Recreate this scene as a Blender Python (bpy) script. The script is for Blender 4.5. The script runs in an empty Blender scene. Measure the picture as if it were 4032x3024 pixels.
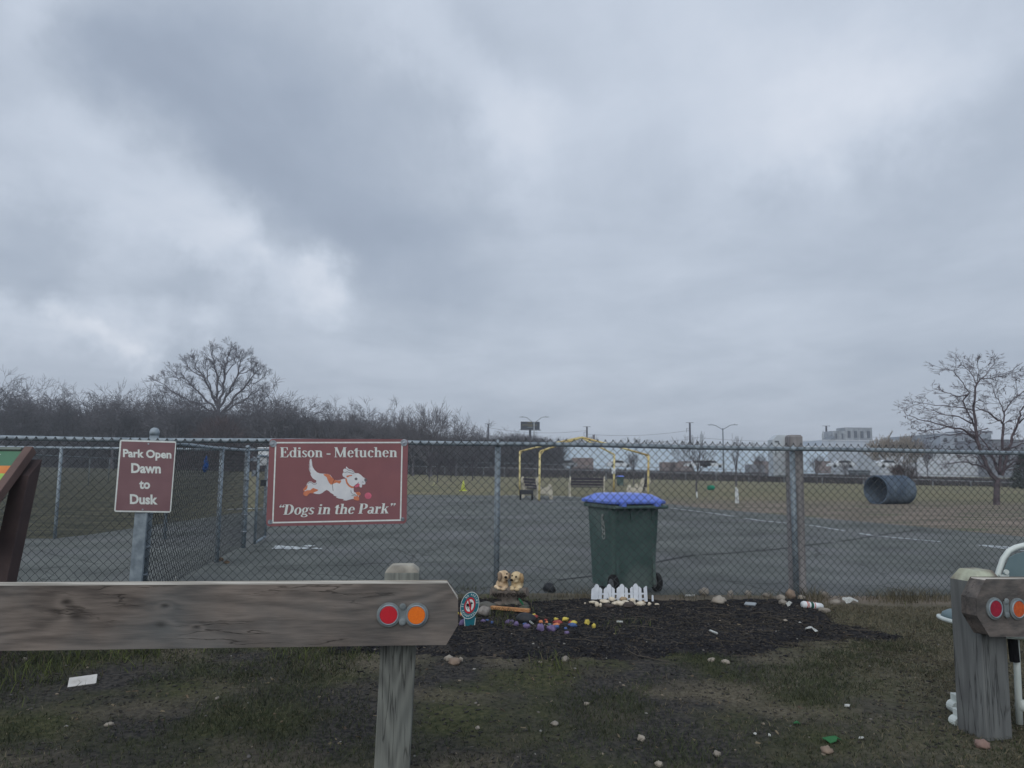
import bpy, math, random
from math import sin, cos, pi, sqrt, radians, exp, atan2
from mathutils import Vector as V, Matrix, noise as NZ
from mathutils.geometry import tessellate_polygon
random.seed(7)
sc = bpy.context.scene
COL = sc.collection
U = random.uniform

# ------------------------------------------------------------ camera model
F, CX, CY, H0, ROLL, CAMZ = 2950.0, 2016.0, 1512.0, 1835.0, 0.0096, 1.27
tp = (H0-CY)/F
pit = math.atan(tp)
fw = V((0, cos(pit), sin(pit))); rt = V((1, 0, 0)); up = V((0, -sin(pit), cos(pit)))
rt2 = rt*cos(ROLL)+up*sin(ROLL); up2 = up*cos(ROLL)-rt*sin(ROLL)
CAM = V((0, 0, CAMZ))
cam = bpy.data.cameras.new('camera'); co = bpy.data.objects.new('camera', cam); COL.objects.link(co)
m = Matrix((rt2, up2, -fw)).transposed().to_4x4(); m.translation = CAM; co.matrix_world = m
cam.sensor_width = 36; cam.lens = 36*F/4032; cam.clip_end = 5000; cam.clip_start = .05
sc.camera = co
def ray(x, y): return fw+rt2*((x-CX)/F)-up2*((y-CY)/F)
def P(x, y, Y):
    d = ray(x, y); return CAM+d*(Y/d.y)
def PL(x, y, y0, mm, off=0):          # point on the vertical plane Y = y0 + mm*X (off: towards the camera)
    d = ray(x, y); y0 = y0-off
    t = y0/(d.y-mm*d.x); return CAM+d*t
def ss(a, b, x):
    t = max(0, min(1, (x-a)/(b-a))); return t*t*(3-2*t)
def fbm(x, y, s=1.0, o=3):
    r = 0; a = 1; t = 0
    for i in range(o):
        r += a*NZ.noise(V((x*s, y*s, i*7.3))); t += a; a *= .5; s *= 2
    return r/t
def gz(x, y):
    z = -.13*(1-ss(3.4, 5.5, y))*(1-ss(.5, 2.3, x))
    z += -.02*max(0, min(4, x))*(1-ss(9, 20, y))
    z += -.0035*max(0, min(95, y-35)) + max(0, min(95, -x))*.010*ss(25, 100, y)
    return z
def G(x, y):                           # pixel -> ground
    d = ray(x, y); t = 3.0; st = .05
    while t < 400:
        p = CAM+d*t
        if p.z < gz(p.x, p.y): break
        t += st; st *= 1.01
    lo, hi = t-st, t
    for _ in range(20):
        mi = (lo+hi)/2; p = CAM+d*mi
        if p.z < gz(p.x, p.y): hi = mi
        else: lo = mi
    return CAM+d*hi
FY0, FM = 7.45, .14
def FP(x, y, off=0): return PL(x, y, FY0, FM, off)
RY0, RM = 3.47, .10

# ------------------------------------------------------------ materials
def lin(c): return tuple(((v/255)/12.92 if v/255 <= .04045 else ((v/255+.055)/1.055)**2.4) for v in c)
MATS = {}
def nmat(name, c1, c2=None, scale=6, detail=5, rough=.85, bump=0, st=(1, 1, 1), metal=0, dist=0, lo=.35, hi=.65, spec=.3, c3=None, s3=1.5, rot=(0,0,0), bs=None):
    if name in MATS: return MATS[name]
    m = bpy.data.materials.new(name); m.use_nodes = True; nt = m.node_tree; N = nt.nodes; L = nt.links
    b = N['Principled BSDF']; b.inputs['Roughness'].default_value = rough; b.inputs['Metallic'].default_value = metal
    b.inputs['Specular IOR Level'].default_value = spec
    if c2 is None: c2 = tuple(v*.8 for v in c1)
    tc = N.new('ShaderNodeTexCoord'); mp = N.new('ShaderNodeMapping'); mp.inputs['Scale'].default_value = st; mp.inputs['Rotation'].default_value = rot
    L.new(tc.outputs['Object'], mp.inputs['Vector'])
    n = N.new('ShaderNodeTexNoise'); n.inputs['Scale'].default_value = scale; n.inputs['Detail'].default_value = detail; n.inputs['Distortion'].default_value = dist
    L.new(mp.outputs[0], n.inputs['Vector'])
    r = N.new('ShaderNodeValToRGB'); e = r.color_ramp.elements
    e[0].position = lo; e[1].position = hi; e[0].color = (*c2, 1); e[1].color = (*c1, 1)
    L.new(n.outputs['Fac'], r.inputs['Fac']); out = r.outputs['Color']
    if c3:
        n2 = N.new('ShaderNodeTexNoise'); n2.inputs['Scale'].default_value = s3; n2.inputs['Detail'].default_value = 4
        L.new(mp.outputs[0], n2.inputs['Vector'])
        r2 = N.new('ShaderNodeMapRange'); r2.inputs[1].default_value = .48; r2.inputs[2].default_value = .66
        L.new(n2.outputs['Fac'], r2.inputs[0]); mx = N.new('ShaderNodeMix'); mx.data_type = 'RGBA'
        L.new(r2.outputs[0], mx.inputs[0]); L.new(out, mx.inputs[6]); mx.inputs[7].default_value = (*c3, 1); out = mx.outputs[2]
    L.new(out, b.inputs['Base Color'])
    if bump:
        bp = N.new('ShaderNodeBump'); bp.inputs['Strength'].default_value = bump; bp.inputs['Distance'].default_value = .01
        src = n.outputs['Fac']
        if bs:
            n4 = N.new('ShaderNodeTexNoise'); n4.inputs['Scale'].default_value = bs; n4.inputs['Detail'].default_value = 3; L.new(tc.outputs['Object'], n4.inputs['Vector']); src = n4.outputs['Fac']
        L.new(src, bp.inputs['Height']); L.new(bp.outputs[0], b.inputs['Normal'])
    MATS[name] = m; return m

# ------------------------------------------------------------ mesh builder
class MB:
    def __init__(s): s.v = []; s.f = []; s.m = []
    def add(s, vs, fs, mi=0):
        o = len(s.v); s.v += [tuple(p) for p in vs]; s.f += [tuple(i+o for i in f) for f in fs]; s.m += [mi]*len(fs)
    def box(s, c, sz, M=None, mi=0, ch=0):
        x, y, z = (a/2 for a in sz)
        if ch:                              # chamfered on z-profile corners
            pr = [(-x+ch, -z), (x-ch, -z), (x, -z+ch), (x, z-ch), (x-ch, z), (-x+ch, z), (-x, z-ch), (-x, -z+ch)]
            vs = [V((a, -y, b)) for a, b in pr]+[V((a, y, b)) for a, b in pr]; n = 8
            fs = [tuple(range(n-1, -1, -1))[::-1], tuple(range(n, 2*n))[::-1]]+[(i, i+n, (i+1) % n+n, (i+1) % n) for i in range(n)]
        else:
            vs = [V((a*x, b*y, d*z)) for a in (-1, 1) for b in (-1, 1) for d in (-1, 1)]
            fs = [(0, 1, 3, 2), (4, 6, 7, 5), (0, 4, 5, 1), (2, 3, 7, 6), (0, 2, 6, 4), (1, 5, 7, 3)]
        if M: vs = [M @ p for p in vs]
        s.add([p+V(c) for p in vs], fs, mi)
    def tube(s, pts, r, n=8, mi=0, caps=True):
        pts = [V(p) for p in pts]; k = len(pts)
        if not hasattr(r, '__len__'): r = [r]*k
        ref = None; vs = []
        for i, p in enumerate(pts):
            d = (pts[min(i+1, k-1)]-pts[max(i-1, 0)])
            if d.length < 1e-9: d = V((0, 0, 1))
            d.normalize()
            if ref is None: ref = V((0, 0, 1)) if abs(d.z) < .9 else V((1, 0, 0))
            a = d.cross(ref)
            if a.length < 1e-4: a = d.cross(V((.3, 1, .2)))
            a.normalize(); b = a.cross(d); ref = b.copy()
            for j in range(n):
                t = 2*pi*j/n; vs.append(p+a*(cos(t)*r[i])+b*(sin(t)*r[i]))
        fs = [(i*n+j, i*n+(j+1) % n, (i+1)*n+(j+1) % n, (i+1)*n+j) for i in range(k-1) for j in range(n)]
        if caps: fs += [tuple(range(n))[::-1], tuple(range((k-1)*n, k*n))]
        s.add(vs, fs, mi)
    def loft(s, rings, mi=0, caps=True):
        n = len(rings[0]); vs = [p for r in rings for p in r]
        fs = [(i*n+j, i*n+(j+1) % n, (i+1)*n+(j+1) % n, (i+1)*n+j) for i in range(len(rings)-1) for j in range(n)]
        if caps: fs += [tuple(range(n))[::-1], tuple(range((len(rings)-1)*n, len(rings)*n))]
        s.add(vs, fs, mi)
    def ell(s, c, r, M=None, nu=12, nv=8, mi=0, jit=0, seed=0):
        vs = []; c = V(c)
        for i in range(nv+1):
            ph = pi*i/nv
            for j in range(nu):
                t = 2*pi*j/nu; d = V((sin(ph)*cos(t), sin(ph)*sin(t), cos(ph)))
                k = 1+jit*NZ.noise(d*1.7+V((seed*3.1, seed*1.7, 0)))*1.6
                p = V((d.x*r[0], d.y*r[1], d.z*r[2]))*k
                vs.append((M @ p if M else p)+c)
        fs = [(i*nu+j, (i+1)*nu+j, (i+1)*nu+(j+1) % nu, i*nu+(j+1) % nu) for i in range(nv) for j in range(nu)]
        s.add(vs, fs, mi)
    def poly(s, pts, nrm, th, mi=0):        # extruded flat polygon (any outline): front face raised along nrm by th
        pts = [V(p) for p in pts]; nrm = V(nrm).normalized(); n = len(pts)
        tri = tessellate_polygon([pts]); fr = [p+nrm*th for p in pts]
        s.add(fr+pts, [tuple(t) for t in tri]+[(i, (i+1) % n, (i+1) % n+n, i+n) for i in range(n)], mi)
    def build(s, name, mat, parent=None, org=None, smooth=False, link=True):
        if org is None: org = wloc(parent) if parent else V((0, 0, 0))
        org = V(org)
        me = bpy.data.meshes.new(name); me.from_pydata([(p[0]-org.x, p[1]-org.y, p[2]-org.z) for p in s.v], [], s.f)
        for q in (mat if isinstance(mat, (list, tuple)) else [mat]): me.materials.append(q)
        if any(s.m): me.polygons.foreach_set('material_index', s.m)
        if smooth: me.polygons.foreach_set('use_smooth', [True]*len(s.f))
        me.update()
        o = bpy.data.objects.new(name, me); COL.objects.link(o)
        if parent: o.parent = parent; o.location = org-wloc(parent)
        else: o.location = org
        return o
def wloc(o):
    v = V((0, 0, 0))
    while o: v += o.location; o = o.parent
    return v
def tag(o, label, cat=None, group=None, kind=None):
    if label: o['label'] = label
    if cat: o['category'] = cat
    if group: o['group'] = group
    if kind: o['kind'] = kind
    return o
def thing(name, loc, label, cat, group=None):
    o = bpy.data.objects.new(name, None); COL.objects.link(o); o.location = loc; o.empty_display_size = .1
    return tag(o, label, cat, group)
def copy_tree(o, parent=None):
    c = o.copy(); COL.objects.link(c)
    if parent: c.parent = parent
    for ch in [q for q in list(COL.objects) if q.parent == o]: copy_tree(ch, c)
    return c
def RZ(a): return Matrix.Rotation(a, 3, 'Z')
def RX(a): return Matrix.Rotation(a, 3, 'X')
def RY(a): return Matrix.Rotation(a, 3, 'Y')

# ------------------------------------------------------------ text
_tc = {}
def glyphs(txt, bold=0.0):
    k = (txt, bold)
    if k not in _tc:
        cu = bpy.data.curves.new('t', 'FONT'); cu.body = txt; cu.offset = bold; cu.resolution_u = 3; cu.fill_mode = 'FRONT' if False else 'BOTH'
        o = bpy.data.objects.new('t', cu); COL.objects.link(o)
        dg = bpy.context.evaluated_depsgraph_get(); me = bpy.data.meshes.new_from_object(o.evaluated_get(dg))
        vs = [tuple(v.co) for v in me.vertices]; fs = [tuple(p.vertices) for p in me.polygons]
        bpy.data.objects.remove(o); bpy.data.curves.remove(cu); bpy.data.meshes.remove(me)
        _tc[k] = (vs, fs)
    return _tc[k]
def put_text(mb, txt, fn, mi=0, bold=0.0):   # fn maps (x, y) of unit text to world
    vs, fs = glyphs(txt, bold); mb.add([fn(a, b) for a, b, c in vs], fs, mi)
def twidth(txt, bold=0): vs, _ = glyphs(txt, bold); xs = [a for a, b, c in vs]; return min(xs), max(xs)

# serif bold glyphs out of simple shapes, unit cap height 1; each returns list of polygons + advance
def _ring(cx, cy, rx, ry, ti, tt, a0=0, a1=360, n=28):
    o = []; i_ = []
    for k in range(n+1):
        t = radians(a0+(a1-a0)*k/n)
        o.append((cx+rx*cos(t), cy+ry*sin(t))); i_.append((cx+(rx-ti)*cos(t), cy+(ry-tt)*sin(t)))
    return [[o[k], o[k+1], i_[k+1], i_[k]] for k in range(n)]
def _r(x0, y0, x1, y1): return [(x0, y0), (x1, y0), (x1, y1), (x0, y1)]
def _sf(x0, x1, y, up_=1, h=.045): return [(x0, y), (x1, y), (x1-.03, y+h*up_), (x0+.03, y+h*up_)]
XH = .68
SG = {
 'E': ([_r(.10, 0, .28, 1), _sf(.0, .34, 0), _sf(0, .34, 1, -1), _r(.2, .95, .62, 1), [(.56, .95), (.64, 1), (.66, .72), (.63, .72)], _r(.2, 0, .66, .05), [(.58, .04), (.66, 0), (.74, .3), (.70, .3)], _r(.24, .49, .48, .55), [(.45, .4), (.50, .4), (.50, .64), (.45, .64)]], .80),
 'D': ([_r(.10, 0, .28, 1), _sf(.0, .34, 0), _sf(0, .34, 1, -1), _r(.2, .95, .40, 1), _r(.2, 0, .40, .05)]+_ring(.38, .5, .42, .5, .2, .05, -90, 90), .88),
 'P': ([_r(.10, 0, .28, 1), _sf(.0, .38, 0), _sf(0, .34, 1, -1), _r(.2, .95, .40, 1), _r(.2, .44, .40, .49)]+_ring(.38, .72, .32, .28, .18, .05, -90, 90), .76),
 'M': ([_r(.12, 0, .16, 1), _sf(.02, .28, 0), _r(.80, 0, .98, 1), _sf(.72, 1.06, 0), _sf(.02, .22, 1, -1), _sf(.86, 1.06, 1, -1), [(.06, 1), (.26, 1), (.58, .02), (.50, .0)], [(.50, 0), (.58, 0), (.90, 1), (.84, 1)]], 1.14),
 'd': (_ring(.28, XH/2, .26, XH/2+.01, .13, .05)+[_r(.42, 0, .57, .98), [(.34, .98), (.57, 1.0), (.57, .94), (.34, .94)], _sf(.42, .66, 0)], .68),
 'i': ([_r(.10, 0, .25, XH-.02), _sf(0, .35, 0), [(.01, XH), (.25, XH+.01), (.25, XH-.06), (.01, XH-.04)]]+_ring(.175, .9, .09, .09, .089, .089), .38),
 's': (_ring(.23, .5, .18, .185, .12, .045, 30, 250, 20)+_ring(.23, .18, .20, .19, .13, .045, -150, 70, 20)+[[(.08, .42), (.16, .48), (.40, .26), (.33, .18)], [(.37, .52), (.40, .67), (.42, .52)], [(.03, .17), (.06, .02), (.08, .17)]], .48),
 'o': (_ring(.30, XH/2, .28, XH/2+.02, .15, .05), .62),
 'n': ([_r(.10, 0, .25, XH-.02), _sf(0, .33, 0), [(.01, XH), (.25, XH+.01), (.25, XH-.06), (.01, XH-.04)], _r(.45, 0, .60, XH-.2), _sf(.38, .68, 0)]+_ring(.40, XH-.22, .20, .22, .15, .08, 0, 150, 14), .72),
 '-': ([_r(.02, .26, .32, .38)], .36),
 'e': (_ring(.28, XH/2, .26, XH/2+.02, .14, .05, 15, 325)+[_r(.10, .36, .53, .41)], .58),
 't': ([_r(.12, .06, .27, .86), _r(.0, XH-.06, .38, XH), [(.12, .86), (.27, .92), (.27, XH), (.02, XH-.02)]]+_ring(.27, .12, .15, .14, .14, .07, 180, 320, 12), .42),
 'u': ([_r(.08, .2, .23, XH), _sf(0, .2, XH, -1), _r(.43, 0, .58, XH), _sf(.34, .5, XH, -1), _sf(.43, .68, 0)]+_ring(.28, .2, .20, .22, .15, .08, 180, 320, 14), .72),
 'c': (_ring(.28, XH/2, .26, XH/2+.02, .15, .05, 50, 315)+_ring(.42, XH-.14, .075, .08, .074, .079), .54),
 'h': ([_r(.10, 0, .25, .98), _sf(0, .33, 0), [(.01, 1), (.25, 1.0), (.25, .93), (.01, .95)], _r(.45, 0, .60, XH-.2), _sf(.38, .68, 0)]+_ring(.40, XH-.22, .20, .22, .15, .08, 0, 150, 14), .72),
 'g': (_ring(.26, .44, .23, .25, .13, .045)+_ring(.27, -.12, .27, .15, .11, .05)+[[(.42, .62), (.56, .68), (.56, .60), (.44, .56)], [(.10, .22), (.18, .24), (.16, .05), (.06, .03)], _r(.12, -.02, .42, .08)], .58),
 'a': ([_r(.34, .04, .49, .48), _sf(.40, .58, 0)]+_ring(.28, .46, .21, .22, .15, .07, 0, 150, 14)+_ring(.22, .18, .20, .19, .13, .06), .58),
 'r': ([_r(.10, 0, .25, XH-.02), _sf(0, .36, 0), [(.01, XH), (.25, XH+.01), (.25, XH-.06), (.01, XH-.04)]]+_ring(.40, XH-.1, .09, .1, .089, .099)+[[(.22, .46), (.25, .56), (.40, XH), (.42, XH-.08)]], .50),
 'k': ([_r(.10, 0, .25, .98), _sf(0, .33, 0), [(.01, 1), (.25, 1.0), (.25, .93), (.01, .95)], [(.24, .28), (.24, .34), (.48, XH-.02), (.55, XH-.02)], [(.30, .40), (.40, .48), (.66, 0), (.48, 0)], _sf(.40, .70, 0), _sf(.38, .62, XH, -1)], .72),
 '“': (_ring(.10, .80, .085, .08, .084, .079)+[[(.015, .80), (.05, .80), (.16, 1.0), (.13, 1.0)]]+_ring(.33, .80, .085, .08, .084, .079)+[[(.245, .80), (.28, .80), (.39, 1.0), (.36, 1.0)]], .44),
 '”': (_ring(.12, .92, .085, .08, .084, .079)+[[(.17, .92), (.205, .92), (.09, .72), (.06, .72)]]+_ring(.35, .92, .085, .08, .084, .079)+[[(.40, .92), (.435, .92), (.32, .72), (.29, .72)]], .46),
 ' ': ([], .28)}
def serif(mb, txt, fn, slant=0, eps=.00012, mi=0):
    x = 0; k = 0
    for ch in txt:
        pl, ad = SG[ch]
        for q in pl:
            k += 1
            for sh in (-.016, .016): k += 1; mb.add([fn(x+a+sh+b*slant, b, (k % 19)*eps*.6) for a, b in q], [tuple(range(len(q)))], mi)
        x += ad
    return x
def serif_w(txt): return sum(SG[c][1] for c in txt)
import numpy as np
# ------------------------------------------------------------ world: overcast sky
def make_world():
    w = bpy.data.worlds.new('World'); sc.world = w; w.use_nodes = True
    nt = w.node_tree; N = nt.nodes; L = nt.links; N.clear()
    def nd(t, **k):
        n = N.new(t)
        for a, b in k.items(): setattr(n, a, b)
        return n
    def mth(op, a, b=None, c=None):
        n = nd('ShaderNodeMath', operation=op)
        for i, q in enumerate((a, b, c)):
            if q is None: continue
            if isinstance(q, (int, float)): n.inputs[i].default_value = q
            else: L.new(q, n.inputs[i])
        return n.outputs[0]
    tc = nd('ShaderNodeTexCoord'); d = tc.outputs['Generated']
    sp = nd('ShaderNodeSeparateXYZ'); L.new(d, sp.inputs[0])
    zz = mth('MAXIMUM', sp.outputs[2], -.02); den = mth('ADD', zz, .13)
    cb = nd('ShaderNodeCombineXYZ'); L.new(mth('DIVIDE', sp.outputs[0], den), cb.inputs[0]); L.new(mth('DIVIDE', sp.outputs[1], den), cb.inputs[1])
    cloud = cb.outputs[0]
    def noise(vec, s, det, rough=.5, dist=0, off=(0, 0, 0), sc3=(1, 1, 1)):
        mp = nd('ShaderNodeMapping'); mp.inputs['Location'].default_value = off; mp.inputs['Scale'].default_value = sc3; L.new(vec, mp.inputs[0])
        n = nd('ShaderNodeTexNoise'); n.inputs['Scale'].default_value = s; n.inputs['Detail'].default_value = det
        n.inputs['Roughness'].default_value = rough; n.inputs['Distortion'].default_value = dist; L.new(mp.outputs[0], n.inputs['Vector']); return n
    # ragged edges: warp the direction before measuring the big cloud masses
    wn = noise(d, 5.5, 6, .6)
    sub = nd('ShaderNodeVectorMath', operation='SUBTRACT'); L.new(wn.outputs['Color'], sub.inputs[0]); sub.inputs[1].default_value = (.5, .5, .5)
    scl = nd('ShaderNodeVectorMath', operation='SCALE'); L.new(sub.outputs[0], scl.inputs[0]); scl.inputs['Scale'].default_value = .21
    ad = nd('ShaderNodeVectorMath', operation='ADD'); L.new(scl.outputs[0], ad.inputs[0]); L.new(d, ad.inputs[1])
    nr = nd('ShaderNodeVectorMath', operation='NORMALIZE'); L.new(ad.outputs[0], nr.inputs[0]); dw = nr.outputs[0]
    blobs = [(250,120,170,-.10),(430,230,190,-.12),(600,340,160,-.11),(760,440,170,-.11),(870,530,140,-.09),(1020,600,170,-.05),(110,110,110,-.05),(340,30,150,-.06),(620,130,160,-.06),(850,240,130,-.06),(700,560,90,-.05),
     (20,40,110,.12),(60,250,90,.04),(860,40,110,.08),(980,130,90,.07),(1070,240,100,.10),(1140,320,90,.07),(1230,340,130,.05),(1600,120,330,.05),(1760,300,120,.10),(1880,190,120,.09),(2050,120,110,.06),(1520,350,120,.04),
     (2120,350,170,-.06),(1680,460,130,-.06),(1060,60,90,-.04),(1250,140,110,-.03),(1900,430,130,-.02),(1450,480,200,-.03),(2000,660,220,-.06),(230,530,190,.07),(1500,130,330,.055),(1950,420,200,-.02),(150,150,160,.0),(2000,130,220,.04),(1650,250,200,.03),(100,380,150,.03),
     (100,330,130,.05),(420,400,90,.07),(250,370,80,.04),(330,530,100,.06),(450,540,70,.06),(520,480,60,.10),(560,590,50,.10),(700,585,50,.13),(690,640,55,.10),(610,650,60,.06),(440,665,45,.10),(340,680,55,.09),(40,680,60,.09),(200,738,50,.14),(280,748,40,.14),(110,755,60,.07),
     (100,620,110,-.08),(330,600,90,-.10),(420,610,60,-.06),(60,520,90,-.04),(180,700,60,-.07),(60,800,60,-.03),(480,745,110,-.05),(330,780,90,-.03),(380,720,60,-.03),(1500,730,250,.02),(1150,720,120,.03)]
    acc = None
    for (x, y, r, a) in blobs:
        dv = ray(x*4032/2212, y*4032/2212).normalized(); ang = r*4032/2212/F/ray(x*4032/2212, y*4032/2212).length*1.05
        dt = nd('ShaderNodeVectorMath', operation='DOT_PRODUCT'); L.new(dw, dt.inputs[0]); dt.inputs[1].default_value = dv
        k = 1/(ang*ang)*1.2
        e = mth('EXPONENT', mth('MULTIPLY_ADD', dt.outputs['Value'], 2*k, -2*k))
        acc = mth('MULTIPLY_ADD', e, a*(.86 if a < 0 and y < 600 and x > 60 else 1.45 if x < 780 and y > 380 else 1.0), acc if acc is not None else .705)
    n1 = noise(cloud, 1.1, 7, .55, .6); n2 = noise(cloud, .45, 4, .5, .3, (3.1, 1.2, 0)); n3 = noise(cloud, 3.2, 6, .6, .4, (1, 5, 0), (1, .6, 1))
    b = mth('ADD', acc, mth('MULTIPLY_ADD', n1.outputs['Fac'], .24, -.12))
    b = mth('ADD', b, mth('MULTIPLY_ADD', n2.outputs['Fac'], .12, -.06))
    b = mth('ADD', b, mth('MULTIPLY_ADD', n3.outputs['Fac'], .13, -.065))
    # thin bright gap low over the horizon on the right
    el = mth('EXPONENT', mth('MULTIPLY', mth('POWER', mth('DIVIDE', mth('ADD', zz, -.025), .022), 2), -1))
    side = nd('ShaderNodeMapRange'); side.inputs[1].default_value = -.1; side.inputs[2].default_value = .35; L.new(sp.outputs[0], side.inputs[0])
    b = mth('ADD', b, mth('MULTIPLY', mth('MULTIPLY', el, side.outputs[0]), .09))
    rp = nd('ShaderNodeValToRGB'); e = rp.color_ramp.elements; L.new(b, rp.inputs[0])
    e[0].position = .42; e[0].color = (*lin((148, 160, 179)), 1)
    e[1].position = .98; e[1].color = (*lin((230, 236, 247)), 1)
    for p, c in ((.55, (164, 176, 194)), (.66, (180, 191, 207)), (.78, (201, 211, 226))):
        q = e.new(p); q.color = (*lin(c), 1)
    sky = nd('ShaderNodeTexSky', sky_type='NISHITA'); sky.sun_disc = False; sky.sun_elevation = radians(40); sky.sun_rotation = radians(202); sky.air_density = 1.5; sky.dust_density = 3
    mul = nd('ShaderNodeVectorMath', operation='SCALE'); mul.inputs['Scale'].default_value = 9.6; L.new(rp.outputs[0], mul.inputs[0])
    mx = nd('ShaderNodeMix', data_type='RGBA'); mx.inputs[0].default_value = .96; L.new(sky.outputs[0], mx.inputs[6]); L.new(mul.outputs[0], mx.inputs[7])
    # what lies below the horizon is dark land, not cloud
    mr = nd('ShaderNodeMapRange'); mr.inputs[1].default_value = -.06; mr.inputs[2].default_value = -.02; L.new(sp.outputs[2], mr.inputs[0])
    m2 = nd('ShaderNodeMix', data_type='RGBA'); L.new(mr.outputs[0], m2.inputs[0]); m2.inputs[6].default_value = (.8, .8, .7, 1); L.new(mx.outputs[2], m2.inputs[7])
    bg = nd('ShaderNodeBackground'); bg.inputs['Strength'].default_value = .105; L.new(m2.outputs[2], bg.inputs[0])
    o = nd('ShaderNodeOutputWorld'); L.new(bg.outputs[0], o.inputs[0])
    w.cycles.sampling_method = 'MANUAL'; w.cycles.sample_map_resolution = 256
    s = bpy.data.lights.new('sun', 'SUN'); s.energy = 1.25; s.angle = radians(70); s.color = (1, .96, .9)
    so = bpy.data.objects.new('sun', s); COL.objects.link(so); so.rotation_euler = (radians(50), 0, radians(-22)); so.location = (0, 0, 20)
make_world()
sc.view_settings.view_transform = 'Standard'; sc.view_settings.look = 'None'; sc.view_settings.exposure = 0; sc.view_settings.gamma = 1
sc.cycles.max_bounces = 5; sc.cycles.diffuse_bounces = 3; sc.cycles.glossy_bounces = 2; sc.cycles.transparent_max_bounces = 4
sc.cycles.use_denoising = True

# ------------------------------------------------------------ ground sheets
def ground_mat():
    m = bpy.data.materials.new('ground'); m.use_nodes = True; nt = m.node_tree; N = nt.nodes; L = nt.links
    b = N['Principled BSDF']; b.inputs['Roughness'].default_value = .95; b.inputs['Specular IOR Level'].default_value = .1
    tc = N.new('ShaderNodeTexCoord'); ob = tc.outputs['Object']
    def noise(s, det=5, sc3=(1, 1, 1), off=(0, 0, 0)):
        mp = N.new('ShaderNodeMapping'); mp.inputs['Scale'].default_value = sc3; mp.inputs['Location'].default_value = off; L.new(ob, mp.inputs[0])
        n = N.new('ShaderNodeTexNoise'); n.inputs['Scale'].default_value = s; n.inputs['Detail'].default_value = det; L.new(mp.outputs[0], n.inputs['Vector']); return n.outputs['Fac']
    def rng(v, a, c):
        r = N.new('ShaderNodeMapRange'); r.inputs[1].default_value = a; r.inputs[2].default_value = c; L.new(v, r.inputs[0]); return r.outputs[0]
    def mix(f, a, c):
        x = N.new('ShaderNodeMix'); x.data_type = 'RGBA'; L.new(f, x.inputs[0])
        for i, q in ((6, a), (7, c)):
            if isinstance(q, tuple): x.inputs[i].default_value = (*q, 1)
            else: L.new(q, x.inputs[i])
        return x.outputs[2]
    def add(a, s, c, off):
        x = N.new('ShaderNodeMath'); x.operation = 'MULTIPLY_ADD'; L.new(a, x.inputs[0]); x.inputs[1].default_value = s; x.inputs[2].default_value = off
        y = N.new('ShaderNodeMath'); y.operation = 'ADD'; L.new(x.outputs[0], y.inputs[0]); L.new(c, y.inputs[1]); return y.outputs[0]
    sp = N.new('ShaderNodeSeparateXYZ'); L.new(ob, sp.inputs[0]); X, Y = sp.outputs[0], sp.outputs[1]
    soil = mix(rng(noise(38, 6), .35, .7), (.022, .022, .024), (.075, .07, .062))
    near = mix(rng(noise(1.6, 5), .42, .62), soil, mix(rng(noise(30, 4), .3, .7), (.03, .038, .018), (.085, .085, .045)))
    near = mix(rng(noise(1.1, 5, (1, 1.6, 1), (7, 3, 0)), .5, .66), near, mix(rng(noise(45, 4), .3, .7), (.06, .052, .038), (.15, .135, .10)))
    # right-hand verge is dry grass
    nv = noise(1.3, 4); vx = rng(add(nv, 1.6, X, -.8), 1.5, 2.6)
    near = mix(vx, near, mix(rng(noise(26, 5), .3, .7), (.05, .055, .03), (.15, .135, .10)))
    far = mix(rng(noise(.35, 6, (1, 2.2, 1)), .38, .62), (.125, .13, .075), (.215, .19, .115))
    far = mix(rng(noise(1.7, 5, (1, 3, 1)), .45, .75), far, (.24, .21, .15))
    far = mix(rng(noise(.8, 5, (1, 2, 1), (3, 9, 0)), .56, .7), far, (.10, .11, .07))
    dirt = mix(rng(noise(.7, 6, (1, 2.5, 1)), .4, .6), (.135, .12, .095), (.24, .20, .165))
    dirt = mix(rng(noise(.5, 5, (1, 2.5, 1), (5, 1, 0)), .55, .65), dirt, (.12, .13, .085))
    # worn dirt shoulder to the right of the tarmac
    yy = rng(add(noise(.3, 4), 8, Y, -4), 26, 34); far2 = mix(yy, dirt, far)
    xx = rng(X, -1, 1); farz = mix(xx, far, far2)
    left = mix(rng(noise(1.2, 5, (1, 2, 1)), .4, .65), (.040, .044, .032), (.10, .093, .062))
    lx = N.new('ShaderNodeMath'); lx.operation = 'MULTIPLY_ADD'; L.new(Y, lx.inputs[0]); lx.inputs[1].default_value = .36; L.new(X, lx.inputs[2])
    farz = mix(rng(lx.outputs[0], -1.5, .8), left, farz)
    fy = rng(Y, 7.2, 7.9); col = mix(fy, near, farz)
    L.new(col, b.inputs['Base Color'])
    bp = N.new('ShaderNodeBump'); bp.inputs['Strength'].default_value = .8; bp.inputs['Distance'].default_value = .02; L.new(noise(45, 6), bp.inputs['Height']); L.new(bp.outputs[0], b.inputs['Normal'])
    return m
_gz = gz
def gz(x, y):
    z = _gz(x, y)
    if y < 7.6: z += .022*fbm(x, y, 1.4, 4)*(1-ss(6.9, 7.6, y))
    return z
def axis(segs):
    r = []
    for a, b, n in segs: r += [a+(b-a)*i/n for i in range(n)]
    return r+[segs[-1][1]]
def grid(name, xs, ys, zf, mat, label=None):
    mb = MB(); nx = len(xs)
    mb.v = [(x, y, zf(x, y)) for y in ys for x in xs]
    mb.f = [(j*nx+i, j*nx+i+1, (j+1)*nx+i+1, (j+1)*nx+i) for j in range(len(ys)-1) for i in range(nx-1)]; mb.m = [0]*len(mb.f)
    return mb.build(name, mat, smooth=True)
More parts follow.
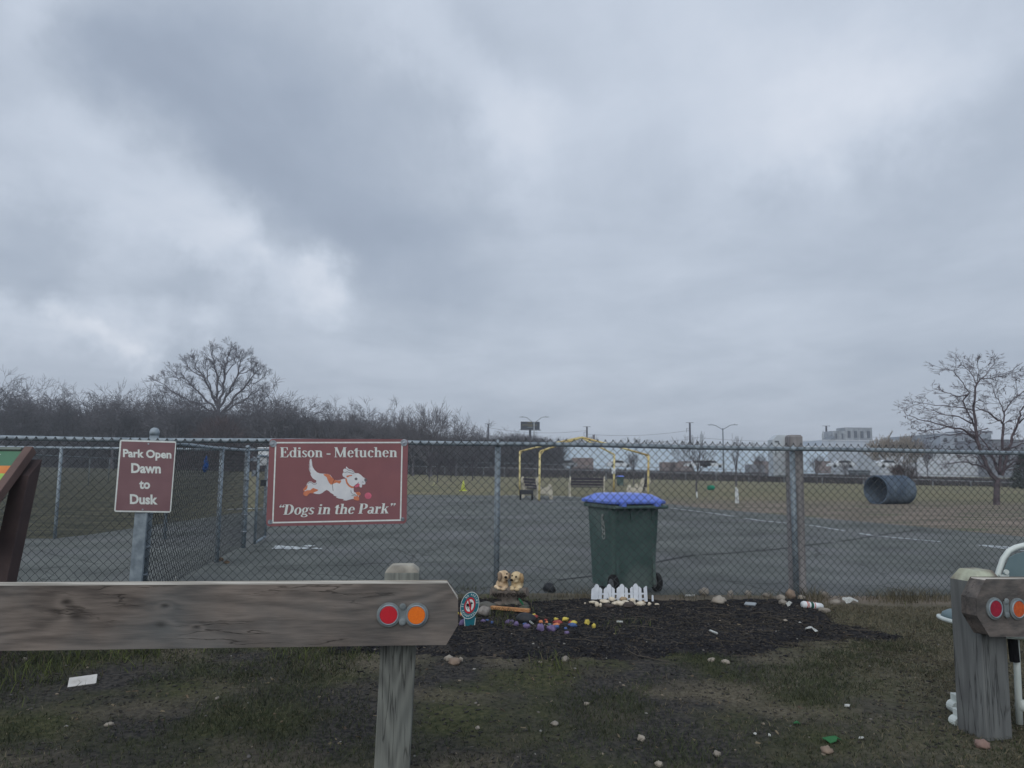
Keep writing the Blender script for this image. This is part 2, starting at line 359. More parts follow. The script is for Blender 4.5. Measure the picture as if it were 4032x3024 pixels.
xs = axis([(-1500, -200, 8), (-200, -30, 20), (-30, -7, 30), (-7, 7, 200), (7, 30, 30), (30, 200, 20), (200, 1500, 8)])
ys = axis([(-8, 2.6, 6), (2.6, 7.8, 86), (7.8, 36, 60), (36, 130, 45), (130, 400, 12), (400, 2500, 8)])
tag(grid('ground', xs, ys, gz, ground_mat()), None, kind='structure')

def interp(tbl, x):
    if x <= tbl[0][0]: return tbl[0][1]
    for (a, b), (c, d) in zip(tbl, tbl[1:]):
        if x <= c: return b+(d-b)*(x-a)/(c-a)
    return tbl[-1][1]
FAR = [(-14, 12.5), (-7.4, 12.7), (-7.0, 19.5), (-5, 32.6), (2.2, 33), (4.6, 30.5), (6.2, 24), (8.2, 19.5), (10.5, 14.5), (14, 9.6)]
def asph():
    mb = MB(); nx, ny = 160, 70
    for j in range(ny+1):
        for i in range(nx+1):
            x = -14+28*i/nx; y0 = FY0+FM*x+.22+.10*fbm(x, 1, 1.2); y1 = interp(FAR, x)+.25*fbm(x, 5, .9)
            y1 = max(y1, y0+.3); t = (j/ny)**1.6; y = y0+(y1-y0)*t
            if j in (0, ny): z = gz(x, y)-.004
            else: z = gz(x, y)+.010
            mb.v.append((x, y, z))
    mb.f = [(j*(nx+1)+i, j*(nx+1)+i+1, (j+1)*(nx+1)+i+1, (j+1)*(nx+1)+i) for j in range(ny) for i in range(nx)]; mb.m = [0]*len(mb.f)
    mt = nmat('asphalt', lin((103, 107, 104)), lin((87, 91, 89)), 1.3, 7, .9, .35, c3=lin((106, 108, 109)), s3=.5, bs=160, spec=.15)
    nt = mt.node_tree; N = nt.nodes; L = nt.links; bs = N['Principled BSDF']; src = bs.inputs['Base Color'].links[0].from_socket
    tc = N.new('ShaderNodeTexCoord'); wn = N.new('ShaderNodeTexNoise'); wn.inputs['Scale'].default_value = 1.2; wn.inputs['Detail'].default_value = 6; L.new(tc.outputs['Object'], wn.inputs['Vector'])
    mv = N.new('ShaderNodeVectorMath'); mv.operation = 'MULTIPLY_ADD'; L.new(wn.outputs['Color'], mv.inputs[0]); mv.inputs[1].default_value = (.9, .9, 0); L.new(tc.outputs['Object'], mv.inputs[2])
    vo = N.new('ShaderNodeTexVoronoi'); vo.feature = 'DISTANCE_TO_EDGE'; vo.inputs['Scale'].default_value = .38; L.new(mv.outputs[0], vo.inputs['Vector'])
    mr = N.new('ShaderNodeMapRange'); mr.inputs[1].default_value = .002; mr.inputs[2].default_value = .007; mr.inputs[3].default_value = .55; mr.inputs[4].default_value = 1; L.new(vo.outputs['Distance'], mr.inputs[0])
    n2 = N.new('ShaderNodeTexNoise'); n2.inputs['Scale'].default_value = .33; n2.inputs['Detail'].default_value = 7; n2.inputs['Roughness'].default_value = .65; L.new(tc.outputs['Object'], n2.inputs['Vector'])
    m2 = N.new('ShaderNodeMapRange'); m2.inputs[1].default_value = .3; m2.inputs[2].default_value = .7; m2.inputs[3].default_value = .74; m2.inputs[4].default_value = 1.22; L.new(n2.outputs['Fac'], m2.inputs[0])
    n3 = N.new('ShaderNodeTexNoise'); n3.inputs['Scale'].default_value = 55; n3.inputs['Detail'].default_value = 3; L.new(tc.outputs['Object'], n3.inputs['Vector'])
    m3 = N.new('ShaderNodeMapRange'); m3.inputs[1].default_value = .3; m3.inputs[2].default_value = .7; m3.inputs[3].default_value = .82; m3.inputs[4].default_value = 1.18; L.new(n3.outputs['Fac'], m3.inputs[0])
    a = N.new('ShaderNodeMath'); a.operation = 'MULTIPLY'; L.new(mr.outputs[0], a.inputs[0]); L.new(m2.outputs[0], a.inputs[1]); a2 = N.new('ShaderNodeMath'); a2.operation = 'MULTIPLY'; L.new(a.outputs[0], a2.inputs[0]); L.new(m3.outputs[0], a2.inputs[1])
    sv = N.new('ShaderNodeVectorMath'); sv.operation = 'SCALE'; L.new(src, sv.inputs[0]); L.new(a2.outputs[0], sv.inputs['Scale']); L.new(sv.outputs[0], bs.inputs['Base Color'])
    tag(mb.build('asphalt', mt, smooth=True), None, kind='structure')
asph()

# worn paint lines and cracks as thin broken strips on the tarmac
def strip(name, pix, w, mat, label, cat, keep=.75, lift=.016, seed=1, step=.12, wob=.02):
    rnd = random.Random(seed); pts = [G(*p) for p in pix]; mb = MB(); k = 0
    for a, b in zip(pts, pts[1:]):
        L_ = (b-a).length; n = max(1, int(L_/step)); d = (b-a).normalized(); s = V((-d.y, d.x, 0))
        for i in range(n):
            k += 1; p, q = a+(b-a)*(i/n), a+(b-a)*((i+1)/n)
            if fbm(p.x*1.0+seed*9, p.y, .9, 3) > keep-.5+.12*rnd.random(): continue
            w1 = w*(.5+.5*abs(fbm(p.x, p.y, 3)+.8)); w2 = w*(.5+.5*abs(fbm(q.x, q.y, 3)+.8))
            o1 = wob*fbm(p.x, p.y, 2); o2 = wob*fbm(q.x, q.y, 2)
            vs = [p+s*(o1-w1), p+s*(o1+w1), q+s*(o2+w2), q+s*(o2-w2)]
            mb.add([(v.x, v.y, gz(v.x, v.y)+lift) for v in vs], [(0, 1, 2, 3)])
    o = mb.build(name, mat); tag(o, label, cat); return o
paint = nmat('worn_paint', lin((196, 204, 208)), lin((130, 136, 140)), 9, 6, .8)
crackm = nmat('tar', (.035, .037, .04), (.05, .052, .056), 9)
for o in (strip('painted_line', [(2620, 2000), (2800, 2022), (3000, 2053), (3200, 2072), (3440, 2112), (3700, 2136), (3800, 2142), (3960, 2164), (4060, 2176)], .055, paint, None, None, .66, seed=3),
          strip('painted_line', [(1986, 1953), (2060, 1952), (2200, 1956), (2330, 1962)], .10, paint, None, None, .72, seed=5),
          strip('painted_line', [(2160, 1977), (2290, 1977), (2420, 1984), (2620, 2000)], .06, paint, None, None, .72, seed=6),
          strip('painted_line', [(3860, 2150), (4032, 2163)], .12, paint, None, None, .62, seed=8),
          strip('painted_line', [(890, 2008), (1062, 2002)], .14, paint, None, None, .85, seed=9),
          strip('tar_seam', [(2560, 2222), (2720, 2190), (2900, 2180), (3120, 2158), (3340, 2130), (3480, 2108), (3640, 2085)], .028, crackm, None, None, .9, seed=11, wob=.06, lift=.018),
          strip('tar_seam', [(2200, 2290), (2330, 2272), (2450, 2250), (2560, 2222)], .02, crackm, None, None, .9, seed=12, wob=.06, lift=.018)):
    o['kind'] = 'structure'
# pale puddle-like patches of spilled lime near the gate
mb = MB()
for (x, y, w, h, s) in ((1120, 2160, 52, 7, 1), (1182, 2163, 30, 5, 2), (1215, 2155, 22, 3, 3), (1250, 2166, 20, 3, 4)):
    c = G(x, y); pts = []
    for k in range(22):
        t = 2*pi*k/22; q = G(x+w*cos(t)*(1+.25*sin(3*t+s)), y+h*sin(t)*(1+.3*cos(4*t+s*2))); pts.append(V((q.x, q.y, gz(q.x, q.y)+.016+.002*s)))
    tri = tessellate_polygon([pts]); mb.add(pts, [tuple(t) for t in tri])
tag(mb.build('lime_spill', nmat('lime', lin((205, 212, 214)), lin((140, 146, 150)), 14, 6)), 'white powdery spill on the tarmac below the dog sign', 'spill')

# ------------------------------------------------------------ bed of dark mulch
def bedmask(x, y):
    n = .42*fbm(x+4, y, 1.5, 5)+.05*fbm(x, y, 9, 3)
    top = FY0+FM*x-.16; bot = 5.12+.50*max(0, x-.9)+.25*max(0, -.2-x)
    xr = 3.0-.55*(y-5.4)*0
    d = min((x+1.2), (3.0-x), (y-bot)*1.2, (top-y)*1.2+.1)
    return d+n
bx = axis([(-1.4, 3.9, 190)]); by = axis([(4.4, 8.0, 130)])
def bz(x, y):
    k = bedmask(x, y)
    return gz(x, y)+(.030*ss(0, .25, k)+.022*fbm(x, y, 9, 4)-.001 if k > 0 else -.03*min(1, -k*6)-.001)
mulm = nmat('mulch', (.030, .030, .033), (.014, .014, .017), 60, 6, .95, 1.0, bs=90, spec=.05, c3=(.045, .042, .040), s3=4)
tag(grid('mulch_bed', bx, by, bz, mulm), None, kind='structure')
def gtop(x, y): return max(gz(x, y), bz(x, y)) if (-1.4 < x < 3.9 and 4.4 < y < 8) else gz(x, y)
def GT(x, y):
    p = G(x, y); p.z = gtop(p.x, p.y); return p

# ------------------------------------------------------------ grass, chips and pebbles
def blades(name, n, reg, dens, h, w, mats, lean=.5, seed=3, label=None, fam=None):
    rg = np.random.default_rng(seed); vs = []; mi = []; cnt = 0; tries = 0
    while cnt < n and tries < n*12:
        tries += 1
        x = rg.uniform(reg[0], reg[1]); y = rg.uniform(reg[2], reg[3])
        if abs(x) > y*.74+.25: continue
        k = dens(x, y)
        if rg.random() > k: continue
        a = rg.uniform(0, 6.28); hh = h*rg.uniform(.5, 1.4)*(.6+.6*k); ww = w*rg.uniform(.7, 1.3)
        z = gtop(x, y)-.004; ca, sa = cos(a)*ww, sin(a)*ww; lx, ly = rg.normal(0, lean)*hh, rg.normal(0, lean)*hh
        vs += [(x-ca, y-sa, z), (x+ca, y+sa, z), (x+ca*.6+lx*.45, y+sa*.6+ly*.45, z+hh*.6), (x-ca*.6+lx*.45, y-sa*.6+ly*.45, z+hh*.6), (x+lx, y+ly, z+hh*max(.25, 1-.3*abs(lean)))]
        mi += [int(rg.integers(len(mats)))]*2; cnt += 1
    mb = MB(); mb.v = vs; mb.f = [f for i in range(cnt) for f in ((5*i, 5*i+1, 5*i+2, 5*i+3), (5*i+3, 5*i+2, 5*i+4))]; mb.m = mi
    o = mb.build(name, mats); tag(o, label, fam, kind='stuff'); return o
def flat(name, c, **k): return nmat(name, c, tuple(v*.7 for v in c), 3, 3, .85, spec=.15, **k)
gg = [flat('grass_a', (.055, .068, .036)), flat('grass_b', (.078, .090, .048)), flat('grass_c', (.038, .048, .032))]
gd = [flat('dry_a', (.13, .115, .075)), flat('dry_b', (.19, .165, .11)), flat('dry_c', (.075, .07, .045))]
def d_green(x, y):
    k = fbm(x+9, y+2, 1.1, 4); b = bedmask(x, y)
    v = ss(-.12, .30, k)
    if b > .05: v *= .03
    if y < 4.2: v = max(v, .45+.3*k)
    if x < -1.2 and 4.6 < y < 5.4: v = max(v, ss(-.2, .2, fbm(x*1.4, y*2, 1.6))*.9)
    return v*(1-ss(6.5, 7.2, y)*.8)
def d_dry(x, y):
    k = fbm(x+2, y+7, 1.0, 4); b = bedmask(x, y)
    v = .28*ss(-.2, .3, k)+.85*ss(1.6, 3.0, x+.5*k)
    if b > .05: v *= .05
    return v
blades('grass', 62000, (-5.5, 6.5, 3.0, 7.2), d_green, .030, .0022, gg, .7, 3, 'short green winter grass in patches on the verge', 'grass')
blades('dry_grass', 42000, (-5.5, 6.5, 3.1, 7.6), d_dry, .032, .0020, gd, .9, 4, 'flattened tan dead grass on the verge', 'grass')
def d_fence(x, y):
    d = FY0+FM*x-y; c = fbm(x, 3, 1.1, 3)
    v = ss(.38, .05, d) if False else (1-ss(.05, .35, abs(d-.02)))
    return v*ss(-.25, .35, c)*(1.0 if x > 3.0 else .45)
def d_weed(x, y):
    s = 0
    for (a, b, r, k) in WEEDS: s = max(s, k*exp(-((x-a)**2+(y-b)**2)/(r*r)))
    return s
WEEDS = []
for (px, py, r, k) in ((1960, 2440, .13, 1), (1990, 2475, .10, 1), (1850, 2320, .22, .8), (1930, 2365, .12, .4), (2130, 2320, .14, .6), (2080, 2420, .10, .4), (2040, 2370, .2, .35), (2180, 2620, .16, .8), (2480, 2470, .16, .35), (3200, 2300, .22, .5), (3420, 2340, .3, .7), (3600, 2330, .35, .7), (2380, 2490, .12, .3), (1390, 2580, .15, .7), (1250, 2600, .3, .6), (560, 2570, .3, .9), (120, 2640, .35, .9), (330, 2590, .2, .8), (790, 2320, .2, .5)):
    g = G(px, py); WEEDS.append((g.x, g.y, r, k))
blades('weeds', 9000, (-4.5, 5.5, 3.6, 7.9), d_weed, .075, .0024, gg+gd[:1]+[flat('grass_bright', (.115, .14, .045))]*2, .55, 5, 'taller green weeds growing round the garden ornaments and fence', 'weeds')
blades('tall_dry_grass', 5200, (-4.5, 6.2, 6.2, 8.3), d_fence, .13, .0022, gd, .5, 6, 'tall tan dead grass along the foot of the fence', 'grass')

def chips(name, n, reg, dens, size, mats, label, fam, seed=1, flatn=.25):
    rg = random.Random(seed); mb = MB(); c = 0; t = 0
    while c < n and t < n*15:
        t += 1; x = rg.uniform(reg[0], reg[1]); y = rg.uniform(reg[2], reg[3])
        if abs(x) > y*.74+.3 or rg.random() > dens(x, y): continue
        c += 1; s = size*rg.uniform(.4, 1.5); M = RZ(rg.uniform(0, 6.3)) @ RX(rg.gauss(0, .4)) @ RY(rg.gauss(0, .3))
        mb.box((x, y, gtop(x, y)+s*flatn*.3), (s*rg.uniform(.8, 2.4), s*.6, s*flatn), M, rg.randrange(len(mats)))
    o = mb.build(name, mats); tag(o, label, fam, kind='stuff')
chips('mulch_chips', 20000, (-1.2, 3.6, 4.8, 7.5), lambda x, y: 1 if bedmask(x, y) > .02 else .05, .014,
      [flat('chip_a', (.022, .022, .025)), flat('chip_b', (.040, .038, .038)), flat('chip_c', (.016, .016, .019)), flat('chip_d', (.07, .06, .05))], 'dark shredded mulch chips covering the flower bed', 'mulch', 2)
chips('clods', 7000, (-5, 6, 3.1, 6.6), lambda x, y: 1-ss(-.2, .15, fbm(x+9, y+2, 1.1, 4)), .0085,
      [flat('clod_a', (.042, .041, .040)), flat('clod_b', (.070, .065, .058))], 'crumbly dark soil clods between the grass patches', 'soil', 4, .6)
def pebbles(name, n, reg, size, mats, label, seed, dens=lambda x, y: 1):
    rg = random.Random(seed); mb = MB(); c = 0
    while c < n:
        x = rg.uniform(reg[0], reg[1]); y = rg.uniform(reg[2], reg[3])
        if abs(x) > y*.74+.3 or rg.random() > dens(x, y): continue
        c += 1; s = size*rg.uniform(.35, 1.2)*(1.6 if rg.random() < .06 else 1)
        mb.ell((x, y, gtop(x, y)+s*.15), (s, s*rg.uniform(.5, .9), s*.45), RZ(rg.uniform(0, 6)), 6, 4, rg.randrange(len(mats)), .35, rg.random()*99)
    tag(mb.build(name, mats), label, 'pebbles', kind='stuff')
pebbles('pebbles', 420, (-5, 6, 3.1, 7.3), .010, [flat('peb_a', (.30, .295, .275)), flat('peb_b', (.20, .185, .165)), flat('peb_c', (.26, .22, .17)), flat('peb_d', (.13, .125, .12))], 'small pale pebbles scattered over the verge', 5)
pebbles('gravel', 500, (-7, 9, 7.9, 24), .013, [flat('grv_a', (.34, .35, .36)), flat('grv_b', (.05, .05, .055))], 'loose grit scattered over the tarmac', 6, lambda x, y: 1/(1+.2*(y-7)))
chips('dead_leaves', 700, (-5, 6, 3.1, 7.3), lambda x, y: .35+.65*ss(0, .3, fbm(x, y+30, 1.2, 3)), .016,
      [flat('leaf_a', (.16, .12, .08)), flat('leaf_b', (.22, .18, .12)), flat('leaf_c', (.10, .075, .055))], 'small curled dead leaves scattered over the verge and mulch', 'leaves', 14, .10)
# twigs and dead stalks lying on the bed
rg = random.Random(12); mb = MB()
for i in range(150):
    x = rg.uniform(-.6, 3.1); y = rg.uniform(5.1, 7.0)
    if i % 2: x = rg.uniform(1.2, 2.9); y = rg.uniform(5.6, 6.8)
    a = rg.gauss(0, .7); L_ = rg.uniform(.06, .30); p = []
    for k in range(5):
        t = k/4; xx = x+cos(a)*L_*t; yy = y+sin(a)*L_*t+.02*sin(t*4+i); p.append((xx, yy, gtop(xx, yy)+.008+.03*t*(1-t)*rg.random()))
    mb.tube(p, rg.uniform(.0012, .0026), 4, i % 2)
tag(mb.build('twigs', [flat('twig_a', (.12, .105, .085)), flat('twig_b', (.07, .062, .05))]), 'thin dead twigs and stalks strewn over the mulch', 'twigs', kind='stuff')
# ============================================================ materials of things
galv = nmat('galvanised', lin((148, 160, 168)), lin((112, 124, 133)), 14, 5, .5, .1, metal=.15, spec=.5)
wirem = nmat('wire', (.062, .070, .074), (.038, .043, .047), 30, 3, .6)
wired = nmat('wire_aged', (.06, .066, .072), (.035, .04, .045), 30, 3, .6)
woodt = nmat('skylit_top', lin((196, 191, 180)), lin((140, 134, 124)), 3, 7, .9, .4, st=(1, 10, 10))  # paler rail-top timber; skylight on the upper faces is put into the colour
def woodmat(name, c1, c2, c3, along, knots=(), vg=None, lines=70):
    """weathered timber: grain lines bent round knots, checks and stains"""
    m = bpy.data.materials.new(name); m.use_nodes = True; N = m.node_tree.nodes; L = m.node_tree.links; b = N['Principled BSDF']; b.inputs['Roughness'].default_value = .95; b.inputs['Specular IOR Level'].default_value = .1
    tc = N.new('ShaderNodeTexCoord'); ob = tc.outputs['Object']
    def mth(op, a, q=None, r=None):
        n = N.new('ShaderNodeMath'); n.operation = op
        for i_, v in enumerate((a, q, r)):
            if v is None: continue
            if isinstance(v, (int, float)): n.inputs[i_].default_value = v
            else: L.new(v, n.inputs[i_])
        return n.outputs[0]
    def noise(st, sc_, det=6, off=(0, 0, 0)):
        mp = N.new('ShaderNodeMapping'); mp.inputs['Scale'].default_value = st; mp.inputs['Location'].default_value = off; L.new(ob, mp.inputs[0])
        n = N.new('ShaderNodeTexNoise'); n.inputs['Scale'].default_value = sc_; n.inputs['Detail'].default_value = det; L.new(mp.outputs[0], n.inputs['Vector']); return n.outputs['Fac']
    S = (lambda a, t: (a, t, t)) if along == 'X' else (lambda a, t: (t, t, a))
    f = noise(S(.45, 2.6), 1.2, 3); kn = None
    for (p, r) in knots:
        sb = N.new('ShaderNodeVectorMath'); sb.operation = 'SUBTRACT'; L.new(ob, sb.inputs[0]); sb.inputs[1].default_value = p
        ml = N.new('ShaderNodeVectorMath'); ml.operation = 'MULTIPLY'; L.new(sb.outputs[0], ml.inputs[0]); ml.inputs[1].default_value = (.55/r, 0, 1/r)
        ln_ = N.new('ShaderNodeVectorMath'); ln_.operation = 'LENGTH'; L.new(ml.outputs[0], ln_.inputs[0]); q = ln_.outputs['Value']
        e = mth('EXPONENT', mth('MULTIPLY', mth('MULTIPLY', q, q), -.5)); f = mth('MULTIPLY_ADD', e, .075, f)
        k2 = mth('EXPONENT', mth('MULTIPLY', mth('MULTIPLY', q, q), -3.0)); kn = k2 if kn is None else mth('ADD', kn, k2)
    if vg:
        sp = N.new('ShaderNodeSeparateXYZ'); L.new(ob, sp.inputs[0]); ax = mth('ABSOLUTE', mth('ADD', sp.outputs[0], vg)); f = mth('ADD', f, mth('MULTIPLY', mth('MULTIPLY_ADD', sp.outputs[2], -.35, mth('MULTIPLY', ax, 2.6)), .55))
    g = mth('MULTIPLY_ADD', mth('SINE', mth('MULTIPLY', f, lines)), .5, .5)
    fine = noise(S(1.5, 30), 3, 5); patch = noise(S(.8, 2.2), 1.6, 6, (3, 1, 2)); big = noise((1, 1, 1), 1.1, 5, (9, 4, 1))
    w = mth('ADD', mth('MULTIPLY', g, .22), mth('ADD', mth('MULTIPLY', fine, .45), mth('MULTIPLY', patch, .75)))
    rp = N.new('ShaderNodeValToRGB'); e = rp.color_ramp.elements; e[0].position = .50; e[0].color = (*c2, 1); e[1].position = 1.0; e[1].color = (*c1, 1); L.new(w, rp.inputs[0])
    mr = N.new('ShaderNodeMapRange'); mr.inputs[1].default_value = .45; mr.inputs[2].default_value = .62; L.new(big, mr.inputs[0])
    mx = N.new('ShaderNodeMix'); mx.data_type = 'RGBA'; L.new(mth('MULTIPLY', mr.outputs[0], .7), mx.inputs[0]); L.new(rp.outputs[0], mx.inputs[6]); mx.inputs[7].default_value = (*c3, 1)
    # drying checks: thin dark splits along the grain
    ck = noise(S(.9, 16), 1.4, 4, (2, 8, 5)); cm = noise(S(1.2, 3), 1.7, 3, (6, 0, 3))
    d1 = mth('ABSOLUTE', mth('SUBTRACT', ck, .5)); c1_ = N.new('ShaderNodeMapRange'); c1_.inputs[1].default_value = .0; c1_.inputs[2].default_value = .018; c1_.inputs[3].default_value = .55; c1_.inputs[4].default_value = 0; L.new(d1, c1_.inputs[0])
    c2_ = N.new('ShaderNodeMapRange'); c2_.inputs[1].default_value = .50; c2_.inputs[2].default_value = .56; L.new(cm, c2_.inputs[0])
    crk = mth('MULTIPLY', c1_.outputs[0], c2_.outputs[0]); dark = crk if kn is None else mth('MAXIMUM', crk, mth('MULTIPLY', kn, .5))
    sc_ = N.new('ShaderNodeVectorMath'); sc_.operation = 'SCALE'; L.new(mx.outputs[2], sc_.inputs[0]); L.new(mth('SUBTRACT', 1.0, dark), sc_.inputs['Scale']); L.new(sc_.outputs[0], b.inputs['Base Color'])
    bp = N.new('ShaderNodeBump'); bp.inputs['Strength'].default_value = .6; bp.inputs['Distance'].default_value = .006; L.new(mth('SUBTRACT', w, mth('MULTIPLY', dark, 1.2)), bp.inputs['Height']); L.new(bp.outputs[0], b.inputs['Normal'])
    return m
darkwood = nmat('end_grain', lin((100, 96, 90)), lin((60, 58, 55)), 18, 5, .95, .4)
brown = nmat('brown_sign', lin((138, 92, 95)), lin((130, 86, 89)), 3, 5, .55, c3=lin((128, 86, 92)), s3=2)
cream = nmat('sign_white', lin((222, 228, 224)), lin((208, 214, 211)), 30, 3, .6)
dogw = nmat('sign_dog_white', lin((218, 220, 222)), lin((205, 208, 212)), 9, 3, .6)
orangep = nmat('sign_orange', lin((206, 128, 96)), lin((196, 118, 86)), 20, 3, .6)
graym = nmat('sign_grey', lin((112, 106, 112)), None, 20, 3, .6)
pinkm = nmat('sign_pink', lin((214, 110, 132)), None, 20, 3, .6)
darkl = nmat('sign_outline', lin((74, 60, 62)), None, 20, 3, .6)
whitepl = nmat('white_plastic', lin((226, 230, 232)), lin((198, 203, 206)), 12, 5, .5)
bolt = nmat('bolt_metal', lin((160, 168, 176)), lin((112, 118, 124)), 30, 4, .45, metal=.4)

def bevel(o, w=.004, seg=2):
    md = o.modifiers.new('bevel', 'BEVEL'); md.width = w; md.segments = seg; md.limit_method = 'ANGLE'; md.angle_limit = radians(40); return o

# ============================================================ chain-link fences
def chain(a, b, z0, ztop, pitch, r, phase=0, zbot=None):
    """woven diamond mesh on the vertical plane through a-b"""
    mb = MB(); a = V(a); b = V(b); d = (b-a); d.z = 0; L_ = d.length; d.normalize(); h = pitch/2; n = V((d.y, -d.x, 0))
    nw = int(L_/h); gs = []
    for k in range(nw):
        u0 = k*h; p = a+d*u0; zt = ztop(p.x, p.y); zb = z0(p.x, p.y); rows = int((zt-zb)/h)
        pts = []
        for j in range(rows+1):
            u = u0+(0 if (j+k) % 2 == 0 else h)
            off = r*.7*(1 if (j+k) % 2 else -1)
            wob = .003*NZ.noise(V((u*3, j*.7, k*.4))); q0_ = a+d*u
            sg = .010*NZ.noise(V((q0_.x*.9, q0_.y*.9, j*.12)))+.004*NZ.noise(V((q0_.x*4, j*.5, 3)))
            q = a+d*(u+wob+sg)+n*(off+sg*.8); pts.append((q.x, q.y, zt-j*h+sg*(.9 if j > 1 else .3)))
        mb.tube(pts, r, 3, caps=False)
        # knuckled tips
        for j in (0,):
            q = V(pts[0]); mb.tube([q-d*.006, q+V((0, 0, .008)), q+d*.006], r, 3, caps=False)
    return mb
def fl(px, off=0):
    p = FP(px, 1745, off); return V((p.x, p.y, 0))
def railz(x, y): return 1.478+.010*ss(-4, -1, x)-.004*max(0, x)
XL, XR = -5.6, 6.4
near = thing('chain_link_fence', (0, FY0, 0), 'galvanised chain-link fence running the full width behind the wooden barriers', 'fence', None)
A = V((XL, FY0+FM*XL, 0)); B = V((XR, FY0+FM*XR, 0))
def ftop(x, y): return railz(x, y)+.006+.046*ss(-.9, .25, x)
A2, B2 = A+V((FM, -1, 0)).normalized()*.026, B+V((FM, -1, 0)).normalized()*.026
o = chain(A2, B2, lambda x, y: gtop(x, y)+.02, ftop, .0806, .0036).build('mesh', wirem, near)
mb = MB(); pts = [A+(B-A)*(i/24) for i in range(25)]
mb.tube([(p.x, p.y, railz(p.x, p.y)+.004*sin(i*1.1)) for i, p in enumerate(pts)], .0225, 12)
o = mb.build('top_rail', galv, near, smooth=True)
for px, rr in ((1957, .028), (3132, .028)):
    p = FP(px, 2000); g = gtop(p.x, p.y+.05)
    mb = MB(); q = V((p.x, p.y+.045, 0)); q.x = FP(px, 2000).x
    mb.tube([(q.x, q.y, g-.05), (q.x, q.y, railz(p.x, 0)-.03)], rr, 12)
    mb.tube([(q.x, q.y, railz(p.x, 0)-.04), (q.x, q.y-.02, railz(p.x, 0)), (q.x, q.y-.03, railz(p.x, 0)+.04)], [rr*.9, rr*.6, rr*.35], 8)
    mb.build('post', galv, near, smooth=True)
pc = FP(588, 2000); g = gtop(pc.x, pc.y)
lean = -.055
def cpost(z): return (pc.x-.012+lean*(1.35-z)*.35, pc.y+.03, z)
mb = MB(); mb.tube([cpost(g-.05), cpost(1.545)], .040, 16)
mb.build('post', galv, near, smooth=True)
mb = MB(); c = V(cpost(1.545)); mb.tube([c+V((0, 0, -.02)), c+V((0, 0, .015)), c+V((0, 0, .018)), c+V((0, 0, .038)), c+V((0, 0, .050))], [.044, .044, .041, .034, .014], 16)
mb.build('post_cap', galv, near, smooth=True)
for z in (1.4, 1.1, .8, .5, .25):
    mb = MB(); c = V(cpost(z)); mb.tube([c-V((0, 0, .012)), c+V((0, 0, .012))], .044, 14); mb.build('tension_band', galv, near, smooth=True)
mb = MB(); mb.box(((cpost(.7)[0])-.020, pc.y-.052, .72), (.115, .03, 1.42), Matrix.Rotation(.022, 3, 'Y')); bevel(mb.build('flat_bar', galv, near), .006)

# side fence running back from the corner post to the gate
Sa = V((pc.x, pc.y+.03, 0)); gp = G(957, 2160); Sb = V((gp.x, gp.y, 0))
side = thing('chain_link_fence', (Sa.x, Sa.y+.1, gz(Sa.x, Sa.y)), 'side chain-link fence running back from the capped corner post to the gate', 'fence')
fz = lambda x, y: 1.47
chain(Sa, Sb, lambda x, y: gz(x, y)+.03, lambda x, y: fz(x, y)+.03, .0806, .0034).build('mesh', wired, side)
mb = MB(); mb.tube([(Sa.x, Sa.y, fz(0, 0)), ((Sa.x+Sb.x)/2, (Sa.y+Sb.y)/2, fz(0, 0)-.012), (Sb.x, Sb.y, fz(0, 0))], .021, 10); mb.build('top_rail', galv, side, smooth=True)
for t in (.62,):
    q = Sa+(Sb-Sa)*t; mb = MB(); mb.tube([(q.x, q.y, gz(q.x, q.y)-.03), (q.x, q.y, fz(0, 0)+.02)], .028, 10); mb.build('post', galv, side, smooth=True)
mb = MB(); mb.tube([(Sb.x, Sb.y, gz(Sb.x, Sb.y)-.03), (Sb.x, Sb.y, 1.50)], .037, 14); mb.tube([(Sb.x, Sb.y, 1.50), (Sb.x, Sb.y, 1.53), (Sb.x, Sb.y, 1.55)], [.042, .036, .01], 14); mb.build('post', galv, side, smooth=True)
for z in (.25, .5, .78, 1.02, 1.3): mb = MB(); mb.tube([(Sb.x, Sb.y, z-.012), (Sb.x, Sb.y, z+.012)], .043, 14); mb.build('tension_band', bolt, side, smooth=True)
# open gate leaf swung back behind the gate post
gate = thing('gate', (Sb.x+.1, Sb.y+.12, gz(Sb.x, Sb.y)), 'open chain-link gate leaf standing just behind the gate post', 'gate')
g0 = V((Sb.x+.13, Sb.y+.12, 0)); g1 = V((Sb.x-.05, Sb.y+1.15, 0))
mb = MB()
for p in (g0, g1): mb.tube([(p.x, p.y, .06), (p.x, p.y, 1.40)], .021, 10)
for z in (.07, 1.39): mb.tube([(g0.x, g0.y, z), (g1.x, g1.y, z)], .021, 10)
mb.build('frame', galv, gate, smooth=True)
chain(g0, g1, lambda x, y: .08, lambda x, y: 1.38, .0806, .002).build('mesh', wired, gate)
mb = MB(); mb.box((g0.x-.06, g0.y-.01, 1.33), (.10, .05, .05)); mb.box((g0.x-.05, g0.y-.02, 1.12), (.06, .05, .09)); mb.tube([(g0.x-.08, g0.y-.02, 1.36), (g0.x+.02, g0.y-.02, 1.36)], .014, 8)
mb.build('latch', bolt, gate)
